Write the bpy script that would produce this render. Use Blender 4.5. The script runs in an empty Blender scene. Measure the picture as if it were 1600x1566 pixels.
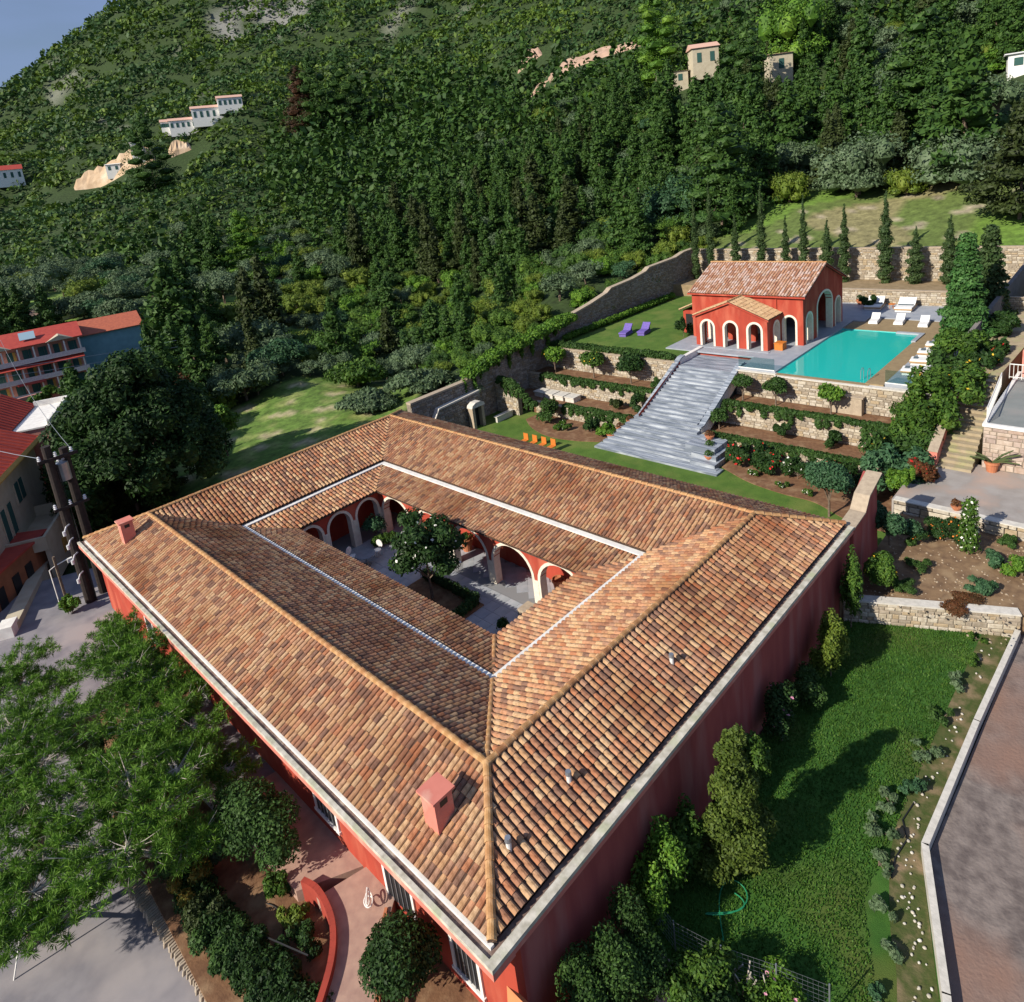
import bpy, math, random
import numpy as np
from mathutils import Vector, Matrix
# ------------------------------------------------------------------ camera, world, sun, exposure
SC = bpy.context.scene
COL = SC.collection
cd = bpy.data.cameras.new('camera'); cam = bpy.data.objects.new('camera', cd); COL.objects.link(cam)
SC.camera = cam
cam.location = (-7.051, -10.188, 18.027)
cam.matrix_world = Matrix.Translation((-7.051, -10.188, 18.027)) @ Matrix.Rotation(-0.76200, 4, 'Z') @ Matrix.Rotation(1.33036, 4, 'X') @ Matrix.Rotation(-0.12408, 4, 'Z')
cd.sensor_width = 36; cd.lens = 1080.362 / 1600 * 36
cd.shift_x = (800 - 776.83) / 1600; cd.shift_y = (534.93 - 783) / 1600
cd.clip_start = .5; cd.clip_end = 6000
SUN_EL = math.radians(32); SUN_AZ = math.radians(167.5)      # direction of the sun in the xy plane, from +x
W = bpy.data.worlds.new('World'); SC.world = W; W.use_nodes = True
nt = W.node_tree; bg = nt.nodes['Background']
sky = nt.nodes.new('ShaderNodeTexSky'); sky.sky_type = 'NISHITA'; sky.sun_disc = False
sky.sun_elevation = SUN_EL; sky.sun_rotation = math.radians(90) - SUN_AZ
sky.air_density = 1.3; sky.dust_density = .6; sky.ozone_density = 2.5
_cn = nt.nodes.new('ShaderNodeTexNoise'); _cn.inputs['Scale'].default_value = 3.2; _cn.inputs['Detail'].default_value = 8; _cc = nt.nodes.new('ShaderNodeTexCoord'); _cm = nt.nodes.new('ShaderNodeMapping'); _cm.inputs['Scale'].default_value = (1, 1, 4)
nt.links.new(_cc.outputs['Generated'], _cm.inputs[0]); nt.links.new(_cm.outputs[0], _cn.inputs[0])
_cr = nt.nodes.new('ShaderNodeMapRange'); _cr.inputs[1].default_value = .38; _cr.inputs[2].default_value = .72; _cr.inputs[3].default_value = .45; _cr.inputs[4].default_value = .85; nt.links.new(_cn.outputs[0], _cr.inputs[0])
_cx = nt.nodes.new('ShaderNodeMix'); _cx.data_type = 'RGBA'; nt.links.new(_cr.outputs[0], _cx.inputs[0]); nt.links.new(sky.outputs[0], _cx.inputs[6]); _cx.inputs[7].default_value = (3.5, 4.9, 8.8, 1)      # thin high cloud
nt.links.new(_cx.outputs[2], bg.inputs[0]); bg.inputs[1].default_value = .055
sl = bpy.data.lights.new('sun', 'SUN'); sl.energy = 5.0; sl.angle = math.radians(.53); sl.color = (1, .93, .80)
so = bpy.data.objects.new('sun', sl); COL.objects.link(so); so.location = (-60, 20, 60)
sd = Vector((math.cos(SUN_AZ) * math.cos(SUN_EL), math.sin(SUN_AZ) * math.cos(SUN_EL), math.sin(SUN_EL)))
so.rotation_euler = sd.to_track_quat('Z', 'Y').to_euler()
vs = SC.view_settings; vs.view_transform = 'Standard'; vs.look = 'None'; vs.gamma = 1; vs.exposure = .38; vs.use_curve_mapping = False
rnd = random.Random(7); rg = np.random.default_rng(7)
PI = math.pi

# ------------------------------------------------------------------ mesh helpers
class MB:
    def __init__(s): s.v = []; s.f = []
    def add(s, vs, fs):
        o = len(s.v); s.v.extend([tuple(map(float, p)) for p in vs]); s.f.extend([tuple(i + o for i in f) for f in fs]); return s
    def box(s, x0, x1, y0, y1, z0, z1):
        return s.add([(x0,y0,z0),(x1,y0,z0),(x1,y1,z0),(x0,y1,z0),(x0,y0,z1),(x1,y0,z1),(x1,y1,z1),(x0,y1,z1)],
                     [(3,2,1,0),(4,5,6,7),(0,1,5,4),(1,2,6,5),(2,3,7,6),(3,0,4,7)])
    def obox(s, c, size, rz=0, top=1.0, rx=0, ry=0):
        a, b, h = size[0]/2, size[1]/2, size[2]; M_ = Matrix.Translation(c) @ Matrix.Rotation(rz,4,'Z') @ Matrix.Rotation(ry,4,'Y') @ Matrix.Rotation(rx,4,'X')
        p = [(-a,-b,0),(a,-b,0),(a,b,0),(-a,b,0),(-a*top,-b*top,h),(a*top,-b*top,h),(a*top,b*top,h),(-a*top,b*top,h)]
        return s.add([M_ @ Vector(q) for q in p], [(3,2,1,0),(4,5,6,7),(0,1,5,4),(1,2,6,5),(2,3,7,6),(3,0,4,7)])
    def prism(s, poly, vec):
        n = len(poly); P = [Vector(p) for p in poly]; V = Vector(vec)
        fs = [tuple(range(n))[::-1], tuple(range(n, 2*n))] + [(i, (i+1) % n, n+(i+1) % n, n+i) for i in range(n)]
        return s.add(P + [p + V for p in P], fs)
    def cyl(s, p0, p1, r0, r1=None, n=8, cap=True):
        r1 = r0 if r1 is None else r1; p0 = Vector(p0); p1 = Vector(p1); d = (p1-p0)
        if d.length < 1e-6: return s
        q = d.to_track_quat('Z', 'Y'); vs = []
        for k, (p, r) in enumerate(((p0, r0), (p1, r1))):
            vs += [p + q @ Vector((r*math.cos(2*PI*i/n), r*math.sin(2*PI*i/n), 0)) for i in range(n)]
        fs = [(i, (i+1) % n, n+(i+1) % n, n+i) for i in range(n)]
        if cap: fs += [tuple(range(n))[::-1], tuple(range(n, 2*n))]
        return s.add(vs, fs)
    def tube(s, pts, rs, n=6):
        if not hasattr(rs, '__len__'): rs = [rs]*len(pts)
        pts = [Vector(p) for p in pts]; vs = []
        for k, p in enumerate(pts):
            d = pts[min(k+1, len(pts)-1)] - pts[max(k-1, 0)]; q = d.to_track_quat('Z', 'Y')
            vs += [p + q @ Vector((rs[k]*math.cos(2*PI*i/n), rs[k]*math.sin(2*PI*i/n), 0)) for i in range(n)]
        fs = [(k*n+i, k*n+(i+1) % n, (k+1)*n+(i+1) % n, (k+1)*n+i) for k in range(len(pts)-1) for i in range(n)]
        fs += [tuple(range(n))[::-1], tuple(range((len(pts)-1)*n, len(pts)*n))]
        return s.add(vs, fs)
    def lathe(s, prof, c=(0,0,0), n=14):
        vs = []; c = Vector(c)
        for r, z in prof: vs += [c + Vector((r*math.cos(2*PI*i/n), r*math.sin(2*PI*i/n), z)) for i in range(n)]
        fs = [(k*n+i, k*n+(i+1) % n, (k+1)*n+(i+1) % n, (k+1)*n+i) for k in range(len(prof)-1) for i in range(n)]
        fs += [tuple(range(n))[::-1], tuple(range((len(prof)-1)*n, len(prof)*n))]
        return s.add(vs, fs)
    def mesh(s, name, off=(0,0,0), smooth=False):
        me = bpy.data.meshes.new(name); o = Vector(off)
        me.from_pydata([(v[0]-o[0], v[1]-o[1], v[2]-o[2]) for v in s.v], [], s.f); me.update()
        if smooth: me.shade_smooth()
        return me
ORG = {}
def link(name, me, mat=None, parent=None, loc=None):
    o = bpy.data.objects.new(name, me); COL.objects.link(o)
    if me is not None and mat is not None and not me.materials: me.materials.append(mat)
    if parent is not None: o.parent = parent
    if loc is not None: o.location = loc
    return o
def root_org(p):
    while p.parent is not None: p = p.parent
    return p.location
def part(name, mb, mat, parent, label=None, kind=None, smooth=False):
    o = link(name, mb.mesh(name, root_org(parent), smooth), mat, parent)     # mesh relative to the thing's base
    if label: o['label'] = label
    if kind: o['kind'] = kind
    return o
def put(name, me, parent, loc, mat=None, rot=None, scale=None):            # a piece sharing its mesh, placed in world coordinates
    o = link(name, me, mat, parent, Vector(loc) - Vector(root_org(parent)))
    if rot is not None: o.rotation_euler = rot
    if scale is not None: o.scale = scale
    return o
def thing(name, label, cat, loc, group=None, rz=0):
    o = link(name, None, None, None, loc); o.empty_display_size = .3
    o['label'] = label; o['category'] = cat; o.rotation_euler = (0, 0, rz)
    if group: o['group'] = group
    return o
def solo(name, mb, mat, label, cat, group=None, smooth=False, org=None):   # a thing that is one mesh
    v = np.array(mb.v); org = org or (float(v[:,0].mean()), float(v[:,1].mean()), float(v[:,2].min()))
    o = link(name, mb.mesh(name, org, smooth), mat, None, org); o['label'] = label; o['category'] = cat
    if group: o['group'] = group
    return o
def struct(name, mb, mat, smooth=False):
    o = link(name, mb if isinstance(mb, bpy.types.Mesh) else mb.mesh(name, (0,0,0), smooth), mat); o['kind'] = 'structure'; return o
def copy_tree(r, loc, rz=None, scale=None, label=None, group=None):
    c = r.copy(); COL.objects.link(c); c.location = loc
    if rz is not None: c.rotation_euler = (0, 0, rz)
    if scale is not None: c.scale = scale if hasattr(scale, '__len__') else (scale,)*3
    if label: c['label'] = label
    if group: c['group'] = group
    def rec(a, b):
        for ch in a.children:
            d = ch.copy(); COL.objects.link(d); d.parent = b; rec(ch, d)
    rec(r, c); return c

# ------------------------------------------------------------------ materials
def mat(name, c1, c2=None, scale=3, rough=.85, bump=0, bscale=None, var=None, varcol=None, metal=0, spec=.3, detail=6, lo=.35, hi=.65, stretch=None, c3=None, s3=.4, coords='Object', trans=0):
    m = bpy.data.materials.new(name); m.use_nodes = True; n = m.node_tree; N = n.nodes; L = n.links
    b = N['Principled BSDF']; b.inputs['Roughness'].default_value = rough; b.inputs['Metallic'].default_value = metal
    b.inputs['Specular IOR Level'].default_value = spec
    tc = N.new('ShaderNodeTexCoord'); vec = tc.outputs[coords]
    if coords == 'World':
        pass
    if stretch:
        mp = N.new('ShaderNodeMapping'); mp.inputs['Scale'].default_value = stretch; L.new(vec, mp.inputs[0]); vec = mp.outputs[0]
    col = None
    def noise(sc, det=detail, dist=0):
        t = N.new('ShaderNodeTexNoise'); t.inputs['Scale'].default_value = sc; t.inputs['Detail'].default_value = det; t.inputs['Distortion'].default_value = dist; L.new(vec, t.inputs[0]); return t
    def ramp(fac, a, z):
        r = N.new('ShaderNodeMapRange'); r.inputs[1].default_value = a; r.inputs[2].default_value = z; r.clamp = True; L.new(fac, r.inputs[0]); return r.outputs[0]
    def mix(f, a, bb):
        x = N.new('ShaderNodeMix'); x.data_type = 'RGBA'
        if isinstance(f, float): x.inputs[0].default_value = f
        else: L.new(f, x.inputs[0])
        for i, q in ((6, a), (7, bb)):
            if isinstance(q, tuple): x.inputs[i].default_value = (*q, 1)
            else: L.new(q, x.inputs[i])
        return x.outputs[2]
    if c2: col = mix(ramp(noise(scale).outputs[0], lo, hi), c1, c2)
    else: col = mix(0.0, c1, c1)
    if c3: col = mix(ramp(noise(s3, 4).outputs[0], .5, .68), col, c3)
    if var:      # piece to piece variation: random per mesh island plus per object
        g = N.new('ShaderNodeNewGeometry'); oi = N.new('ShaderNodeObjectInfo')
        a = N.new('ShaderNodeMath'); a.operation = 'ADD'; L.new(g.outputs['Random Per Island'], a.inputs[0]); L.new(oi.outputs['Random'], a.inputs[1])
        fr = N.new('ShaderNodeMath'); fr.operation = 'FRACT'; L.new(a.outputs[0], fr.inputs[0])
        cr = N.new('ShaderNodeValToRGB'); e = cr.color_ramp.elements; cr.color_ramp.interpolation = 'CONSTANT' if len(var) > 3 else 'LINEAR'
        while len(e) < len(var): e.new(.5)
        for i, cc in enumerate(var): e[i].position = i/len(var) if len(var) > 3 else i/(len(var)-1); e[i].color = (*cc, 1)
        L.new(fr.outputs[0], cr.inputs[0])
        x = N.new('ShaderNodeMix'); x.data_type = 'RGBA'; x.blend_type = 'MULTIPLY'; x.inputs[0].default_value = 1; L.new(cr.outputs[0], x.inputs[6]); L.new(col, x.inputs[7]); col = x.outputs[2]
    L.new(col, b.inputs['Base Color'])
    if bump:
        bp = N.new('ShaderNodeBump'); bp.inputs['Strength'].default_value = bump; bp.inputs['Distance'].default_value = .03
        L.new(noise(bscale or scale*3).outputs[0], bp.inputs['Height']); L.new(bp.outputs[0], b.inputs['Normal'])
    if trans:
        tr = N.new('ShaderNodeBsdfTranslucent'); L.new(col, tr.inputs[0]); ms = N.new('ShaderNodeMixShader'); ms.inputs[0].default_value = trans
        out = N['Material Output']; L.new(b.outputs[0], ms.inputs[1]); L.new(tr.outputs[0], ms.inputs[2]); L.new(ms.outputs[0], out.inputs[0])
    return m
def leafmat(name, a, b_, c=None):
    # leaves differ one from another, and clumps differ too
    m = mat(name, (1,1,1), (.62,.66,.6), scale=.5, rough=.62, spec=.25, var=[a, b_, c or a], trans=.18, lo=.4, hi=.6)
    return m
TILEV = [(.50,.29,.15),(.40,.20,.11),(.56,.36,.20),(.30,.14,.085),(.46,.25,.13),(.34,.155,.09),(.20,.11,.08),(.50,.25,.14),(.42,.17,.085),(.54,.36,.21),(.36,.20,.13),(.46,.27,.16)]
_mu = [sum(c[i] for c in TILEV)/len(TILEV) for i in range(3)]; TILEV = [tuple(_mu[i]+(c[i]-_mu[i])*.85 for i in range(3)) for c in TILEV]
m_tile = mat('roof_tile', (1,1,1), (.60,.55,.5), scale=9, rough=.85, bump=.35, bscale=30, var=TILEV, spec=.2, lo=.45, hi=.75, c3=(.62,.52,.45), s3=.25)
m_tile2 = mat('roof_tile_shaded', (1,1,1), (.62,.58,.5), scale=9, rough=.88, bump=.35, bscale=30, var=[(c[0]*.78, c[1]*.80, c[2]*.85) for c in TILEV], spec=.15, lo=.45, hi=.75, c3=(.6,.5,.42), s3=.3)  # darker copy of roof_tile: shade of slopes facing from the sun, put into colour
m_ridge = mat('ridge_tile', (1,1,1), (.7,.62,.52), scale=6, rough=.85, bump=.3, bscale=25, var=[(.50,.29,.15),(.54,.33,.16),(.44,.22,.11)], spec=.2)
m_pan = mat('roof_pan', (.115,.068,.047), (.06,.038,.03), scale=4, rough=.95, bump=.2)
m_red = mat('red_plaster', (.40,.060,.034), (.32,.046,.028), scale=1.1, rough=.92, bump=.15, bscale=18, c3=(.46,.11,.065), s3=.6, stretch=(1.6,1.6,.5))
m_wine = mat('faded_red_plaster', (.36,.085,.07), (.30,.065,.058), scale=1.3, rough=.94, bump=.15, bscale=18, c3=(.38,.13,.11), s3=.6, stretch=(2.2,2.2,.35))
m_pink = mat('pink_plaster', (.62,.21,.16), (.54,.17,.13), scale=1.2, rough=.9, bump=.1, c3=(.66,.34,.26), s3=1.2)
m_trim = mat('cream_stone_trim', (.74,.67,.56), (.66,.58,.48), scale=5, rough=.8, bump=.1)
m_white = mat('white_plaster', (.78,.76,.72), (.66,.63,.60), scale=2.5, rough=.85, bump=.1)
m_ledge = mat('weathered_white_ledge', (.60,.56,.48), (.38,.35,.28), scale=3.5, rough=.9, bump=.25, c3=(.40,.42,.26), s3=.8)
m_chan = mat('gutter_channel', (.23,.15,.12), (.12,.08,.07), scale=5, rough=.95, bump=.3, c3=(.36,.30,.25), s3=1.5)
m_marble = mat('grey_marble', (.29,.32,.37), (.15,.175,.215), scale=1.1, rough=.5, bump=.05, stretch=(5,.45,1), c3=(.42,.45,.49), s3=1.3, lo=.42, hi=.58)
m_slab = mat('pale_marble_slab', (.42,.43,.46), (.34,.36,.39), scale=1.5, rough=.5, bump=.03, var=[(1,1,1),(.86,.87,.9),(.95,.95,.93)])
m_check = mat('grey_marble_tile', (.30,.31,.33), (.22,.23,.25), scale=2, rough=.5, bump=.03, var=[(1,1,1),(.7,.72,.76),(.9,.9,.9)])
m_soil = mat('brown_soil', (.20,.105,.055), (.14,.07,.038), scale=4, rough=1, bump=.5, bscale=14, c3=(.26,.16,.09), s3=1.3)
m_dark = mat('dark_opening', (.02,.02,.022), rough=.5)
m_metal = mat('grey_metal', (.35,.38,.42), (.28,.30,.33), rough=.4, metal=.6)
m_terra = mat('terracotta', (.50,.19,.09), (.42,.15,.075), scale=6, rough=.8, bump=.1)
m_bark = mat('bark', (.20,.15,.11), (.11,.08,.06), scale=8, rough=.95, bump=.5)
m_bark_pale = mat('pale_bark', (.48,.43,.37), (.34,.30,.26), scale=8, rough=.9, bump=.3)
# ------------------------------------------------------------------ roof builder
def barrel(mb, P, U, S, Nn, r0, r1, ln, seg=5, lift=.0, thick=.018):
    """one half-round cover tile: base point P (low end), U across, S up-slope, Nn normal"""
    vs = []
    for (q, r, l) in ((P, r0, lift), (P + S*ln, r1, 0)):
        for k in range(seg+1):
            a = PI*k/seg; vs.append(q + U*(-math.cos(a)*r) + Nn*(math.sin(a)*r*.80 + l))
    for k in range(seg+1):
        a = PI*k/seg; rr = r0 - thick; vs.append(P + U*(-math.cos(a)*rr) + Nn*(math.sin(a)*rr*.80 + lift - .004))
    n = seg+1; fs = [(k, k+1, n+k+1, n+k) for k in range(seg)] + [(2*n+k, 2*n+k+1, k+1, k) for k in range(seg)]
    mb.add(vs, fs)
CAMP = Vector((-7.051, -10.188, 18.027))
def tile_slope(quad, pitch, tl, r, parent, matr, collect=None, jit=.012, jl=.03, thick_deck=.08, panmat=None, stuff_name='cover_tiles'):
    """quad: low0, low1, high1, high0 (corners).  Columns run up-slope, clipped by the sides."""
    A, B, C_, D = [Vector(q) for q in quad]
    U = (B - A).normalized()
    n0 = (B - A).cross(D - A).normalized()
    if n0.z < 0: n0 = -n0
    S = n0.cross(U).normalized()
    if S.dot(D - A) < 0: S = -S
    def uv(p): d = p - A; return d.dot(U), d.dot(S)
    pts = [uv(p) for p in (A, B, C_, D)]
    umin = min(p[0] for p in pts); umax = max(p[0] for p in pts)
    edges = [(pts[i], pts[(i+1) % 4]) for i in range(4)]
    deck = MB(); deck.prism([A - n0*thick_deck, B - n0*thick_deck, C_ - n0*thick_deck, D - n0*thick_deck], n0*(thick_deck - .01))
    dk = part('roof_deck', deck, m_pan, parent)
    pan = MB(); cov = MB(); nb = int(round((umax-umin)/pitch)); pit = (umax-umin)/nb
    cand = []
    for i in range(nb):
        u = umin + (i+.5)*pit; ss = []
        for (a, b) in edges:
            if abs(a[0]-b[0]) < 1e-6: continue
            t = (u-a[0])/(b[0]-a[0])
            if 0 <= t <= 1: ss.append(a[1] + t*(b[1]-a[1]))
        if len(ss) < 2: continue
        s0, s1 = min(ss), max(ss)
        if s1 - s0 < .06: continue
        # pan: shallow trough between covers
        pu = u + pit/2
        p0 = A + U*pu + S*s0; p1 = A + U*pu + S*(s1 - .0)
        if umin + .1 < pu < umax - .1:
            w = pit*.34
            pan.add([p0 - U*w + n0*.05, p0 + n0*.012, p0 + U*w + n0*.05, p1 - U*w + n0*.05, p1 + n0*.012, p1 + U*w + n0*.05], [(0,1,4,3),(1,2,5,4)])
        s = s0; k = 0
        while s < s1 - .02:
            ln = min(tl, s1 - s)
            jj = rnd.uniform(-jit, jit); js = rnd.uniform(-jl, jl) if k else 0
            P = A + U*(u+jj) + S*(s + (js if ln == tl else 0)) + n0*(.01 + rnd.uniform(0, .006))
            full = ln > tl*.97
            cand.append((P, ln + .035 if full else ln, full, rnd.uniform(-.02, .02)))
            s += tl; k += 1
    part('pan_tiles', pan, panmat or m_pan, parent, kind='stuff')
    rest = []
    for (P, ln, full, yaw) in cand:
        if collect is not None and full: collect.append((P, U, S, n0, yaw, matr, parent, r, tl))
        else:
            S2 = (S + U*yaw).normalized(); barrel(cov, P, U, S2, n0, r*1.06, r*.92, ln, lift=.022)
    return dict(cov=cov, U=U, S=S, n=n0, mat=matr, parent=parent, r=r, tl=tl, deck=dk)
def flush_tiles(slopes, collect, limit=300):
    """the `limit` tiles nearest the camera become single objects, the rest one part per roof"""
    collect.sort(key=lambda c: (c[0]-CAMP).length)
    meshes = {}
    for c in collect[:limit]:
        P, U, S, n0, yaw, matr, parent, r, tl = c
        key = (round(r, 3), round(tl, 3), matr.name)
        if key not in meshes:
            mb = MB(); barrel(mb, Vector((0,0,0)), Vector((1,0,0)), Vector((0,1,0)), Vector((0,0,1)), r*1.06, r*.92, tl+.035, lift=.022)
            meshes[key] = mb.mesh('roof_tile')
        o = link('roof_tile', meshes[key], matr, parent)
        x = (U - S*yaw).normalized(); y = (S + U*yaw).normalized(); z = x.cross(y)
        if z.dot(n0) < 0: x = -x; z = x.cross(y)
        Mx = Matrix((x, y, z)).transposed().to_4x4(); Mx.translation = P - Vector(root_org(parent))
        o.matrix_local = Mx
    for c in collect[limit:]:
        P, U, S, n0, yaw, matr, parent, r, tl = c
        for s in slopes:
            if s['parent'] is parent and (s['n']-n0).length < 1e-4 and s['mat'] is matr and s['r'] == r:
                barrel(s['cov'], P, U, (S + U*yaw).normalized(), n0, r*1.06, r*.92, tl+.035, lift=.022); break
    for s in slopes:
        if s['cov'].v: part('cover_tiles', s['cov'], s['mat'], s['parent'], kind='stuff')
def ridge_run(a, b, up, parent, r=.112, tl=.38, budget=[300]):
    a = Vector(a); b = Vector(b); d = (b-a); n = max(1, int(round(d.length/tl))); S = d.normalized(); L_ = d.length/n
    N0 = Vector(up).normalized(); U = S.cross(N0).normalized(); N0 = U.cross(S).normalized()
    key = 'ridge_%d_%d' % (r*1000, L_*1000)
    mb = MB(); barrel(mb, Vector((0,0,0)), Vector((1,0,0)), Vector((0,1,0)), Vector((0,0,1)), r*1.1, r*.92, L_+.04, seg=6, lift=.02)
    me = mb.mesh('ridge_tile'); bed = MB()
    bed.prism([a - U*r*1.05 - N0*.1, a + U*r*1.05 - N0*.1, a + U*r*.8 + N0*.02, a - U*r*.8 + N0*.02], d)
    part('ridge_mortar', bed, m_pan, parent)
    for i in range(n):
        P = a + S*(i*L_)
        if budget[0] <= 0: break
        budget[0] -= 1
        o = link('ridge_tile', me, m_ridge, parent)
        y = (S + U*rnd.uniform(-.03, .03)).normalized(); x = y.cross(N0).normalized(); z = x.cross(y)
        Mx = Matrix((x, y, z)).transposed().to_4x4(); Mx.translation = P - Vector(root_org(parent)) + N0*rnd.uniform(0, .012); o.matrix_local = Mx
# ------------------------------------------------------------------ arched walls
def arch_curve(a, u):
    t = max(-1, min(1, (u - a[0])/a[1])); return a[2] + a[3]*math.sqrt(max(0, 1 - t*t))
def arch_wall(O, U, Nv, L_, z0, top, arches, th, n=10):
    """wall in the plane through O spanned by U and Z, thickness th along -Nv; arches: (centre, half width, spring z, rise)"""
    O = Vector(O); U = Vector(U); Nv = Vector(Nv); mb = MB()
    topf = top if callable(top) else (lambda u: top)
    us = {0.0, float(L_)}; 
    if callable(top): us |= {L_*k/2 for k in range(3)}
    for a in arches:
        for k in range(n+1): us.add(round(max(0., min(L_, a[0] - a[1]*math.cos(PI*k/n))), 5))
    us = sorted(us)
    def pt(u, z, back): p = O + U*u - (Nv*th if back else Vector((0,0,0))); return (p.x, p.y, z)
    for a, b in zip(us[:-1], us[1:]):
        m = (a+b)/2; ar = [q for q in arches if q[0]-q[1] < m < q[0]+q[1]]
        if ar: la, lb = arch_curve(ar[0], a), arch_curve(ar[0], b)
        else: la = lb = z0
        q = [pt(a, la, 0), pt(b, lb, 0), pt(b, topf(b), 0), pt(a, topf(a), 0), pt(a, la, 1), pt(b, lb, 1), pt(b, topf(b), 1), pt(a, topf(a), 1)]
        mb.add(q, [(0,1,2,3), (5,4,7,6), (4,5,1,0), (3,2,6,7)])
    for a in arches:
        for u in (a[0]-a[1], a[0]+a[1]):
            if 0 < u < L_: mb.add([pt(u, z0, 0), pt(u, z0, 1), pt(u, a[2], 1), pt(u, a[2], 0)], [(0,1,2,3)])
    for u in (0, L_): mb.add([pt(u, z0, 0), pt(u, z0, 1), pt(u, topf(u), 1), pt(u, topf(u), 0)], [(0,1,2,3)])
    return mb
def arch_trim(O, U, Nv, a, z0, w, depth, proud=.03, n=14, leg=True):
    O = Vector(O); U = Vector(U); Nv = Vector(Nv); mb = MB()
    def path(off):
        p = [(a[0]-a[1]-off, z0)] if leg else []
        p += [(a[0] - (a[1]+off)*math.cos(PI*k/n), a[2] + (a[3]+off)*math.sin(PI*k/n)) for k in range(n+1)]
        if leg: p.append((a[0]+a[1]+off, z0))
        return p
    i, o = path(-.012), path(w)
    def P(q, d): v = O + U*q[0] + Nv*d; return (v.x, v.y, q[1])
    vs = []
    for p in i: vs += [P(p, proud), P(p, -depth)]
    m = len(vs)
    for p in o: vs += [P(p, proud), P(p, -depth)]
    fs = []
    for k in range(len(i)-1):
        fs += [(2*k, 2*k+2, m+2*k+2, m+2*k), (2*k+1, 2*k+3, 2*k+2, 2*k), (m+2*k, m+2*k+2, m+2*k+3, m+2*k+1), (2*k+3, 2*k+1, m+2*k+1, m+2*k+3)]
    return mb.add(vs, fs)

# ------------------------------------------------------------------ the courtyard villa
X1, Y1 = 24.0, 34.7; D1, H1 = 3.235, 1.27; G1, HG = 6.9, -.21; E1, HE = 9.19, -.777; FL = -3.85
villa = thing('courtyard_villa', 'large red villa with four tiled wings around a square courtyard in the foreground', 'villa', (0, 0, FL))
# outer walls
mb = MB(); mb.box(.75, 1.0, .12, Y1-.12, FL-.9, -.3); part('front_wall', mb, m_red, villa)
mb = MB(); mb.box(1.0, X1-.12, .12, .45, FL-.6, -.3); part('side_wall', mb, m_wine, villa, label='long shaded wine red wall facing the lawn')
mb = MB(); mb.box(1.0, X1-.12, Y1-.45, Y1-.12, FL-.6, -.3); mb.box(X1-.45, X1-.12, .45, Y1-.45, FL-.6, -.3); part('rear_wall', mb, m_red, villa)
# cornice: fascia, channel and lips
c = MB(); c.box(0, .75, 0, Y1, -.36, -.1); c.box(.75, X1, 0, .12, -.3, -.1); c.box(.75, X1, Y1-.12, Y1, -.3, -.1); c.box(X1-.12, X1, .12, Y1-.12, -.3, -.1)
part('fascia', c, m_pink, villa)
c = MB(); c.box(0, .56, .0, Y1, -.1, -.04); c.box(.56, X1, 0, .42, -.1, -.04); 
part('gutter_floor', c, m_chan, villa)
c = MB(); c.box(-.02, .12, -.02, Y1-.02, -.1, .03); c.box(.12, X1+.02, -.02, .22, -.1, .03)
part('outer_ledge', c, m_ledge, villa)
c = MB(); c.box(.30, .42, .36, Y1-.3, -.1, .05); part('inner_ledge', c, m_white, villa)
e0 = .40; z0 = .06
def C4(o, h): return [Vector((o, o, h)), Vector((X1-o, o, h)), Vector((X1-o, Y1-o, h)), Vector((o, Y1-o, h))]
eo = [Vector((e0, e0, z0)), Vector((X1+.03, e0, z0-.02)), Vector((X1+.03, Y1+.03, z0-.04)), Vector((e0, Y1+.03, z0-.02))]; ri = C4(D1, H1); gu = C4(G1-.12, HG+.12); g2 = C4(G1+.18, HG-.10); ie = C4(E1, HE)
coll = []; sl_ = []
PX, PY = .2515, .217
R_ = .102
for (lo, hi, m1) in ((eo, ri, 0),):
    sl_.append(tile_slope([lo[0], lo[1], hi[1], hi[0]], PX, .345, R_, villa, m_tile, coll))          # side facing the lawn
    sl_.append(tile_slope([lo[3], lo[0], hi[0], hi[3]], PY, .345, .092, villa, m_tile, coll))        # front
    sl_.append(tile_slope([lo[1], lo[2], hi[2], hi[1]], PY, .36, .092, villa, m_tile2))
    sl_.append(tile_slope([lo[2], lo[3], hi[3], hi[2]], PX, .36, R_, villa, m_tile))
for (lo, hi) in ((gu, ri), (ie, g2)):
    sl_.append(tile_slope([lo[0], lo[1], hi[1], hi[0]], PX, .33, R_, villa, m_tile, coll))
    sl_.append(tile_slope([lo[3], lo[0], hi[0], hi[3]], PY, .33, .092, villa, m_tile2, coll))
    sl_.append(tile_slope([lo[1], lo[2], hi[2], hi[1]], PY, .36, .092, villa, m_tile))
    sl_.append(tile_slope([lo[2], lo[3], hi[3], hi[2]], PX, .36, R_, villa, m_tile))
flush_tiles(sl_, coll, 300)
for i in range(4):
    j = (i+1) % 4; r0, r1 = ri[i] + Vector((0,0,.05)), ri[j] + Vector((0,0,.05))
    ridge_run(r0, r1, (0,0,1), villa)
for i in range(4):
    ridge_run(eo[i] + Vector((0,0,.06)), ri[i] + Vector((0,0,.07)), (0,0,1), villa, r=.118, tl=.40)
for i in range(4):
    ridge_run(gu[i] + Vector((0,0,.05)), ri[i] + Vector((0,0,.06)), (0,0,1), villa, r=.09, tl=.42)
    ridge_run(ie[i] + Vector((0,0,.05)), g2[i] + Vector((0,0,.06)), (0,0,1), villa, r=.09, tl=.42)
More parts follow.
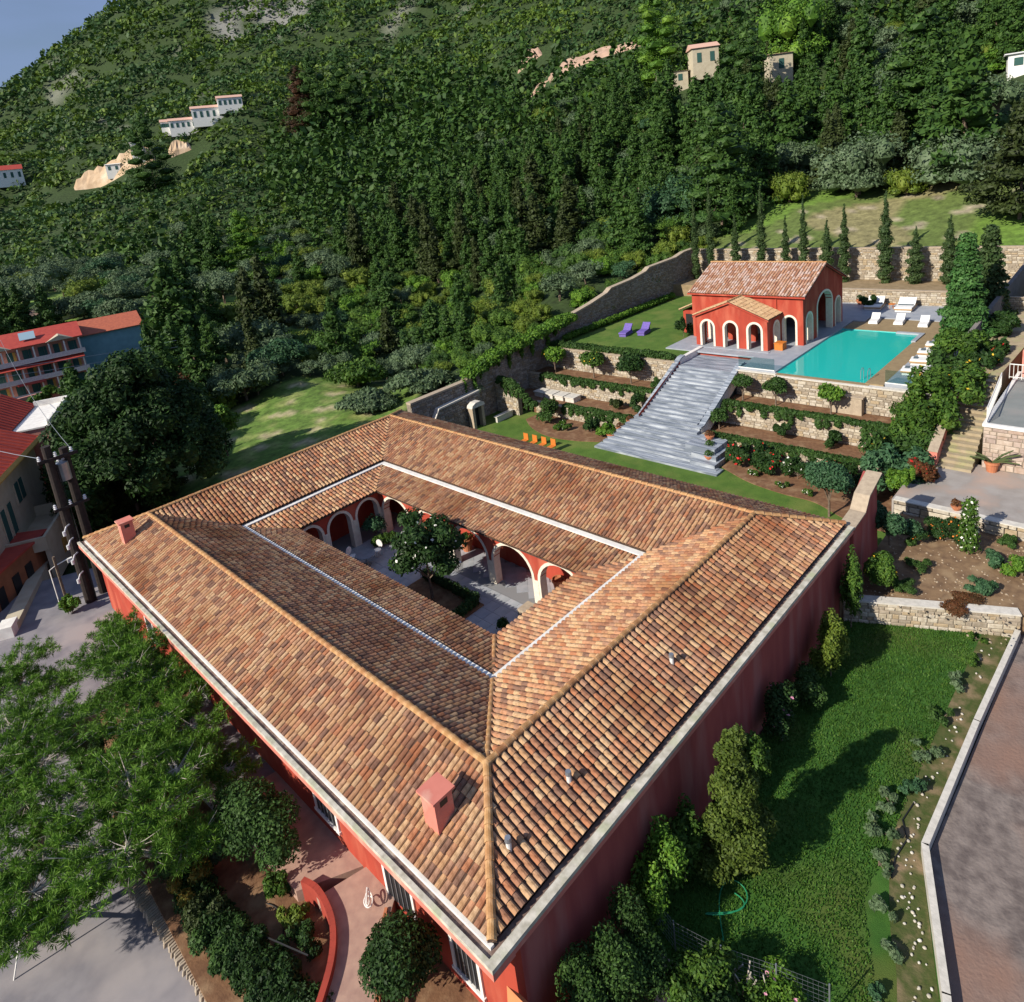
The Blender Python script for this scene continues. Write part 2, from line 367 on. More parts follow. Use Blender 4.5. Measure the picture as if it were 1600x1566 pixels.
# the white inner gutter between the two roof rings
for (i, j) in ((0,1),(1,2),(2,3),(3,0)):
    a, b = C4(G1-.12, HG-.02)[i], C4(G1-.12, HG-.02)[j]; a2, b2 = C4(G1+.2, HG-.02)[i], C4(G1+.2, HG-.02)[j]
    part('inner_gutter', MB().prism([a, b, b2, a2], (0,0,.06)), m_white, villa)
    a, b = C4(G1-.3, HG-.5)[i], C4(G1-.3, HG-.5)[j]; a2, b2 = C4(G1, HG-.5)[i], C4(G1, HG-.5)[j]
    part('gallery_wall', MB().prism([a + Vector((0,0,FL+.2-HG)), b + Vector((0,0,FL+.2-HG)), b2 + Vector((0,0,FL+.2-HG)), a2 + Vector((0,0,FL+.2-HG))], (0,0,-FL-.0+HG-.0-.2+.2)), m_red, villa)
# eave boards of the courtyard
CW0, CW1 = E1 - .28, X1 - E1 + .28; CY0, CY1 = E1 - .28, Y1 - E1 + .28
TOPZ = HE - .03
th = .46
def arcade(O, U, Nv, L_, n, zs, rz, gap, mtl):
    w = L_/n; ar = [((k+.5)*w, w/2 - gap/2 - .11, zs, rz) for k in range(n)]
    part('arcade_wall', arch_wall(O, U, Nv, L_, FL, TOPZ, ar, th), mtl, villa)
    for a in ar: part('arch_trim', arch_trim(O, U, Nv, a, FL, .15, th-.02, .035), m_trim, villa)
    c = MB()
    for k in range(n+1):
        u = min(max(k*w, .12), L_-.12)
        for (s, f) in ((1, 1),):
            p = Vector(O) + Vector(U)*u - Vector(Nv)*(th/2); hw = gap/2 - .02
            ux, uy = abs(U[0]), abs(U[1])
            sx = (hw if ux else th/2+.05); sy = (hw if uy else th/2+.05)
            c = MB().box(p.x-sx, p.x+sx, p.y-sy, p.y+sy, FL, zs-.05); part('pillar', c, m_trim, villa)
    q = MB(); o = Vector(O) + Vector(Nv)*.02; e = o + Vector(U)*L_
    q.prism([(o.x, o.y, TOPZ-.03), (e.x, e.y, TOPZ-.03), (e.x+Nv[0]*.2, e.y+Nv[1]*.2, TOPZ-.03), (o.x+Nv[0]*.2, o.y+Nv[1]*.2, TOPZ-.03)], (0,0,.05))
    part('eave_board', q, m_white, villa)
arcade((CW1, CY1, 0), (0,-1,0), (-1,0,0), CY1-CY0, 5, -2.42, 1.36, .30, m_red)
arcade((CW0, CY1, 0), (1,0,0), (0,-1,0), CW1-CW0, 3, -2.0, .86, .26, m_red)
arcade((CW0, CY0, 0), (0,1,0), (1,0,0), CY1-CY0, 5, -2.42, 1.36, .30, m_red)
arcade((CW1, CY0, 0), (-1,0,0), (0,1,0), CW1-CW0, 3, -2.0, .86, .26, m_red)
# ceilings of the gallery close the roof from below
# chimneys
def chimney(x, y, zr, h, lab):
    c = MB().box(x-.32, x+.32, y-.3, y+.3, zr-.5, zr+h); ch = part('chimney', c, m_pink, villa, label=lab)
    part('chimney_cap', MB().box(x-.40, x+.40, y-.38, y+.38, zr+h, zr+h+.07), m_pink, ch)
    part('smoke_vent', MB().box(x-.13, x+.13, y-.31, y-.302, zr+h-.30, zr+h-.12), m_dark, ch)
def roofz(d): return z0 + (H1-z0)*(d-e0)/(D1-e0)
chimney(1.55, 3.55, roofz(1.55), 1.0, 'squat pink chimney near the front corner of the roof')
chimney(1.75, 30.6, roofz(1.75), 1.15, 'pink chimney at the far left end of the front roof')
for (x, y) in ((2.15, 1.42), (4.75, 1.45), (10.7, 1.6)):
    zz = roofz(y); v = MB().cyl((x, y, zz-.1), (x, y, zz+.30), .075, n=10); vv = part('vent_pipe', v, m_white, villa)
    part('vent_cowl', MB().cyl((x, y, zz+.30), (x, y, zz+.42), .10, .085, n=10), m_metal, vv)
# front wall openings
for (y, wd, zb, zt, kd) in ((9.3,1.3,-2.8,-1.4,'w'),(20,1.0,-3.3,-1.9,'w'),(26.5,1.0,-3.3,-1.9,'w'),(5.2,1.3,-3.3,-1.3,'d'),(2.2,1.0,-3.3,-1.9,'w')):
    fr = MB(); x = .75
    fr.box(x-.06, x-.002, y-wd/2-.12, y-wd/2, zb, zt).box(x-.06, x-.002, y+wd/2, y+wd/2+.12, zb, zt).box(x-.06, x-.002, y-wd/2-.12, y+wd/2+.12, zt, zt+.12)
    if kd == 'w': fr.box(x-.09, x-.002, y-wd/2-.16, y+wd/2+.16, zb-.1, zb)
    f = part('window' if kd == 'w' else 'door', fr, m_white, villa)
    part('pane', MB().box(x-.02, x-.003, y-wd/2, y+wd/2, zb, zt), m_dark, f)
    g = MB()
    for k in range(1, 5): g.box(x-.05, x-.025, y-wd/2+wd*k/5-.015, y-wd/2+wd*k/5+.015, zb, zt)
    part('grille', g, m_metal, f)
# courtyard and gallery floor
mb = MB(); mb.box(6.6, X1-6.6, 6.6, Y1-6.6, FL-.3, FL-.012); cf = struct('courtyard_floor', mb, mat('floor_joint', (.22,.22,.23), rough=.9))
sm = MB().box(-.345, .345, -.345, .345, 0, .03).mesh('paving_slab'); sm2 = MB().obox((0,0,0), (.60,.60,.03), PI/4).mesh('paving_slab')
yy = CY0 + .35
while yy < CY1 - .2:
    xx = CW0 + .36
    while xx < CW1 - .2:
        o = link('paving_slab', sm, m_slab, cf, (xx, yy, FL-.012)); xx += .705
    yy += .705
k = 0; yy = CY0 - 1.0
while yy < CY1 + 1.8:
    xx = CW1 + .46 + (.425 if k % 2 else 0)
    while xx < X1 - G1 + .1:
        o = link('paving_slab', sm2, m_check if (k % 2) else m_slab, cf, (xx, yy, FL-.012)); xx += .86
    yy += .43; k += 1
# ------------------------------------------------------------------ terrain
CTRL = [(227.9,1115.6,166.9),(256.1,1250.7,121.9),(321.8,1565.9,-48.1),(285.4,1050.2,204.6),(320.6,1177.5,159.6),(402.4,1474.4,-10.4),(340.2,980.7,245.5),(381.9,1099.6,200.5),(479.1,1377.1,30.5),(392.4,906.5,280.8),(440.4,1016.6,235.8),(552.2,1273.2,65.8),(447.7,766.5,314.1),(502.2,859.7,269.1),(629.6,1077.2,99.1),(505.6,604.0,311.3),(567.1,677.7,266.3),(710.7,849.6,96.3),(86.1,1236.3,90.8),(97.2,1385.9,45.8),(123.3,1735.0,-124.2),(-45.3,1289.2,51.3),(-49.8,1445.2,6.3),(-60.5,1809.0,-163.7),(149.1,774.4,108.5),(75.1,432.2,45.2),(49.3,315.0,18.5),(29.4,216.9,3.9),(16.6,148.1,2.7),(10.1,116.7,-5.2),(236.1,667.5,148.2),(154.8,462.9,75.2),(95.0,303.6,30.3),(74.2,247.3,16.1),(53.7,190.8,3.1),(36.2,138.7,2.3),(28.9,116.8,-0.7),(305.9,559.5,159.4),(189.1,361.2,73.8),(134.3,265.7,36.5),(99.3,205.0,12.0),(74.9,161.2,-0.5),(56.0,125.9,-3.7),(41.3,97.5,-7.8),(494.1,613.4,243.0),(313.2,399.5,120.4),(198.9,260.3,54.8),(151.3,202.3,26.5),(113.4,155.7,6.7),(85.5,120.3,-3.4),(64.1,92.6,-8.2),(47.7,71.1,-8.9),(441.7,388.1,184.6),(305.1,270.8,107.1),(214.1,192.6,56.4),(153.7,140.1,24.2),(112.4,103.7,6.0),(82.5,77.0,-3.0),(64.0,60.2,-5.5),(373.6,229.8,138.0),(245.9,151.1,72.7),(177.8,109.1,38.2),(131.1,80.0,17.6),(101.4,61.5,6.4),(80.3,48.1,4.2),(71.0,42.2,3.9),(322.9,133.7,103.0),(212.8,86.1,54.5),(157.7,62.4,29.2),(125.5,48.5,15.8),(95.3,35.3,10.2),(84.3,30.6,7.2),(76.9,27.4,5.8),(281.6,71.5,79.2),(185.4,44.0,41.3),(145.1,32.5,24.4),(116.2,24.3,14.1),(93.1,17.7,9.6),(83.5,15.0,6.7),(76.8,13.1,5.4),(249.7,30.6,63.0),(168.8,17.2,34.6),(123.4,9.7,21.9),(99.8,5.7,13.4),(87.9,3.7,9.1),(80.0,2.4,6.9),(74.1,1.4,5.2),(152.7,-1.9,28.8),(107.8,-5.0,15.3),(82.9,-6.8,7.8),(8.0,96.0,-8.6),(3.0,100.0,-9.0),(14.0,107.0,-8.8),(20.0,105.0,-8.0),(14.0,88.0,-7.6),(2.0,84.0,-8.0),(-1.0,40.0,-6.2),(0.0,50.0,-6.4),(1.0,60.0,-7.0),(-20.0,60.0,-9.0),(-20.0,30.0,-8.0),(-15.0,10.0,-7.0),(-25.0,0.0,-8.0),(-6.5,20.0,-5.6),(-6.8,14.0,-5.3),(-5.0,8.0,-4.9),(-3.0,0.0,-4.6),(-10.0,-5.0,-5.2),(12.6,47.7,-4.6),(23.0,49.4,-4.5),(24.0,66.0,-5.3),(33.0,63.5,-4.6),(14.0,40.0,-4.3),(24.0,38.0,-3.9),(10.0,37.0,-4.5),(5.0,38.0,-5.2),(15.0,60.0,-5.6),(33.0,42.0,-3.0),(42.0,40.0,-1.6),(50.0,40.0,-0.4),(58.0,41.0,1.2),(66.0,42.0,2.9),(73.0,42.0,4.0),(45.0,52.0,-3.0),(55.0,52.0,-0.5),(65.0,55.0,2.0),(40.0,80.0,-3.5),(25.0,85.0,-4.5),(12.0,15.0,-4.6),(20.0,25.0,-4.6),(0.0,-8.0,-4.6),(10.0,-8.0,-4.4),(22.0,-9.0,-4.2),(30.0,-12.0,-2.8),(40.0,-10.0,-1.5),(50.0,-10.0,1.0),(60.0,-6.0,3.0),(70.0,-4.0,4.6),(30.0,0.0,-3.4),(40.0,2.0,-2.0),(20.0,-30.0,-5.0),(60.0,-30.0,3.0),(100.0,-30.0,10.0),(-20.0,-30.0,-7.0),(50.0,20.0,-2.0),(60.0,30.0,0.0)]
def terrain_fn():
    P = np.array(CTRL); cx, cy = -7.05, -10.2
    def warp(x, y):
        dx, dy = x-cx, y-cy; r = np.hypot(dx, dy) + 12; th = np.arctan2(dy, dx)
        return np.stack([th*1.6, np.log(r)], -1)
    Q = warp(P[:,0], P[:,1]); z = P[:,2]
    sc = np.hypot(P[:,0]-cx, P[:,1]-cy) + 12; val = (z - 18.0)/sc       # smooth quantity: the slope seen from the centre
    def K(a, b):
        d2 = ((a[:,None,:]-b[None,:,:])**2).sum(-1); return .5*d2*np.log(d2 + 1e-9)
    n = len(P); A = np.zeros((n+3, n+3)); A[:n,:n] = K(Q, Q) + np.eye(n)*2e-3; A[:n,n] = 1; A[:n,n+1:] = Q; A[n,:n] = 1; A[n+1:,:n] = Q.T
    w = np.linalg.solve(A, np.concatenate([val, np.zeros(3)]))
    def f(x, y):
        x = np.atleast_1d(np.asarray(x, float)); y = np.atleast_1d(np.asarray(y, float)); q = warp(x, y)
        out = np.empty(len(x))
        for i in range(0, len(x), 4000):
            s = slice(i, i+4000); out[s] = K(q[s], Q) @ w[:n] + w[n] + q[s] @ w[n+1:]
        r = np.hypot(x-cx, y-cy) + 12; z = out*r + 18
        amp = np.clip((r-90)/300, 0, 1)*9
        return z + amp*(np.sin(x*.021+1.3)*np.cos(y*.027) * .5 + .35*np.sin(x*.053+y*.037) + .2*np.sin(x*.11-y*.09))*np.clip(r/300, .3, 1.3)
    return f
TF = terrain_fn()
def tz(x, y): return float(TF([x], [y])[0])
def inpoly(x, y, poly):
    c = np.zeros(x.shape, bool); n = len(poly)
    for i in range(n):
        (xa, ya), (xb, yb) = poly[i], poly[(i+1) % n]
        cond = ((ya > y) != (yb > y)); xi = (xb-xa)*(y-ya)/((yb-ya) if yb != ya else 1e-9) + xa; c ^= cond & (x < xi)
    return c
SITE = [(.3,.3),(22.4,-.1),(4,-.1),(4,-8),(11,-14),(38,-14),(49,-14),(49,-2.6),(60,-1.6),(73.2,-1.6),(73.2,35.6),(.3,35.0)]
SITE = [(0.4,-40),(49,-40),(49,-2.7),(73.2,-2.7),(73.2,35.6),(24.5,35.6),(24.5,34.4),(.4,34.4)]
def axis(lo, a, b, hi, st, extra, g=1.07):
    v = list(np.arange(a, b+.01, st)); s = st; x = b
    while x < hi: s *= g; x += s; v.append(x)
    s = st; x = a
    while x > lo: s *= g; x -= s; v.append(x)
    return np.array(sorted(set([round(t, 3) for t in v] + extra)))
xs = axis(-260, -16, 96, 1500, 1.0, [.35, .45, 73.15, 73.25, 24.45, 24.55], 1.06); ys = axis(-120, -22, 100, 1700, 1.0, [34.35, 34.45, 35.55, 35.65, -2.65, -2.75], 1.05)
XX, YY = np.meshgrid(xs, ys, indexing='ij'); fx, fy = XX.ravel(), YY.ravel(); zz = TF(fx, fy)
ins = inpoly(fx, fy, SITE)
zz = np.where(ins, np.minimum(zz, -4.5), zz)
near = (fx > -16) & (fx < 24) & (fy > 34) & (fy < 75)
nx, ny = len(xs), len(ys); idx = np.arange(nx*ny).reshape(nx, ny)
fc = np.stack([idx[:-1,:-1], idx[1:,:-1], idx[1:,1:], idx[:-1,1:]], -1).reshape(-1, 4)
# leave a hole where the pool basin and the sunken rooms stand: the site is covered by its own sheets
me = bpy.data.meshes.new('terrain'); me.from_pydata(np.stack([fx, fy, zz], -1).tolist(), [], fc.tolist()); me.update(); me.shade_smooth()
# what grows or lies where, painted per vertex: real ground colours
def gcol():
    c = np.tile(np.array([.030,.052,.014]), (len(fx), 1)); r = np.hypot(fx+7, fy+10)
    s = np.sin(fx*.31)*np.cos(fy*.27) + np.sin(fx*.13+fy*.19); s2 = np.sin(fx*.9+1)*np.cos(fy*.8) + np.sin(fx*1.7+fy*1.1)*.6
    def setc(mk, col): c[mk] = col
    mead = inpoly(fx, fy, [(9,45),(16,42.5),(24,41),(33,44),(40,56),(34,70),(22,68),(14,60),(11,52)])
    setc(mead, [.10,.17,.03]); setc(mead & (s2 > .3), [.20,.24,.07]); setc(mead & (s2 > .9), [.36,.31,.18])
    setc(inpoly(fx, fy, [(5,41),(14,43),(22,41.5),(24,35),(.5,34.5),(3,38)]), [.42,.34,.25])
    setc(inpoly(fx, fy, [(30,42),(24,37),(24,36),(36,36),(40,44)]) & (s2 > 0), [.22,.19,.12])
    up = (fx > 73) & (fy < 37) & (fx < 96) & (fy > -40)
    setc(up, [.10,.14,.035]); setc(up & (s > .6), [.21,.19,.09]); setc(up & (s2 > .9), [.33,.28,.20]); setc(up & (s < -.7), [.11,.19,.03])
    orch = (r > 118) & (r < 190) & (np.arctan2(fy+10, fx+7) > math.radians(62)); setc(orch & (s > -.4), [.15,.24,.05]); setc(orch & (s > 1.1), [.20,.12,.08])
    setc((fx < .5) & (fy < 45) & (fx > -9) & (fy > 26), [.30,.28,.28])
    far = r > 420; setc(far & (s2 > 1.1), [.16,.17,.13]); rc = (r > 620) & (np.arctan2(fy+10, fx+7) < 1.13) & (np.arctan2(fy+10, fx+7) > 1.0); setc(rc & (s2 > .2), [.19,.19,.175])
    return c
ca = me.color_attributes.new('ground', 'FLOAT_COLOR', 'POINT'); cc = np.ones((len(fx), 4)); cc[:,:3] = gcol(); ca.data.foreach_set('color', cc.ravel().astype(np.float32))
m_ground = mat('ground_cover', (.05,.07,.02), rough=1)
_n = m_ground.node_tree; _a = _n.nodes.new('ShaderNodeVertexColor'); _a.layer_name = 'ground'
_t = _n.nodes.new('ShaderNodeTexNoise'); _t.inputs['Scale'].default_value = 1.1; _t.inputs['Detail'].default_value = 9; _t.inputs['Roughness'].default_value = .7
_c = _n.nodes.new('ShaderNodeTexCoord'); _n.links.new(_c.outputs['Object'], _t.inputs[0])
_r = _n.nodes.new('ShaderNodeMapRange'); _r.inputs[1].default_value = .3; _r.inputs[2].default_value = .7; _r.inputs[3].default_value = .45; _r.inputs[4].default_value = 1.5; _n.links.new(_t.outputs[0], _r.inputs[0])
_m = _n.nodes.new('ShaderNodeVectorMath'); _m.operation = 'SCALE'; _n.links.new(_a.outputs[0], _m.inputs[0]); _n.links.new(_r.outputs[0], _m.inputs['Scale']); _n.links.new(_m.outputs[0], _n.nodes['Principled BSDF'].inputs['Base Color'])
_b = _n.nodes.new('ShaderNodeBump'); _b.inputs['Strength'].default_value = .8; _b.inputs['Distance'].default_value = .15; _n.links.new(_t.outputs[0], _b.inputs['Height']); _n.links.new(_b.outputs[0], _n.nodes['Principled BSDF'].inputs['Normal'])
terrain = struct('terrain', me, m_ground)

# ------------------------------------------------------------------ stone walls
STV = [(.46,.40,.31),(.38,.32,.25),(.54,.48,.39),(.33,.28,.22),(.42,.33,.22),(.50,.45,.38)]
m_stone = mat('wall_stone', (1,1,1), (.75,.72,.68), scale=6, rough=.95, bump=.4, bscale=20, var=STV)
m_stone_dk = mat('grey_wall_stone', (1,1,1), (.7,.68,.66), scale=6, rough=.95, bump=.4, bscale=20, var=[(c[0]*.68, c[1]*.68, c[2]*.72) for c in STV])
m_core = mat('wall_mortar', (.26,.22,.17), (.18,.15,.12), scale=5, rough=1, bump=.3)
m_cope = mat('stone_coping', (.42,.34,.25), (.34,.27,.20), scale=5, rough=.95, bump=.3)
m_copew = mat('pale_coping', (.62,.58,.52), (.50,.47,.42), scale=5, rough=.9, bump=.2)
def stones(mb, a, b, z0, top, nv, sw=.42, sh=.2, proud=.05, each=None):
    """courses of uneven stones on the face from a to b (xy), facing nv; top may be a function of distance"""
    a = Vector((a[0], a[1], 0)); b = Vector((b[0], b[1], 0)); U = (b-a).normalized(); L_ = (b-a).length; N0 = Vector((nv[0], nv[1], 0)).normalized()
    tf = top if callable(top) else (lambda u: top); z = z0; zm = max(tf(0), tf(L_), tf(L_/2))
    while z < zm - .04:
        h = sh*rnd.uniform(.7, 1.3); u = rnd.uniform(-.2, 0)
        while u < L_:
            w = sw*rnd.uniform(.5, 1.5); u0, u1 = max(u, 0), min(u+w, L_); u += w
            t = min(tf(u0), tf(u1))
            if u1-u0 < .06 or z > t-.05: continue
            z1 = min(z+h, t); g = .014; j = lambda: rnd.uniform(-.02, .02); p = proud*rnd.uniform(.4, 1.3); c = .025
            f = [(u0+g, z+g), (u1-g, z+g+j()), (u1-g, z1-g), (u0+g, z1-g+j())]
            fr = [(u0+g+c, z+g+c), (u1-g-c+j(), z+g+c), (u1-g-c, z1-g-c), (u0+g+c, z1-g-c)]
            def P(q, d): v = a + U*q[0] + N0*d; return (v.x, v.y, q[1])
            m2 = MB() if each is not None else mb
            m2.add([P(q, .002) for q in f] + [P(q, p) for q in fr], [(4,5,6,7),(0,1,5,4),(1,2,6,5),(2,3,7,6),(3,0,4,7)])
            if each is not None: each.append(m2)
        z += h
def stone_wall(name, label, cat, a, b, z0, top, th=.35, nv=None, both=False, cope=None, cm=None, sm=None, sw=.42, sh=.2, group=None, each=False, steps=1):
    """a free or retaining wall from a to b; top: number or list of (distance, height)"""
    A = Vector((a[0], a[1], 0)); B = Vector((b[0], b[1], 0)); U = (B-A).normalized(); L_ = (B-A).length
    N0 = Vector((nv[0], nv[1], 0)).normalized()
    if isinstance(top, (int, float)): prof = [(0, top), (L_, top)]
    else: prof = top
    tf = lambda u: float(np.interp(u, [p[0] for p in prof], [p[1] for p in prof]))
    t = thing(name, label, cat, (a[0], a[1], z0), group)
    c = MB()
    for (u0, t0), (u1, t1) in zip(prof[:-1], prof[1:]):
        p, q = A + U*u0, A + U*u1
        c.add([(p.x, p.y, z0), (q.x, q.y, z0), (q.x, q.y, t1), (p.x, p.y, t0)] + [tuple(v) for v in ((p.x-N0.x*th, p.y-N0.y*th, z0), (q.x-N0.x*th, q.y-N0.y*th, z0), (q.x-N0.x*th, q.y-N0.y*th, t1), (p.x-N0.x*th, p.y-N0.y*th, t0))],
              [(0,1,2,3), (5,4,7,6), (3,2,6,7)] + ([(0,3,7,4)] if u0 == 0 else []) + ([(1,5,6,2)] if abs(u1-L_) < 1e-3 else []))
    part('core', c, m_core, t)
    s = MB(); ea = [] if each else None
    stones(s, a, b, z0, tf, nv, sw, sh, each=ea)
    if both: stones(s, (a[0]-N0.x*th, a[1]-N0.y*th), (b[0]-N0.x*th, b[1]-N0.y*th), z0, tf, (-nv[0], -nv[1]), sw, sh)
    if each:
        for k, e in enumerate(ea):
            if k < 290: part('stone', e, sm or m_stone, t)
            else: s.v and None; s.add(e.v, e.f)
    if s.v: part('stones', s, sm or m_stone, t, kind='stuff')
    if cope:
        k = MB()
        for (u0, t0), (u1, t1) in zip(prof[:-1], prof[1:]):
            p, q = A + U*u0 + N0*.06, A + U*u1 + N0*.06; w = N0*(-(th+.12))
            k.add([(v.x, v.y, zv) for v, zv in ((p, t0), (q, t1), (q+w, t1), (p+w, t0), (p, t0+cope), (q, t1+cope), (q+w, t1+cope), (p+w, t0+cope))], [(3,2,1,0),(4,5,6,7),(0,1,5,4),(1,2,6,5),(2,3,7,6),(3,0,4,7)])
        part('coping', k, cm or m_cope, t)
    return t
# ------------------------------------------------------------------ ground sheets of the estate
m_grass = mat('lawn', (.060,.120,.016), (.085,.155,.022), scale=1.2, rough=1, bump=.5, bscale=60, c3=(.13,.17,.035), s3=.35)
m_grass2 = mat('deep_green_lawn', (.030,.092,.012), (.050,.130,.018), scale=1.6, rough=1, bump=.7, bscale=45, c3=(.085,.110,.022), s3=.28)
m_concrete = mat('old_concrete', (.34,.31,.29), (.26,.23,.21), scale=1.0, rough=.95, bump=.25, bscale=8, c3=(.40,.30,.25), s3=.5)
m_roadc = mat('cracked_concrete_road', (.225,.185,.165), (.125,.10,.092), scale=2.4, rough=.95, bump=.8, bscale=9, c3=(.24,.145,.11), s3=.22)
m_pave = mat('grey_road', (.25,.235,.25), (.18,.17,.19), scale=1.3, rough=.9, bump=.15, c3=(.31,.28,.28), s3=.4)
m_pinkpave = mat('pink_paving', (.42,.27,.21), (.34,.21,.17), scale=3, rough=.9, bump=.15)
m_path = mat('sandstone_steps', (.38,.31,.21), (.30,.24,.16), scale=2.2, rough=.95, bump=.4, c3=(.32,.30,.16), s3=1.2)
m_tan = mat('tan_pool_rim', (.30,.22,.12), (.25,.18,.10), scale=3, rough=.7, bump=.05)
m_deck = mat('pale_stone_deck', (.34,.36,.40), (.28,.305,.35), scale=1.5, rough=.6, bump=.03)
def sheet(name, poly, z, m, th=.3):
    zf = z if callable(z) else (lambda x, y: z); mb = MB(); n = len(poly)
    mb.add([(x, y, zf(x, y)) for x, y in poly] + [(x, y, zf(x, y)-th) for x, y in poly], [tuple(range(n))] + [(i, n+i, n+(i+1) % n, (i+1) % n) for i in range(n)])
    return struct(name, mb, m)
LZ = -4.05
curb_pts = [(4.5,-8.9),(6.4,-8.05),(8.62,-7.30),(12.63,-5.83),(18.9,-5.95),(25.31,-6.18)]
sheet('lawn', [(4.9,-.0),(4.9,-8.7),(8.6,-7.2),(12.63,-5.75),(25.3,-6.1),(22.6,.1)], LZ, m_grass2)
sheet('soil', [(.4,.1),(.4,-10),(4.4,-9.0),(4.95,-8.8),(4.95,.1)], LZ-.05, m_soil)
sheet('road', [(-1,-40),(26.5,-40),(26.5,-6.2),(25.31,-6.25),(12.7,-5.95),(8.7,-7.4),(4.5,-9.0),(-1,-11)], LZ+.06, m_roadc)
sheet('flower_bed_soil', [(22.5,.1),(25.6,-6.2),(26.5,-9),(32.1,-9),(32.1,.1)], lambda x, y: -3.02 + (x-22.5)*.012, mat('stony_soil', (.23,.145,.08), (.14,.085,.05), scale=2.5, rough=1, bump=.35, bscale=30, c3=(.28,.19,.11), s3=1.1), 1.2)
for k_ in range(1):
    _gb = MB(); _q = random.Random(3)
    for _ in range(420):
        _x, _y = _q.uniform(22.9, 31.7), _q.uniform(-6.1, 0); _s = _q.uniform(.02, .055); _gb.obox((_x, _y, -3.03+(_x-22.5)*.012), (_s*2, _s*1.5, _s), _q.uniform(0, 3), .6)
    _o = link('gravel', _gb.mesh('gravel'), mat('pale_gravel', (.40,.32,.23), (.28,.21,.15), scale=8, rough=.95)); _o['kind'] = 'stuff'
sheet('patio', [(31.9,.6),(31.9,-14),(38.6,-14),(38.6,.6)], -2.2, m_concrete, 2)
sheet('garden_lawn', [(X1-.1,0),(36.6,0),(36.6,35.4),(X1-.1,35.4)], FL, m_grass)
def arc(pts, n=6):      # smooth a polyline
    out = []; P = [Vector((*p, 0)) for p in pts]
    for i in range(len(P)-1):
        p0, p1, p2, p3 = P[max(i-1, 0)], P[i], P[i+1], P[min(i+2, len(P)-1)]
        for k in range(n):
            t = k/n; q = .5*((2*p1) + (p2-p0)*t + (2*p0-5*p1+4*p2-p3)*t*t + (3*p1-p0-3*p2+p3)*t**3); out.append((q.x, q.y))
    return out + [pts[-1]]
sheet('flower_bed_soil', [(36.6,12.2)] + arc([(34.2,12.0),(33.0,9.5),(32.5,7),(32.4,5),(31.4,3),(31,1)]) + [(31,.6),(36.6,.6)], FL+.04, m_soil, .1)
sheet('flower_bed_soil', [(36.6,31)] + arc([(34.8,31.2),(33.5,29.3),(32.7,26.8),(33.0,24.2),(33.8,22.2)]) + [(36.6,21.4)], FL+.04, m_soil, .1)
Z1, Z2, ZD = -3.0, -1.6, .5
for (ya, yb) in ((.6, 15.0), (20.5, 35.3)):
    sheet('terrace_soil', [(36.9,ya),(36.9,yb),(40.0,yb),(40.0,ya)], Z1, m_soil, 1.2)
    sheet('terrace_soil', [(40.1,ya),(40.1,yb),(43.0,yb),(43.0,ya)], Z2, m_soil, 2)
sheet('upper_lawn', [(43.1,20.4),(50,20.4),(50,23.6),(68,23.6),(68,35.3),(43.1,35.3)], ZD, m_grass, 4)
sheet('upper_soil', [(67.4,-2),(73.1,-2),(73.1,35.3),(67.4,35.3)], 1.9, mat('dry_terrace_ground', (.30,.22,.13), (.22,.16,.09), scale=2, rough=1, bump=.4), 3)
# terrace walls
def twall(x, ya, yb, z0, zt, lab, cope=.09, cm=None):
    return stone_wall('retaining_wall', lab, 'stone wall', (x, ya), (x, yb), z0, zt, th=.35, nv=(-1,0), cope=cope, cm=cm or m_cope, group=None)
twall(36.6, .6, 15.0, FL, -2.85, 'lowest stone terrace wall behind the red rose bushes, right of the marble stairs')
twall(39.9, .6, 15.0, Z1, -1.45, 'middle stone terrace wall under the long hanging hedge, right of the marble stairs')
twall(42.8, 11.8, 15.0, Z2, .38, 'short stone wall under the glass screen beside the top of the stairs', cm=m_copew)
twall(42.6, .9, 11.8, Z2, .34, 'stone wall carrying the front edge of the swimming pool', cm=m_copew)
twall(36.6, 20.5, 31.5, FL, -2.85, 'lowest stone terrace wall left of the marble stairs, draped with creeping green')
twall(39.9, 20.5, 35.2, Z1, -1.45, 'middle stone terrace wall left of the stairs with pale benches at its foot')
twall(42.8, 20.5, 35.2, Z2, .40, 'upper stone terrace wall below the lawn with the purple loungers')
# plinth ledges at the foot of the pool wall
solo('stone_hatch', MB().box(42.0,42.6,5.4,7.4,Z2,-.35).box(41.95,42.6,5.3,7.5,-.35,-.27), m_cope, 'small stone cupboard with a slab top built against the pool wall', 'stone box')
# long side walls
tp = [(0,.0),(7.5,.05),(8.0,.8),(9.3,.95),(13.2,1.1),(14.5,1.55),(17.2,1.75),(20.4,2.25),(21.4,2.5),(25.3,3.0),(28.4,3.55),(29.2,3.95),(33.5,4.15),(36.2,4.5),(37,4.85),(43,5.0),(45,5.35),(47.6,5.4)]
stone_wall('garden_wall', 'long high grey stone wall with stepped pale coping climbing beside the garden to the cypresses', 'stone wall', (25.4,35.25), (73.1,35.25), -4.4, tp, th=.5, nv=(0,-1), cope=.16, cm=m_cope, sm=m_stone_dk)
stone_wall('garden_wall', 'long pale stone wall standing behind the row of columnar cypresses', 'stone wall', (72.9,-2), (72.9,35.2), 1.7, 5.25, th=.5, nv=(-1,0), cope=.12, cm=m_cope)
stone_wall('retaining_wall', 'low stone wall behind the two large sun loungers at the end of the pool deck', 'stone wall', (67.3,3), (67.3,23), ZD, 1.95, th=.4, nv=(-1,0), cope=.08)
stone_wall('garden_wall', 'short stone return wall at the left end of the terraces, draped with a climber', 'stone wall', (35.3,32.4), (35.3,35.2), FL, -.9, th=.45, nv=(-1,0), cope=.1)
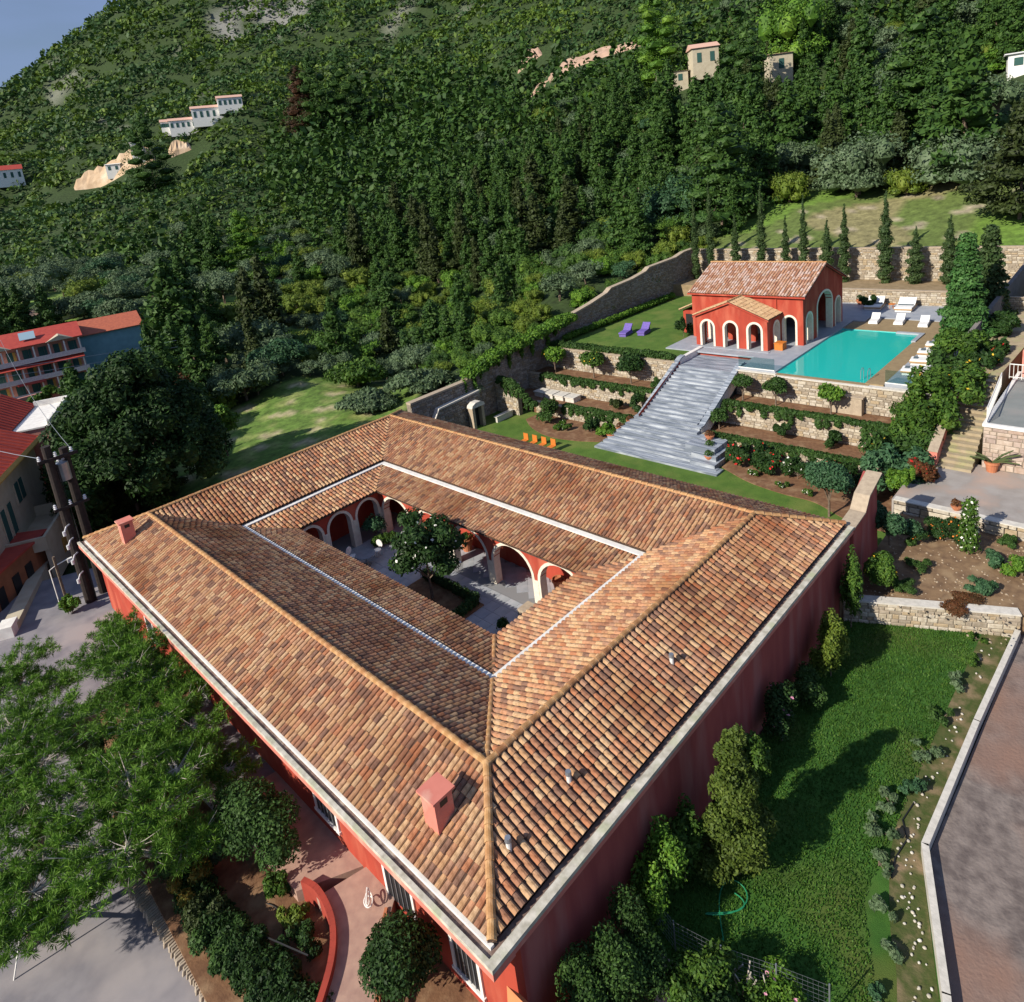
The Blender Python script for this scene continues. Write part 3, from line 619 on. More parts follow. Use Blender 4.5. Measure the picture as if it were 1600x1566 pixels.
stone_wall('garden_wall', 'low inner stone wall with a white cap behind the far corner of the villa roof', 'stone wall', (27.4,34.7), (32.8,34.7), FL, [(0,-1.9),(.5,-1.2),(5.4,-1.0)], th=.4, nv=(0,-1), cope=.14, cm=m_copew, sm=m_stone_dk)
f = thing('stone_niche', 'small stone fountain niche with a rounded hood against the grey garden wall', 'fountain', (31.5,34.1,FL))
part('side_stone', MB().box(30.8,31.1,33.7,34.3,FL,-1.9), m_cope, f); part('side_stone', MB().box(31.9,32.2,33.7,34.3,FL,-1.9), m_cope, f)
part('hood', MB().prism([(30.7,33.6,-1.9),(32.3,33.6,-1.9),(32.2,33.6,-1.65),(31.8,33.6,-1.45),(31.2,33.6,-1.45),(30.8,33.6,-1.65)], (0,.7,0)), m_copew, f); part('recess', MB().box(31.1,31.9,34.15,34.3,FL,-1.9), m_dark, f)
solo('low_bench', MB().box(33.0,35.0,33.0,33.3,FL,-3.35).box(32.9,35.1,32.95,33.35,-3.35,-3.27), m_copew, 'long low white capped ledge at the foot of the grey garden wall', 'ledge')
for k in range(4):
    y = 32.6 - k*1.25
    b = solo('stone_bench', MB().box(38.3,39.3,y-.5,y+.5,Z1,Z1+.42).box(38.2,39.4,y-.56,y+.56,Z1+.42,Z1+.5), m_copew, ['leftmost white square slab seat on the terrace left of the stairs','second white square slab seat from the left on the terrace','third white square slab seat from the left on the terrace','rightmost white square slab seat on the terrace'][k], 'stone seat', 'white slab seats')
# ------------------------------------------------------------------ marble stairs
st = thing('marble_staircase', 'wide grey marble staircase climbing from the garden lawn to the red pool house', 'staircase', (33.2, 17, FL))
N_ = 24; x0s, x1s = 33.2, 43.2; zl = .2
for k in range(N_):
    xa = x0s + (x1s-x0s)*k/N_; zt = FL + (zl-FL)*(k+1)/N_
    ya, yb = 15.3, 20.2
    if xa < 36.8: yb = 21.9 - max(0, (xa-33.2))*.36; ya = 11.9 if k == 0 else (13.1 if k < 4 else (14.0 if k < 7 else 14.9))
    if k == 0: part('step', MB().box(xa-.5, xa+.5, 11.6, 21.95, zt-.35, zt-.03), m_marble, st)
    part('step', MB().box(xa, xa+(x1s-x0s)/N_+.03, ya, yb, zt-.5, zt-.035).box(xa-.03, xa+(x1s-x0s)/N_+.02, ya-.02, yb+.02, zt-.035, zt), m_marble, st)
part('landing', MB().box(x1s, 47.6, 15.2, 20.4, -3, zl), m_marble, st)
part('stair_core', MB().prism([(36.4,15.3,FL-.4),(43.2,15.3,FL-.4),(43.2,15.3,-.35),(36.4,15.3,-2.95)], (0,4.9,0)), m_core, st)
def balus(y0, y1, lab, inner):
    b = MB(); pts = [(36.7,FL+.3),(43.4,-.4),(47.2,-.2) if inner > 0 else (44.0,-.4),(47.2,.72) if inner > 0 else (44.0,.72),(43.5,.66),(37.1,-2.35),(36.7,-2.35)]
    b.prism([(x, y0, z) for x, z in pts], (0, y1-y0, 0)); o = part('balustrade', b, m_white, st, label=lab)
    c = MB(); c.prism([(x, y0-.05, z) for x, z in ((36.6,-2.35),(37.1,-2.35),(43.5,.66),(44.0,.72),(44.0,.80),(43.45,.76),(37.05,-2.25),(36.6,-2.25))], (0, y1-y0+.1, 0)); part('balustrade_coping', c, m_marble, o)
balus(20.25, 20.6, 'left white sloping balustrade', 1); balus(14.85, 15.2, 'right white sloping balustrade', -1)
c = MB()
for k in range(8, 24):
    xa = x0s + (x1s-x0s)*k/N_; zt = FL + (zl-FL)*(k+1)/N_; c.add([(xa, 20.235, zt+.02), (xa+.417, 20.235, zt+.02), (xa+.417, 20.235, zt+.42), (xa, 20.235, zt+.25)], [(0,1,2,3)])
part('red_stringer', c, m_red, st, kind='stuff')
for (xa, xb, ya, yb, zt) in ((34.4,36.6,12.6,14.9,-2.75),(34.0,35.8,12.3,14.2,-3.1),(33.4,35.0,12.1,14.0,-3.45)):
    part('plinth', MB().box(xa, xb, ya, yb, FL, zt), m_marble, st)
# ------------------------------------------------------------------ pool deck and pool
sheet('pool_deck', [(43.0,11.9),(60,11.9),(60,10.9),(67.3,10.9),(67.3,23.4),(46.1,23.4),(46.1,15.0),(43.0,15.0)], .6, m_deck, .14)
solo('deck_base', MB().box(43.2,67.2,12.0,14.9,-3,.455).box(46.4,67.2,14.9,23.3,-3,.455), m_red, 'red plastered base under the edge of the pool house deck', 'plinth')
sheet('pool_deck', [(57.3,3.4),(67.3,3.4),(67.3,10.85),(60.1,10.85),(60.1,11.85),(57.3,11.85)], .52, m_tan, .5)
sheet('pool_deck', [(61.6,3.6),(67.3,3.6),(67.3,10.85),(61.6,10.85)], .60, m_deck, .1)
sheet('pool_deck', [(43.2,.9),(57.2,.9),(57.2,4.3),(43.2,4.3)], .6, m_deck, 1.5)
sheet('pool_deck', [(43.0,4.32),(57.25,4.32),(57.25,5.5),(43.0,5.5)], .53, m_tan, .4)
sheet('pool_deck', [(57.2,.9),(67.3,.9),(67.3,3.5),(57.2,3.5)], .5, m_soil, 1.5)
pool = thing('swimming_pool', 'large turquoise swimming pool with a tan rim beside the red pool house', 'swimming pool', (50, 8.6, -1))
m_basin = mat('pool_basin_tiles', (.08,.52,.50), (.06,.45,.45), scale=3, rough=.4, bump=.03, c3=(.12,.58,.54), s3=.2)
m_basin.node_tree.nodes['Principled BSDF'].inputs['Emission Strength'].default_value = 0
part('basin', MB().box(43.25,57.2,5.45,11.95,-1.15,-1.0).box(43.1,43.28,5.4,12.0,-1.1,.44).box(57.15,57.3,5.4,12,-1.1,.5).box(43.28,57.15,5.38,5.48,-1.1,.44).box(43.28,57.15,11.9,12.0,-1.1,.44).box(54.6,57.15,5.48,7.2,-1.0,.32), m_basin, pool)
m_water = bpy.data.materials.new('pool_water'); m_water.use_nodes = True; _n = m_water.node_tree; _n.nodes.clear()
_o = _n.nodes.new('ShaderNodeOutputMaterial'); _x = _n.nodes.new('ShaderNodeMixShader'); _t = _n.nodes.new('ShaderNodeBsdfTransparent'); _g = _n.nodes.new('ShaderNodeBsdfGlossy'); _f = _n.nodes.new('ShaderNodeFresnel')
_t.inputs[0].default_value = (.6,.97,.94,1); _g.inputs['Roughness'].default_value = .04; _f.inputs[0].default_value = 1.33
_w = _n.nodes.new('ShaderNodeTexNoise'); _w.inputs['Scale'].default_value = 2.5; _w.inputs['Detail'].default_value = 3; _bb = _n.nodes.new('ShaderNodeBump'); _bb.inputs['Strength'].default_value = .12; _bb.inputs['Distance'].default_value = .05
_tc = _n.nodes.new('ShaderNodeTexCoord'); _n.links.new(_tc.outputs['Object'], _w.inputs[0]); _n.links.new(_w.outputs[0], _bb.inputs['Height']); _n.links.new(_bb.outputs[0], _g.inputs['Normal']); _n.links.new(_bb.outputs[0], _f.inputs['Normal'])
_d = _n.nodes.new('ShaderNodeBsdfDiffuse'); _d.inputs[0].default_value = (.03,.62,.55,1); _y = _n.nodes.new('ShaderNodeMixShader'); _y.inputs[0].default_value = .7; _n.links.new(_t.outputs[0], _y.inputs[1]); _n.links.new(_d.outputs[0], _y.inputs[2])
_n.links.new(_f.outputs[0], _x.inputs[0]); _n.links.new(_y.outputs[0], _x.inputs[1]); _n.links.new(_g.outputs[0], _x.inputs[2]); _n.links.new(_x.outputs[0], _o.inputs[0])
part('water', MB().add([(43.2,5.5,.46),(57.2,5.5,.46),(57.2,11.9,.46),(43.2,11.9,.46)], [(0,1,2,3)]), m_water, pool)
part('front_rim', MB().box(42.75,43.22,5.2,11.86,.30,.455), m_tan, pool)
part('shelf_coping', MB().box(54.4,57.2,5.3,5.62,.47,.62).box(56.8,57.2,5.62,7.4,.47,.62), m_deck, pool)
ld = MB()
for y in (5.55, 6.0): ld.tube([(44.3,y,-.4),(44.3,y,1.0),(44.2,y,1.25),(44.0,y,1.3),(43.7,y,1.15),(43.65,y,.55)], .022, 6)
for z in (-.3, 0, .3): ld.cyl((44.3,5.55,z),(44.3,6.0,z),.02,n=6)
solo('pool_ladder', ld, m_metal, 'chrome ladder standing at the near right corner of the turquoise pool', 'ladder')
m_glass = bpy.data.materials.new('screen_glass'); m_glass.use_nodes = True; _n = m_glass.node_tree; _n.nodes.clear(); _o = _n.nodes.new('ShaderNodeOutputMaterial'); _x = _n.nodes.new('ShaderNodeMixShader'); _t = _n.nodes.new('ShaderNodeBsdfTransparent'); _g = _n.nodes.new('ShaderNodeBsdfGlossy')
_t.inputs[0].default_value = (.78,.90,.90,1); _g.inputs['Roughness'].default_value = .02; _x.inputs[0].default_value = .1; _n.links.new(_t.outputs[0], _x.inputs[1]); _n.links.new(_g.outputs[0], _x.inputs[2]); _n.links.new(_x.outputs[0], _o.inputs[0])
for (a, b, lab) in (((43.1,12.0),(43.1,14.9),'clear glass screen on the wall beside the top of the stairs'), ((43.3,.95),(43.3,4.3),'clear glass screen in front of the right hand loungers')):
    g = thing('glass_screen', lab, 'glass screen', (a[0], a[1], .6)); part('pane', MB().box(a[0]-.01, a[0]+.01, a[1], b[1], .66, 1.55), m_glass, g); part('foot_rail', MB().box(a[0]-.04, a[0]+.04, a[1], b[1], .6, .66), m_white, g)
# ------------------------------------------------------------------ pool house
ph = thing('pool_house', 'red pool house with a pale tiled gable roof and white arches beside the pool', 'house', (50.5, 18, .6))
D0 = .6; HX0, HX1, HY0, HY1 = 50.5, 59.6, 12.7, 23.0; HE_, HR = 4.85, 6.75; hx = (HX0+HX1)/2
gab = lambda u: HE_ + (HR-HE_)*(1-abs(u-(HX1-HX0)/2)/((HX1-HX0)/2))
gab2 = lambda u: gab(u+.45)
ars = [(1.25,.62,2.55,.62),(4.75,1.7,3.2,1.15),(7.9,.62,2.55,.62)]
part('wall', arch_wall((HX0+.45,HY0,0),(1,0,0),(0,-1,0), HX1-HX0-.45, D0, gab2, [(a_[0]-.45,)+a_[1:] for a_ in ars], .5), m_red, ph, label='shaded gable wall with a tall white arch over the water')
for a in ars: part('arch_trim', arch_trim((HX0,HY0,0),(1,0,0),(0,-1,0), a, D0, .16, .52, .05), m_trim, ph)
arf = [(HY1-13.55-.1,.52,2.75,.55)]
part('wall', arch_wall((HX0,HY1,0),(0,-1,0),(-1,0,0), HY1-HY0-.0, D0, HE_, [(HY1-13.85,.50,2.55,.52),(HY1-16.4,.5,2.3,.5),(HY1-18.2,.5,2.3,.5),(HY1-20.0,.5,2.3,.5)], .45), m_red, ph, label='sunlit red front wall')
part('arch_trim', arch_trim((HX0,HY1,0),(0,-1,0),(-1,0,0), (HY1-13.85,.50,2.55,.52), D0, .16, .47, .04), m_trim, ph)
part('wall', arch_wall((HX1,HY1,0),(-1,0,0),(0,1,0), HX1-HX0-.45, D0, gab, [], .3), m_red, ph); part('wall', MB().box(HX1-.3,HX1,HY0+.5,HY1-.3,D0,HE_), m_red, ph)
ars_p = [(1.15,.56,2.35,.58),(3.33,.56,2.35,.58),(5.5,.56,2.35,.58)]
PX0, PY0, PY1, PE, PR = 47.9, 14.65, 21.25, 3.35, 4.65
pg = lambda u: PE + (PR-PE)*(1-abs(u-(PY1-PY0)/2)/((PY1-PY0)/2))
part('porch_wall', arch_wall((PX0,PY1,0),(0,-1,0),(-1,0,0), PY1-PY0, D0, pg, ars_p, .42), m_red, ph, label='sunlit porch front with three white arches')
for a in ars_p: part('arch_trim', arch_trim((PX0,PY1,0),(0,-1,0),(-1,0,0), a, D0, .17, .44, .05), m_trim, ph)
for (y, n) in ((PY0, -1), (PY1, 1)):
    a = (1.35,.52,2.25,.55); part('porch_wall', arch_wall((PX0+.42,y,0),(1,0,0),(0,n,0), HX0-PX0-.42, D0, PE, [a], .4), m_red, ph); part('arch_trim', arch_trim((PX0+.42,y,0),(1,0,0),(0,n,0), a, D0, .15, .42, .04), m_trim, ph)
for (x, y) in ((53.2,15.6),(53.2,18),(53.2,20.4),(56.5,15.6)): part('pillar', MB().box(x-.18,x+.18,y-.18,y+.18,D0,2.9).box(x-.25,x+.25,y-.25,y+.25,2.9,3.05), m_trim, ph)
part('base_step', MB().box(47.4,47.9,14.4,21.5,.6,.64), m_deck, ph)
part('downpipe', MB().cyl((50.44,14.95,3.2),(50.44,14.95,4.8),.05), m_red, ph)
ov = .28; m_tp = mat('pale_roof_tile', (1,1,1), (.75,.68,.62), scale=5, rough=.85, bump=.3, bscale=25, var=[(.56,.34,.24),(.62,.42,.34),(.46,.24,.15),(.66,.50,.44),(.40,.20,.13),(.55,.36,.26),(.52,.28,.17),(.60,.46,.40)])
phs = []
phs.append(tile_slope([(HX0-ov,HY0-ov,HE_+.0),(HX0-ov,HY1+ov,HE_+.0),(hx,HY1+ov,HR+.15),(hx,HY0-ov,HR+.15)], .26, .42, .105, ph, m_tp))
phs.append(tile_slope([(HX1+ov,HY0-ov,HE_+.0),(HX1+ov,HY1+ov,HE_+.0),(hx,HY1+ov,HR+.15),(hx,HY0-ov,HR+.15)], .26, .42, .105, ph, m_tp))
py = (PY0+PY1)/2; m_tp2 = mat('tan_roof_tile', (1,1,1), (.8,.75,.7), scale=5, rough=.85, bump=.3, var=[(.50,.33,.18),(.56,.38,.22),(.44,.27,.15)])
phs.append(tile_slope([(PX0-.2,PY0-.2,PE+.02),(HX0,PY0-.2,PE+.02),(HX0,py,PR+.12),(PX0-.2,py,PR+.12)], .26, .42, .105, ph, m_tp2))
phs.append(tile_slope([(PX0-.2,PY1+.2,PE+.02),(HX0,PY1+.2,PE+.02),(HX0,py,PR+.12),(PX0-.2,py,PR+.12)], .26, .42, .105, ph, m_tp2))
phs.append(tile_slope([(51.2,24.9,2.9),(57.5,24.9,2.9),(57.5,23.05,3.7),(51.2,23.05,3.7)], .26, .42, .105, ph, m_tp2))
part('annex_wall', MB().box(51.5,57.2,23.0,24.6,D0,2.85), m_red, ph); part('annex_door', MB().box(51.45,51.5,23.5,24.3,D0,2.5), m_dark, ph)
flush_tiles(phs, [], 0)
ridge_run((hx,HY0-ov,HR+.2), (hx,HY1+ov,HR+.2), (0,0,1), ph, r=.12, budget=[60]); ridge_run((PX0-.2,py,PR+.16), (HX0,py,PR+.16), (0,0,1), ph, r=.11, budget=[20])
e = MB(); e.box(HX0-ov-.02,HX0-ov+.08,HY0-ov,HY1+ov,HE_-.14,HE_-.0)
for s in (1,-1):
    xe = HX0-ov if s == 1 else HX1+ov
    for yy in (HY0-ov, HY1+ov-.1): e.prism([(xe, yy, HE_-.16), (hx, yy, HR-.01), (hx, yy, HR+.12), (xe, yy, HE_-.02)], (0,.1,0))
    ye = PY0-.2 if s == 1 else PY1+.2; e.prism([(PX0-.22, ye, PE-.16), (PX0-.22, py, PR-.04), (PX0-.22, py, PR+.10), (PX0-.22, ye, PE-.02)], (.12,0,0))
part('barge_board', e, m_red, ph, kind='stuff')
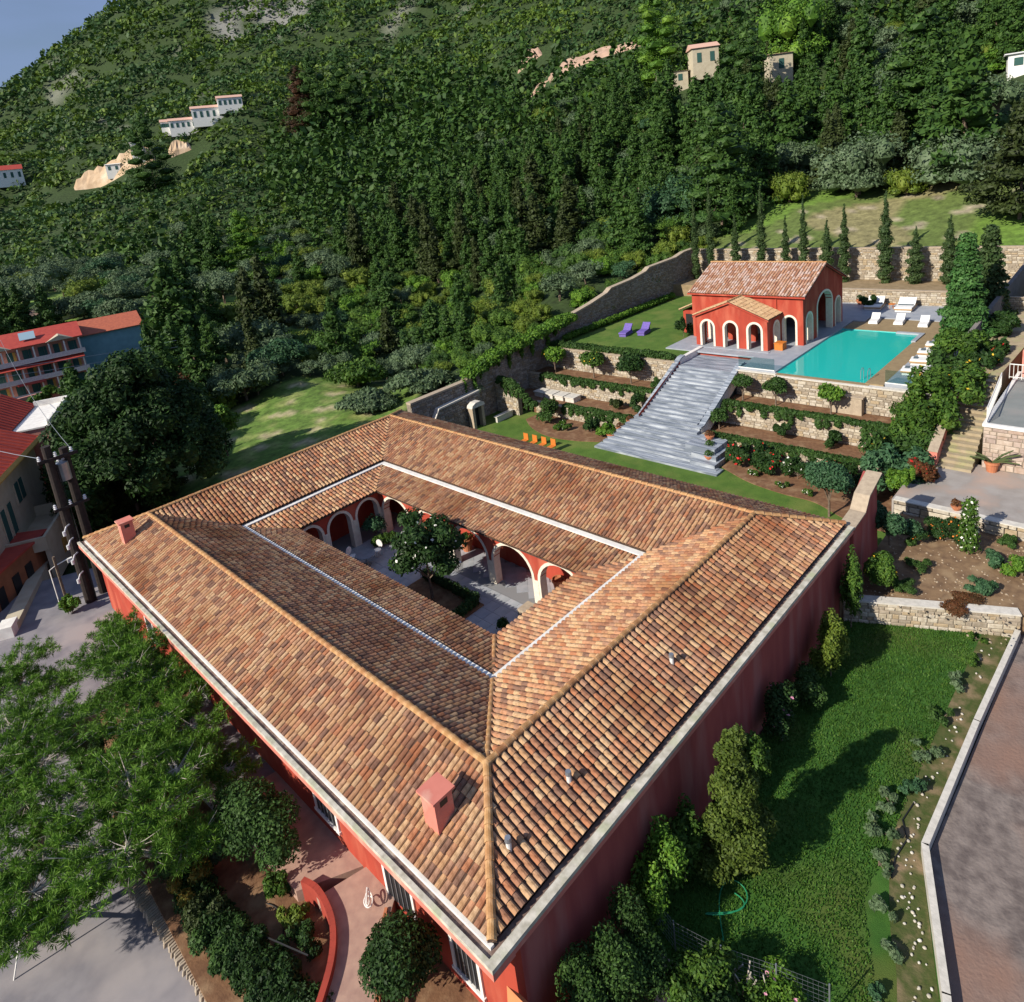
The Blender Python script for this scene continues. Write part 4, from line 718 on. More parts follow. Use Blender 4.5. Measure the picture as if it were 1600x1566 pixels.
FOREST = "c87,480,-51,80 c30,494,-60,95 o324,365,-30,34 c71,500,-55,62 c50,516,-59,65 c102,511,-52,54 o365,373,-24,34 c81,541,-57,102 o44,561,-63,38 o426,369,-17,34 b405,393,-18,26 c108,569,-56,59 b389,422,-22,34 b66,582,-62,21 c34,594,-67,75 b461,368,-13,34 b441,396,-13,21 o92,601,-60,41 o421,437,-17,27 c58,619,-65,88 b391,473,-28,21 b448,424,-11,34 b474,400,-8,34 b501,378,-6,34 b417,473,-23,25 c31,649,-70,95 b140,628,-58,21 c-42,658,-78,58 b404,495,-31,30 b70,650,-66,22 b452,460,-14,43 b-18,667,-76,33 c102,651,-63,99 b488,434,-3,28 b527,391,0,23 b553,371,1,34 b136,654,-59,32 c53,675,-69,56 c447,494,-23,64 b174,652,-56,27 o404,536,-42,47 b523,440,4,28 b98,686,-65,28 o9,703,-75,34 b498,475,-5,38 o163,678,-58,31 o47,705,-71,40 b570,412,11,34 o603,370,11,28 c79,708,-68,59 c202,677,-54,54 c474,522,-27,98 c136,701,-61,102 c-21,728,-79,107 b531,472,5,31 b446,550,-43,27 o414,590,-57,31 b633,369,17,34 b374,620,-54,44 o572,451,16,43 b595,425,17,21 c102,731,-67,68 b617,400,18,26 c189,710,-55,105 b231,696,-52,37 c74,740,-71,56 b527,515,-11,44 c36,751,-75,83 b455,581,-55,43 b125,738,-65,24 b493,552,-38,26 o275,689,-47,29 c-29,763,-81,58 b161,740,-59,35 c0,769,-79,86 b571,491,12,26 b663,378,25,25 c74,767,-73,66 o424,631,-66,37 b557,523,-6,22 b525,556,-36,36 o625,449,26,38 o375,666,-52,42 b32,782,-77,22 o346,686,-44,27 o658,413,28,30 c105,773,-70,106 c229,739,-50,101 o294,713,-44,27 c149,764,-63,60 b497,591,-57,41 o456,623,-69,28 b-28,795,-82,37 b270,734,-46,39 b694,383,32,34 o325,716,-41,33 c68,796,-75,63 c565,548,-22,91 b620,496,26,34 c160,783,-62,61 b663,449,32,34 b1,815,-81,31 c34,812,-79,100 o426,675,-70,31 b605,527,8,32 o133,799,-69,30 b695,417,35,34 b735,365,40,24 o195,791,-55,39 c401,702,-56,107 b545,599,-58,28 o470,661,-81,49 o259,776,-46,38 c164,807,-63,67 c531,623,-70,83 b732,394,39,38 b-20,841,-84,38 b377,731,-43,30 c13,842,-82,57 b666,500,34,37 b633,540,14,35 o97,836,-77,31 c507,657,-83,69 b766,356,48,27 c318,770,-41,86 c148,828,-69,58 b602,577,-38,45 c47,848,-81,85 b710,453,38,32 b458,702,-82,21 c233,812,-48,105 b436,719,-70,26 b696,485,37,35 c126,845,-75,59 b765,391,45,22 b553,642,-78,27 o383,759,-39,27 c741,440,40,99 b503,689,-90,37 b645,565,-3,21 o795,365,55,30 b21,877,-85,39 c810,338,62,69 c79,875,-82,67 b599,627,-71,41 o691,536,30,27 c215,851,-55,102 b744,470,39,25 c551,677,-89,105 o364,795,-38,42 c286,829,-45,92 o170,865,-70,49 c632,607,-56,98 c118,879,-80,79 c-10,896,-87,87 o325,816,-43,27 b441,764,-63,71 c915,101,97,176 b796,416,49,40 b911,158,90,48 c507,740,-94,104 o949,17,115,75 o741,527,35,45 c264,874,-48,176 c-11,935,-90,116 o920,220,90,57 b426,815,-48,45 c787,493,40,144 b595,704,-93,53 b648,658,-76,52 o361,857,-49,78 c947,179,99,96 b907,302,90,57 b710,614,-14,65 b840,445,54,48 b882,389,75,60 b518,801,-88,50 b993,83,127,67 c693,662,-59,115 b764,587,20,56 b478,832,-69,46 c967,209,102,106 b423,869,-55,46 b802,552,34,48 c928,342,95,94 c1016,20,138,109 c998,152,117,133 c966,272,101,108 o-3,999,-90,82 b639,743,-94,38 b957,317,102,38 b742,657,-27,40 b601,788,-98,71 o853,521,44,72 o345,933,-60,75 b687,720,-80,49 b1037,57,146,44 b908,452,70,73 c954,373,99,115 o554,840,-90,49 o788,634,5,52 b1009,240,109,71 c504,876,-75,93 b664,778,-92,49 c735,720,-59,97 o1051,162,131,51 c911,505,59,97 b476,924,-71,53 o1009,334,112,70 o397,966,-74,47 b860,605,31,68 o1091,38,165,47 c957,468,80,104 c315,1009,-53,140 o1089,101,159,77 c1042,287,115,104 c1003,386,109,93 b800,694,-16,72 c986,428,98,141 b742,769,-67,52 o532,927,-78,45 c938,538,59,127 c1094,166,143,97 c845,666,11,104 b647,857,-91,46 b708,813,-83,64 c352,1027,-56,90 b974,506,77,41 b477,976,-76,47 b587,914,-85,62 c1095,229,127,117 c1086,271,122,108 b1067,337,121,40 b920,619,41,56 b1049,400,117,43 b1040,435,110,37 b765,806,-63,42 b1019,479,96,35 c826,747,-22,105 b1133,176,153,36 b681,882,-86,36 c644,910,-85,116 c439,1028,-75,153 c895,681,22,140 c1003,544,77,102 b806,795,-42,50 c1114,314,128,142 b377,1074,-52,62 o319,1100,-35,57 b762,848,-67,46 b494,1029,-76,38 c1098,380,127,144 c1043,515,96,129 c949,661,41,94 o564,1003,-77,60 c877,752,-1,137 c1148,278,135,132 c1170,201,157,154 b648,959,-80,55 b699,928,-79,36 o1007,602,67,60 b733,905,-75,47 b616,993,-78,36 c1104,438,125,168 c828,840,-40,103 c870,806,-16,143 b697,963,-76,37 c1173,320,140,131 c1095,505,115,106 c932,748,21,95 c1005,657,58,105 c355,1145,-27,99 c965,713,38,100 b801,888,-55,47 c1163,368,139,137 b454,1110,-59,51 c502,1089,-68,159 o1080,559,101,61 b653,1012,-75,52 o606,1041,-74,53 o560,1069,-72,50 c924,785,11,90 b1210,279,152,39 c420,1143,-43,94 b776,939,-64,35 c844,881,-38,105 c1067,619,86,101 o1238,216,179,83 b1043,655,71,43 b729,985,-71,35 c1020,696,59,101 c879,860,-20,95 c1152,484,133,163 c1179,429,142,95 c390,1175,-26,143 b808,936,-54,35 b1135,536,123,56 c921,837,0,168 o324,1206,-6,56 c129,1253,-32,92 c79,1261,-36,130 o1213,393,151,57 c707,1033,-70,121 c1239,326,159,97 b774,990,-62,40 o983,793,32,60 c858,923,-36,105 b463,1177,-42,61 o1063,698,74,48 b1262,289,170,35 o532,1155,-56,53 c1103,651,96,123 b1137,604,116,50 c1312,121,238,115 c192,1279,-16,99 c971,843,20,117 c1192,518,142,109 b1304,214,207,37 b678,1094,-66,59 c63,1303,-28,104 o277,1266,0,62 c903,921,-18,110 c119,1297,-21,147 b851,970,-40,53 b623,1131,-63,64 b1319,164,229,48 c1229,461,154,127 o767,1042,-61,46 b1341,55,249,39 c1283,331,173,132 b817,1011,-51,42 b728,1077,-64,56 o398,1242,-10,52 o1067,761,69,77 c1194,569,140,170 o1018,834,40,44 c1288,371,173,91 b1317,284,193,55 c172,1320,-7,106 c1343,202,227,96 c208,1318,-2,94 c1002,875,28,125 b1342,236,216,35 o450,1254,-19,53 o958,924,5,68 b529,1224,-39,55 c1144,703,108,130 b1374,94,258,61 c1197,623,138,97 c1245,542,158,110 b615,1194,-52,59 b784,1089,-55,38 b828,1058,-47,50 b660,1172,-57,45 b736,1126,-58,39 o325,1314,12,66 c154,1353,-1,95 b1280,487,168,69 c114,1364,-6,93 c869,1040,-35,104 c918,1001,-17,147 c72,1373,-13,95 c1191,676,131,126 o411,1300,-1,65 b1395,138,259,42 c1316,430,181,144 c1075,845,61,150 b1354,322,203,34 o267,1350,13,52 b709,1169,-56,55 b1339,389,190,40 c1133,788,94,134 b1284,537,170,35 c1244,627,156,159 b1405,192,252,47 b614,1242,-43,39 o1401,240,239,49 c914,1046,-20,92 b1180,751,120,68 o224,1383,15,47 c1436,94,273,134 b811,1136,-47,64 b680,1221,-49,62 c1000,984,16,112 c1067,916,50,159 b1361,429,197,38 c1240,693,152,137 b762,1187,-50,39 c1340,502,188,109 c972,1024,2,155 c1309,571,179,91 c896,1091,-27,164 o1410,309,229,81 o368,1371,17,69 c1038,965,33,113 c1360,469,195,107 o600,1285,-34,52 c1168,818,106,101 b1454,147,275,48 b862,1130,-36,39 o523,1327,-18,81 b1403,373,217,45 c72,1442,-2,103 o1300,625,177,45 b1454,194,268,39 c1280,676,169,112 b946,1080,-10,35 o156,1442,17,80 b1480,74,283,41 c1138,889,83,161 b294,1422,26,70 b1349,565,192,46 c976,1069,2,90 c848,1177,-38,91 o1239,773,146,59 o466,1381,1,69 o741,1253,-44,48 b672,1294,-38,53 b878,1163,-31,36 c1052,1015,34,118 c1491,180,282,105 c1382,544,203,96 b588,1345,-23,35 c1214,838,126,171 b1503,142,288,47 b799,1235,-41,70 c1132,953,73,144 c91,1491,9,140 c1294,737,174,172 b1428,465,222,66 c1188,890,106,92 b1474,330,253,51 c1459,384,240,163 c1363,621,199,136 c1336,673,191,124 b1500,234,278,74 b721,1297,-38,47 b536,1387,-11,44 c917,1169,-21,108 o231,1480,31,78 b958,1138,-7,66 o389,1445,22,78 o1102,1013,55,54 c1501,287,270,97 c1536,103,296,127 o1041,1076,26,73 c130,1508,20,102 c1184,929,99,99 o669,1343,-31,48 c1403,595,212,136 o620,1374,-23,52 c1228,891,125,103 c1013,1127,13,122 o466,1449,9,47 c1544,198,295,125 c714,1342,-32,103 c947,1190,-12,91 b869,1248,-30,53 o524,1435,-3,50 c1558,148,301,97 c916,1219,-21,148 c1496,423,253,138 c101,1541,15,92 b357,1500,32,45 c1275,871,152,98 c984,1182,0,107 b173,1542,31,63 b1326,801,186,60 c1360,748,201,174 o580,1431,-12,61 c1162,1020,79,155 c1210,966,107,97 c1122,1065,59,108 o1541,343,279,67 o802,1325,-32,82 c1404,689,216,96 o286,1536,39,47 c1246,939,128,147 c1594,119,309,157 c1092,1113,45,92 c1518,460,260,99 c1577,278,299,119 c933,1262,-16,104 o431,1516,23,56 b671,1422,-22,69 o727,1394,-26,54 o1447,656,231,62 c1321,868,176,141 c1056,1166,28,102 c904,1289,-21,109 b1603,199,311,68 c985,1232,0,152 c1297,913,157,100 c1552,422,278,128 c1037,1202,19,113 o378,1549,34,53 c1151,1097,70,90 o330,1565,40,46 o96,1606,18,81 c1102,1152,47,128 b1436,725,230,38 c1255,992,125,131 c876,1332,-24,174 o581,1495,-6,60 b501,1527,10,75 o1389,822,213,57 o1591,379,297,49 b789,1399,-24,55 o201,1608,37,71 c1419,780,225,95 b1222,1051,103,76 c950,1302,-10,131 b1365,875,198,41 c1298,979,149,116 b1658,134,325,67 b1592,434,294,36 b850,1383,-22,37 c1094,1203,42,126 c1185,1118,83,99 c1337,941,175,98 c1629,324,313,164 c1488,701,248,105 o666,1494,-15,80 b1664,190,327,36 c1145,1175,64,139 b757,1459,-19,62 o1479,748,247,49 c1007,1301,6,104 c155,1653,31,153 c1392,902,208,96 b450,1595,26,40 b1610,482,301,64 o297,1639,44,76 b1291,1044,137,43 b1461,805,243,44 o368,1625,40,51 c1084,1260,35,176 c932,1375,-11,100 o1679,258,330,83 o887,1407,-15,48 b1431,870,230,70 c1325,1022,157,109 c1131,1229,56,92 c1220,1148,97,157 c1373,968,191,105 b421,1629,34,48 b1552,679,274,71 o835,1456,-15,70 o535,1595,10,54 b1521,747,264,37 o224,1679,41,46 c1262,1118,117,92 c621,1569,-6,174 c1361,1003,179,95 c1038,1327,16,95 c109,1700,25,179 o1668,406,326,63 b178,1694,35,43 b1690,332,334,40 b1731,128,345,42 c1720,206,342,132 b675,1556,-12,47 c1077,1308,31,96 c1000,1371,4,143 c1625,560,306,124 o495,1634,21,49 c1305,1102,138,137 c1437,943,228,130 o738,1547,-14,51 b1206,1220,89,69 c1613,636,300,98 o269,1706,44,44 c1122,1300,50,138 c951,1433,-3,122 b603,1614,0,34 c205,1723,39,103 c1256,1182,112,117 c1292,1145,129,98 c915,1461,-6,118 b1637,605,312,34 o1364,1064,173,73 b1762,159,354,53 c1163,1288,68,95 c1670,553,328,104 o402,1698,40,74 c1484,922,253,148 b1722,409,346,36 o1746,316,351,54 c1781,113,360,126 o712,1590,-11,47 o548,1663,14,46 c1049,1396,20,171 o879,1510,-5,64 b323,1727,45,69 c999,1434,7,101 c1740,374,351,93 c1419,1036,208,142 c1257,1221,112,95 b1110,1355,44,36 c1330,1148,148,115 o791,1567,-9,61 c1210,1279,90,114 c1467,985,241,101 o508,1691,24,49 c1304,1187,134,97 o656,1637,-4,74 c1657,658,322,177 o1782,271,361,52 o1731,478,353,82 c1188,1318,80,99 c1157,1348,65,100 c1463,1023,235,99 o142,1788,34,78 b1822,116,373,40 o598,1682,8,46 b1811,194,370,59 c1715,566,350,105 c1262,1265,114,153 o764,1617,-8,48 c1410,1108,195,106 c1797,315,367,99 c1024,1469,16,93 c1534,947,277,126 c1354,1184,158,91 b484,1735,31,38 c1791,366,368,116 c1309,1238,136,102 c988,1505,11,136 b867,1580,2,64 b217,1802,40,41 c1508,1002,262,142 c947,1534,8,100 b266,1796,42,62 b1784,425,370,41 o546,1729,21,46 c1143,1403,57,120 b722,1662,-5,57 c1492,1044,250,97 c1182,1380,76,116 c1759,549,369,111 c1469,1083,233,114 o1841,253,381,51 c1858,145,386,122 b1219,1356,94,50 o1731,639,360,72 c1083,1468,34,123 b1836,303,380,46 b1832,344,381,44 o331,1813,43,50 b1412,1175,191,70 o188,1843,39,50 b916,1599,12,39 o1279,1337,123,68 o459,1801,37,81 b702,1718,1,53 b1886,197,396,66 b1609,952,313,50 o881,1645,11,53 o398,1832,42,51 o293,1855,42,62 o1505,1129,251,74 b1037,1566,30,43 o567,1796,25,78 o1918,136,406,58 b683,1758,8,37 b1826,561,399,53 b1448,1214,209,44 o1772,713,384,45 b1869,442,403,40 o1811,632,399,56 o813,1724,8,51 b1809,677,402,37 o363,1888,41,79 b884,1703,19,64 o476,1868,38,51 b1952,203,421,47 b1769,795,385,49 b1946,248,422,44 b739,1779,9,37 o1015,1638,37,61 o275,1934,42,77 b1711,944,361,35 b1960,306,430,75 b1896,548,426,37 o1942,394,428,82 b839,1768,18,35 o943,1715,34,51 o1827,756,416,66 o1862,680,428,56 b437,1922,40,35 o2000,160,435,65 o1927,507,433,69 b587,1889,34,67 b643,1873,29,43 b1760,933,385,48 o480,1928,39,50 o1929,584,444,58 o745,1854,23,70 b1976,452,448,34 o851,1808,26,49 o910,1785,36,66 o318,1990,42,52 b1449,1389,210,34 b405,1977,40,37 b2004,400,456,44 b1043,1719,60,37 b971,1763,49,54 b1914,688,454,39 b1669,1141,351,55 b1777,976,396,44 o1608,1225,310,71 b274,2013,46,36 o200,2026,52,80 b368,2004,41,53 o1902,757,457,53 b1979,553,461,36 b1996,521,464,41 o1492,1389,233,51 b2082,150,460,66 o481,1995,41,55 o829,1872,33,44 b675,1936,40,35 b427,2014,40,49 o888,1850,40,53 b2031,455,474,47 b1892,834,457,38 b1668,1208,350,36 o1284,1603,131,49 o743,1920,37,47 o1979,642,474,75 o790,1903,35,44 b1789,1043,407,70 b315,2049,45,57 b951,1833,55,54 b1861,927,441,53 b1604,1317,301,69 o1478,1455,228,49 o1847,993,434,54 b1687,1239,360,34 b1901,897,465,37 b170,2104,59,41 o1001,1846,74,49 b2119,289,498,61 o392,2076,43,83 b2097,406,503,38 o1792,1125,413,49 o468,2069,43,58 b1919,926,475,35 b905,1914,57,72 o970,1885,70,45 b2010,736,503,38 o247,2125,57,51 o847,1959,56,47 o2134,449,526,74 o2093,628,521,74 o2009,845,519,70 o2195,253,519,50 o1544,1541,266,52 o2016,927,528,74 o756,2082,82,82 o674,2123,78,46"
FOREST_REST = "c828,1628,1,119 c1444,1126,213,104 c1358,1225,160,119 c1045,1505,25,101 c1794,500,380,138 c1570,976,295,92 c641,1729,7,144 c1817,454,384,128 c1325,1289,144,105 c769,1683,-1,134 c1774,599,379,117 c1728,719,360,95 c1400,1224,182,100 c1186,1430,77,165 c1134,1473,54,155 c1548,1044,283,92 c1230,1405,99,93 c1876,330,396,95 c1889,269,399,118 c1863,389,395,140 c998,1585,24,129 c1466,1178,223,96 c1653,917,331,122 c1738,757,367,96 c1394,1265,178,90 c228,1881,41,129 c1562,1074,290,92 c964,1627,25,106 c1855,499,403,104 c1233,1438,101,92 c1091,1548,43,134 c1613,1017,318,141 c1734,822,366,111 c1370,1330,167,150 c1699,896,352,164 c1155,1520,64,92 c157,1920,44,176 c1283,1417,127,127 c648,1804,17,116 c1496,1202,240,94 c1408,1302,185,101 c1345,1375,157,113 c1213,1494,91,143 c1666,984,342,143 c1612,1071,318,137 c1480,1243,227,103 c539,1859,33,123 c691,1807,15,115 c1452,1279,209,145 c1910,453,420,104 c971,1672,34,111 c616,1838,25,118 c1547,1174,274,113 c1755,857,379,114 c1585,1129,301,165 c1871,608,424,177 c1157,1562,67,97 c1656,1035,341,123 c1088,1612,50,123 c1286,1461,129,108 c668,1843,22,105 c797,1791,15,173 c199,1963,47,95 c1528,1235,257,161 c1988,232,438,134 c157,1973,49,94 c1330,1447,152,109 c1413,1368,191,94 c1498,1279,236,92 c1212,1551,92,92 c1374,1413,174,154 c1260,1520,116,154 c1003,1704,47,139 c1157,1609,72,124 c1724,1002,372,169 c1674,1080,352,125 c531,1921,38,135 c1466,1347,217,129 c1067,1677,57,150 c2008,280,449,94 c693,1873,27,98 c1844,812,429,141 c1539,1283,261,108 c1510,1318,242,93 c2035,224,455,94 c1243,1576,108,133 c1333,1503,156,95 c1368,1475,174,136 c2016,350,459,99 c1831,869,423,157 c1719,1066,374,93 c1199,1622,91,98 c1314,1547,146,165 c2064,205,463,97 c1136,1687,78,174 c1425,1454,202,95 c605,1948,41,123 c1818,949,417,122 c2058,282,472,147 c1543,1346,261,99 c1022,1774,66,124 c256,2048,50,109 c1390,1509,187,96 c1419,1489,201,98 c2049,410,479,138 c2026,500,475,97 c1692,1183,365,99 c1747,1111,391,94 c1954,724,477,138 c2094,225,477,98 c1107,1746,83,175 c1209,1677,101,117 c567,1999,46,174 c1734,1150,387,143 c2092,329,492,117 c1262,1656,122,160 c1335,1599,159,112 c1936,816,480,138 c204,2090,57,94 c1662,1270,343,112 c687,1974,49,107 c1383,1569,185,161 c1533,1428,255,119 c2127,201,484,107 c1042,1818,81,141 c2043,582,492,138 c2137,151,477,98 c1088,1795,90,97 c1443,1530,216,106 c1734,1211,388,125 c1847,1043,436,125 c2086,486,504,103 c740,1987,54,135 c1183,1759,108,111 b313,2110,50,72 b1595,1406,290,69 c1724,1251,382,102 c585,2049,52,124 b1999,778,506,42 c664,2024,58,180 b2156,227,499,35 c1952,885,493,94 c1838,1093,433,162 b2133,359,515,40 b1782,1182,412,36 c2166,193,496,90 c1331,1670,158,131 b2096,543,514,70 c1651,1365,327,131 b1129,1817,107,49 c1686,1325,354,162 c1426,1596,210,120 c1535,1494,259,94 c2057,681,512,153 b544,2081,50,65 c1250,1743,127,171 c1477,1559,235,106 c1303,1706,146,116 c1574,1466,277,176 c2162,322,521,112 c955,1926,73,98 c1091,1852,104,153 b805,1997,62,59 b1925,996,478,69 c1397,1641,195,154 c197,2165,62,105 c1894,1067,460,108 c1747,1297,394,98 b2190,296,527,35 c1848,1160,441,123 b920,1970,73,43 c636,2083,64,107 b2053,776,527,54 c1055,1902,103,147 b267,2173,60,36 b864,2002,70,36 b511,2126,50,45 b1011,1936,94,44 b453,2146,48,35 c2147,537,540,104 c1196,1833,130,167 c1693,1397,351,109 c1245,1802,137,136 c1470,1626,234,127 c1664,1432,329,114 b1802,1263,424,67 c180,2202,63,120 c1632,1471,308,123 c1512,1593,254,102 c1906,1114,466,142 b597,2121,62,69 b2101,717,535,62 b376,2177,53,50 c1142,1880,127,155 b1980,995,509,38 b977,1975,90,66 c1888,1154,458,103 c222,2208,63,115 b304,2196,59,49 c1612,1509,297,115 b2211,378,551,70 c1410,1703,202,177 b1100,1918,122,44 c1354,1749,173,166 c1862,1210,449,124 c1737,1379,380,150 b2184,523,558,40 b2202,459,560,66 c2169,588,554,151 c825,2065,85,152 c2084,825,546,120 b1965,1065,498,69 c1065,1951,116,125 c1781,1341,410,116 b912,2030,87,56 c548,2162,58,170 c2153,651,550,103 c475,2182,53,142 c1321,1799,163,173 c1476,1689,238,180 c1711,1455,355,121 c1533,1640,266,163 c1217,1898,152,185 c1165,1930,146,152 c1676,1521,328,141 c1618,1584,300,196 c1424,1776,209,120 c1465,1756,230,135 c1810,1407,420,192 c1287,1895,170,204 c1760,1477,381,145 c1136,1998,152,166 c1724,1529,353,119 c1561,1693,279,175 c1675,1604,324,118 c1369,1877,189,117 c1422,1837,207,215 c1094,2059,148,207 c1638,1663,309,130 c1220,1990,177,221 c1738,1574,355,142 c1535,1773,265,225 c1308,1953,188,125 c1365,1921,194,121 c1283,2009,196,124 c1492,1859,239,143 c1659,1721,317,168 c1426,1926,212,123 c1115,2126,167,157 c1188,2088,186,136 c1379,1973,206,152 c1744,1667,349,206 c1615,1792,300,190 c1260,2065,203,175 c1332,2045,214,189 c1558,1881,267,173 c1486,1947,233,156 c1440,1984,221,143 c1202,2138,198,125 c1704,1779,332,195 c1160,2173,190,162 c1411,2023,221,116 c1785,1726,360,194 c1324,2119,228,146 c1578,1941,270,176 c1274,2166,223,219 c1681,1873,322,203 c1770,1791,353,164 c1380,2110,234,167 c1432,2080,234,146 c1227,2211,215,141 c1873,1704,401,188 c1502,2035,239,137 c1182,2244,207,145 c1939,1650,448,211 c1560,2019,256,193 c1764,1852,350,159 c1656,1954,304,130 c1367,2169,244,150 c1507,2086,245,123 c1627,2000,285,126 c1438,2140,246,160 c1330,2210,242,144 c1706,1937,327,121 c1237,2269,224,129 c1856,1823,381,149 c1752,1924,346,129 c1410,2196,254,117 c1901,1805,400,119 c1537,2124,254,127 c1943,1766,427,140 c1641,2047,286,127 c1726,1978,333,129 c1990,1725,463,212 c1808,1915,365,184 c1310,2287,244,201 c1512,2160,256,116 c1230,2343,232,178 c1376,2260,258,194 c1772,1970,352,128 c1703,2033,317,204 c1864,1890,383,113 c1591,2123,265,150 c1468,2222,265,199 c1565,2162,263,114 c1981,1809,443,117 c1952,1851,421,146 c1309,2351,248,136 c1682,2100,300,175 c2043,1767,490,166 c1260,2389,243,121 c1365,2334,261,129 c1786,2037,357,146 c1922,1914,406,188 c1656,2152,286,122 c1616,2187,276,156 c1559,2231,274,138 c1853,2004,386,206 c1507,2278,280,147 c1437,2325,277,171 c2015,1853,459,137 c1354,2381,261,118 c1297,2428,254,116 c1996,1905,443,136 c1794,2110,358,165 c1723,2172,316,216 c1367,2425,267,114 c1849,2087,388,168 c1978,1966,434,164 c1645,2252,292,144 c1509,2348,295,159 c1424,2401,281,151 c1585,2327,301,159 c1346,2475,268,132 c1943,2041,427,146 c1485,2404,298,123 c1393,2463,277,114 c1446,2450,292,144 c1880,2139,408,149 c1724,2266,319,175 c1785,2222,349,168 c1928,2103,430,161 c2044,2000,473,202 c1665,2326,313,140 c1843,2190,387,118 c2000,2062,457,127 c1585,2400,321,151 c1627,2378,322,114 c1353,2546,283,124 c1556,2441,325,125 c1683,2370,331,124 c1477,2505,308,136 c1739,2339,339,224 c1902,2212,427,194 c1542,2481,329,115 c1440,2550,301,161 c1970,2168,464,209 c2072,2073,498,116 c2021,2124,481,153 c1657,2422,344,176 c1838,2299,386,225 c1622,2481,356,208 c1899,2281,429,125 c2073,2128,509,134 c1493,2574,324,124 c1793,2378,371,120 c1741,2429,368,149 c1964,2271,477,205 c2011,2231,501,135 c1574,2559,358,216 c1435,2645,322,224 c1917,2331,447,141 c1737,2482,390,126 c1842,2412,405,136 c1890,2377,430,144 c2121,2177,547,113 c1539,2627,355,162 c1714,2524,403,118 c1792,2474,404,172 c1642,2578,396,166 c2044,2294,535,116 c1607,2624,390,147 c1467,2716,356,148 c1999,2354,513,160 c1704,2578,423,134 c2105,2264,563,222 c1913,2443,456,150 c1777,2546,434,119 c1965,2419,492,169 c1870,2505,448,202 c1577,2702,394,117 c2069,2356,564,115 c1637,2675,421,144 c1736,2626,458,170 c2129,2321,590,125 c2027,2426,542,154 c1542,2760,398,212 c1837,2579,470,181 c1940,2519,490,175 c2004,2476,527,149 c1626,2741,434,149 c1700,2710,470,135 c2093,2432,591,140 c1908,2589,498,125 c2053,2479,565,127 c1533,2835,432,155 c2143,2413,619,156 c1870,2632,507,172 c1601,2813,446,190 c1660,2781,467,125 c1774,2710,512,159 c1706,2765,491,149 c2043,2540,560,207 c2132,2493,621,125 c1942,2650,536,219 c1860,2710,545,131 c1682,2830,497,154 c1802,2757,544,129 c1602,2894,488,193 c2026,2617,558,225 c1763,2807,539,199 c2136,2547,624,165"
# ------------------------------------------------------------------ foliage
def quads_mesh(name, C, T, B_, mats=None):
    """leaf quads: centres C, half vectors T and B_"""
    n = len(C); v = np.empty((n, 4, 3)); v[:,0] = C - T; v[:,1] = C - B_*.9; v[:,2] = C + T; v[:,3] = C + B_*.9
    me = bpy.data.meshes.new(name); me.vertices.add(n*4); me.vertices.foreach_set('co', v.ravel().astype(np.float32))
    me.loops.add(n*4); me.loops.foreach_set('vertex_index', np.arange(n*4, dtype=np.int32)); me.polygons.add(n)
    me.polygons.foreach_set('loop_start', np.arange(0, n*4, 4, dtype=np.int32)); me.update(calc_edges=True); return me
def leaves(lobes, n, size, seed=0, shell=(.72, 1.06), asp=.55, flat=.75, up=.25, squash=True):
    r = np.random.default_rng(seed); Lb = np.array(lobes, float)
    if Lb.shape[1] == 4: Lb = np.concatenate([Lb, Lb[:,3:4], Lb[:,3:4]], 1)
    w = (Lb[:,3]*Lb[:,4] + Lb[:,3]*Lb[:,5]); k = r.choice(len(Lb), n, p=w/w.sum())
    d = r.normal(size=(n,3)); d /= np.linalg.norm(d, axis=1, keepdims=True)
    low = d[:,2] < -.35; d[low,2] *= -.6; d /= np.linalg.norm(d, axis=1, keepdims=True)
    C = Lb[k,:3] + d*Lb[k,3:6]*r.uniform(*shell, (n,1))
    N0 = d*flat + r.normal(size=(n,3))*.55 + np.array([0,0,up]); N0 /= np.linalg.norm(N0, axis=1, keepdims=True)
    a = r.normal(size=(n,3)); T = np.cross(N0, a); T /= np.linalg.norm(T, axis=1, keepdims=True); B_ = np.cross(N0, T)
    s = size*r.uniform(.6, 1.35, (n,1)); return C, T*s, B_*s*asp
def crown(name, lobes, n, size, m, seed=0, core=.66, **k):
    me = quads_mesh(name, *leaves(lobes, n, size, seed, **k)); me.materials.append(m)
    if core:
        import bmesh
        bm = bmesh.new(); bm.from_mesh(me)
        for L_ in lobes:
            rr = L_[3:] if len(L_) == 6 else (L_[3],)*3
            bmesh.ops.create_icosphere(bm, subdivisions=1, radius=1, matrix=Matrix.Translation(L_[:3]) @ Matrix.Diagonal((rr[0]*core, rr[1]*core, rr[2]*core, 1)))
        bm.to_mesh(me); bm.free()
    return me
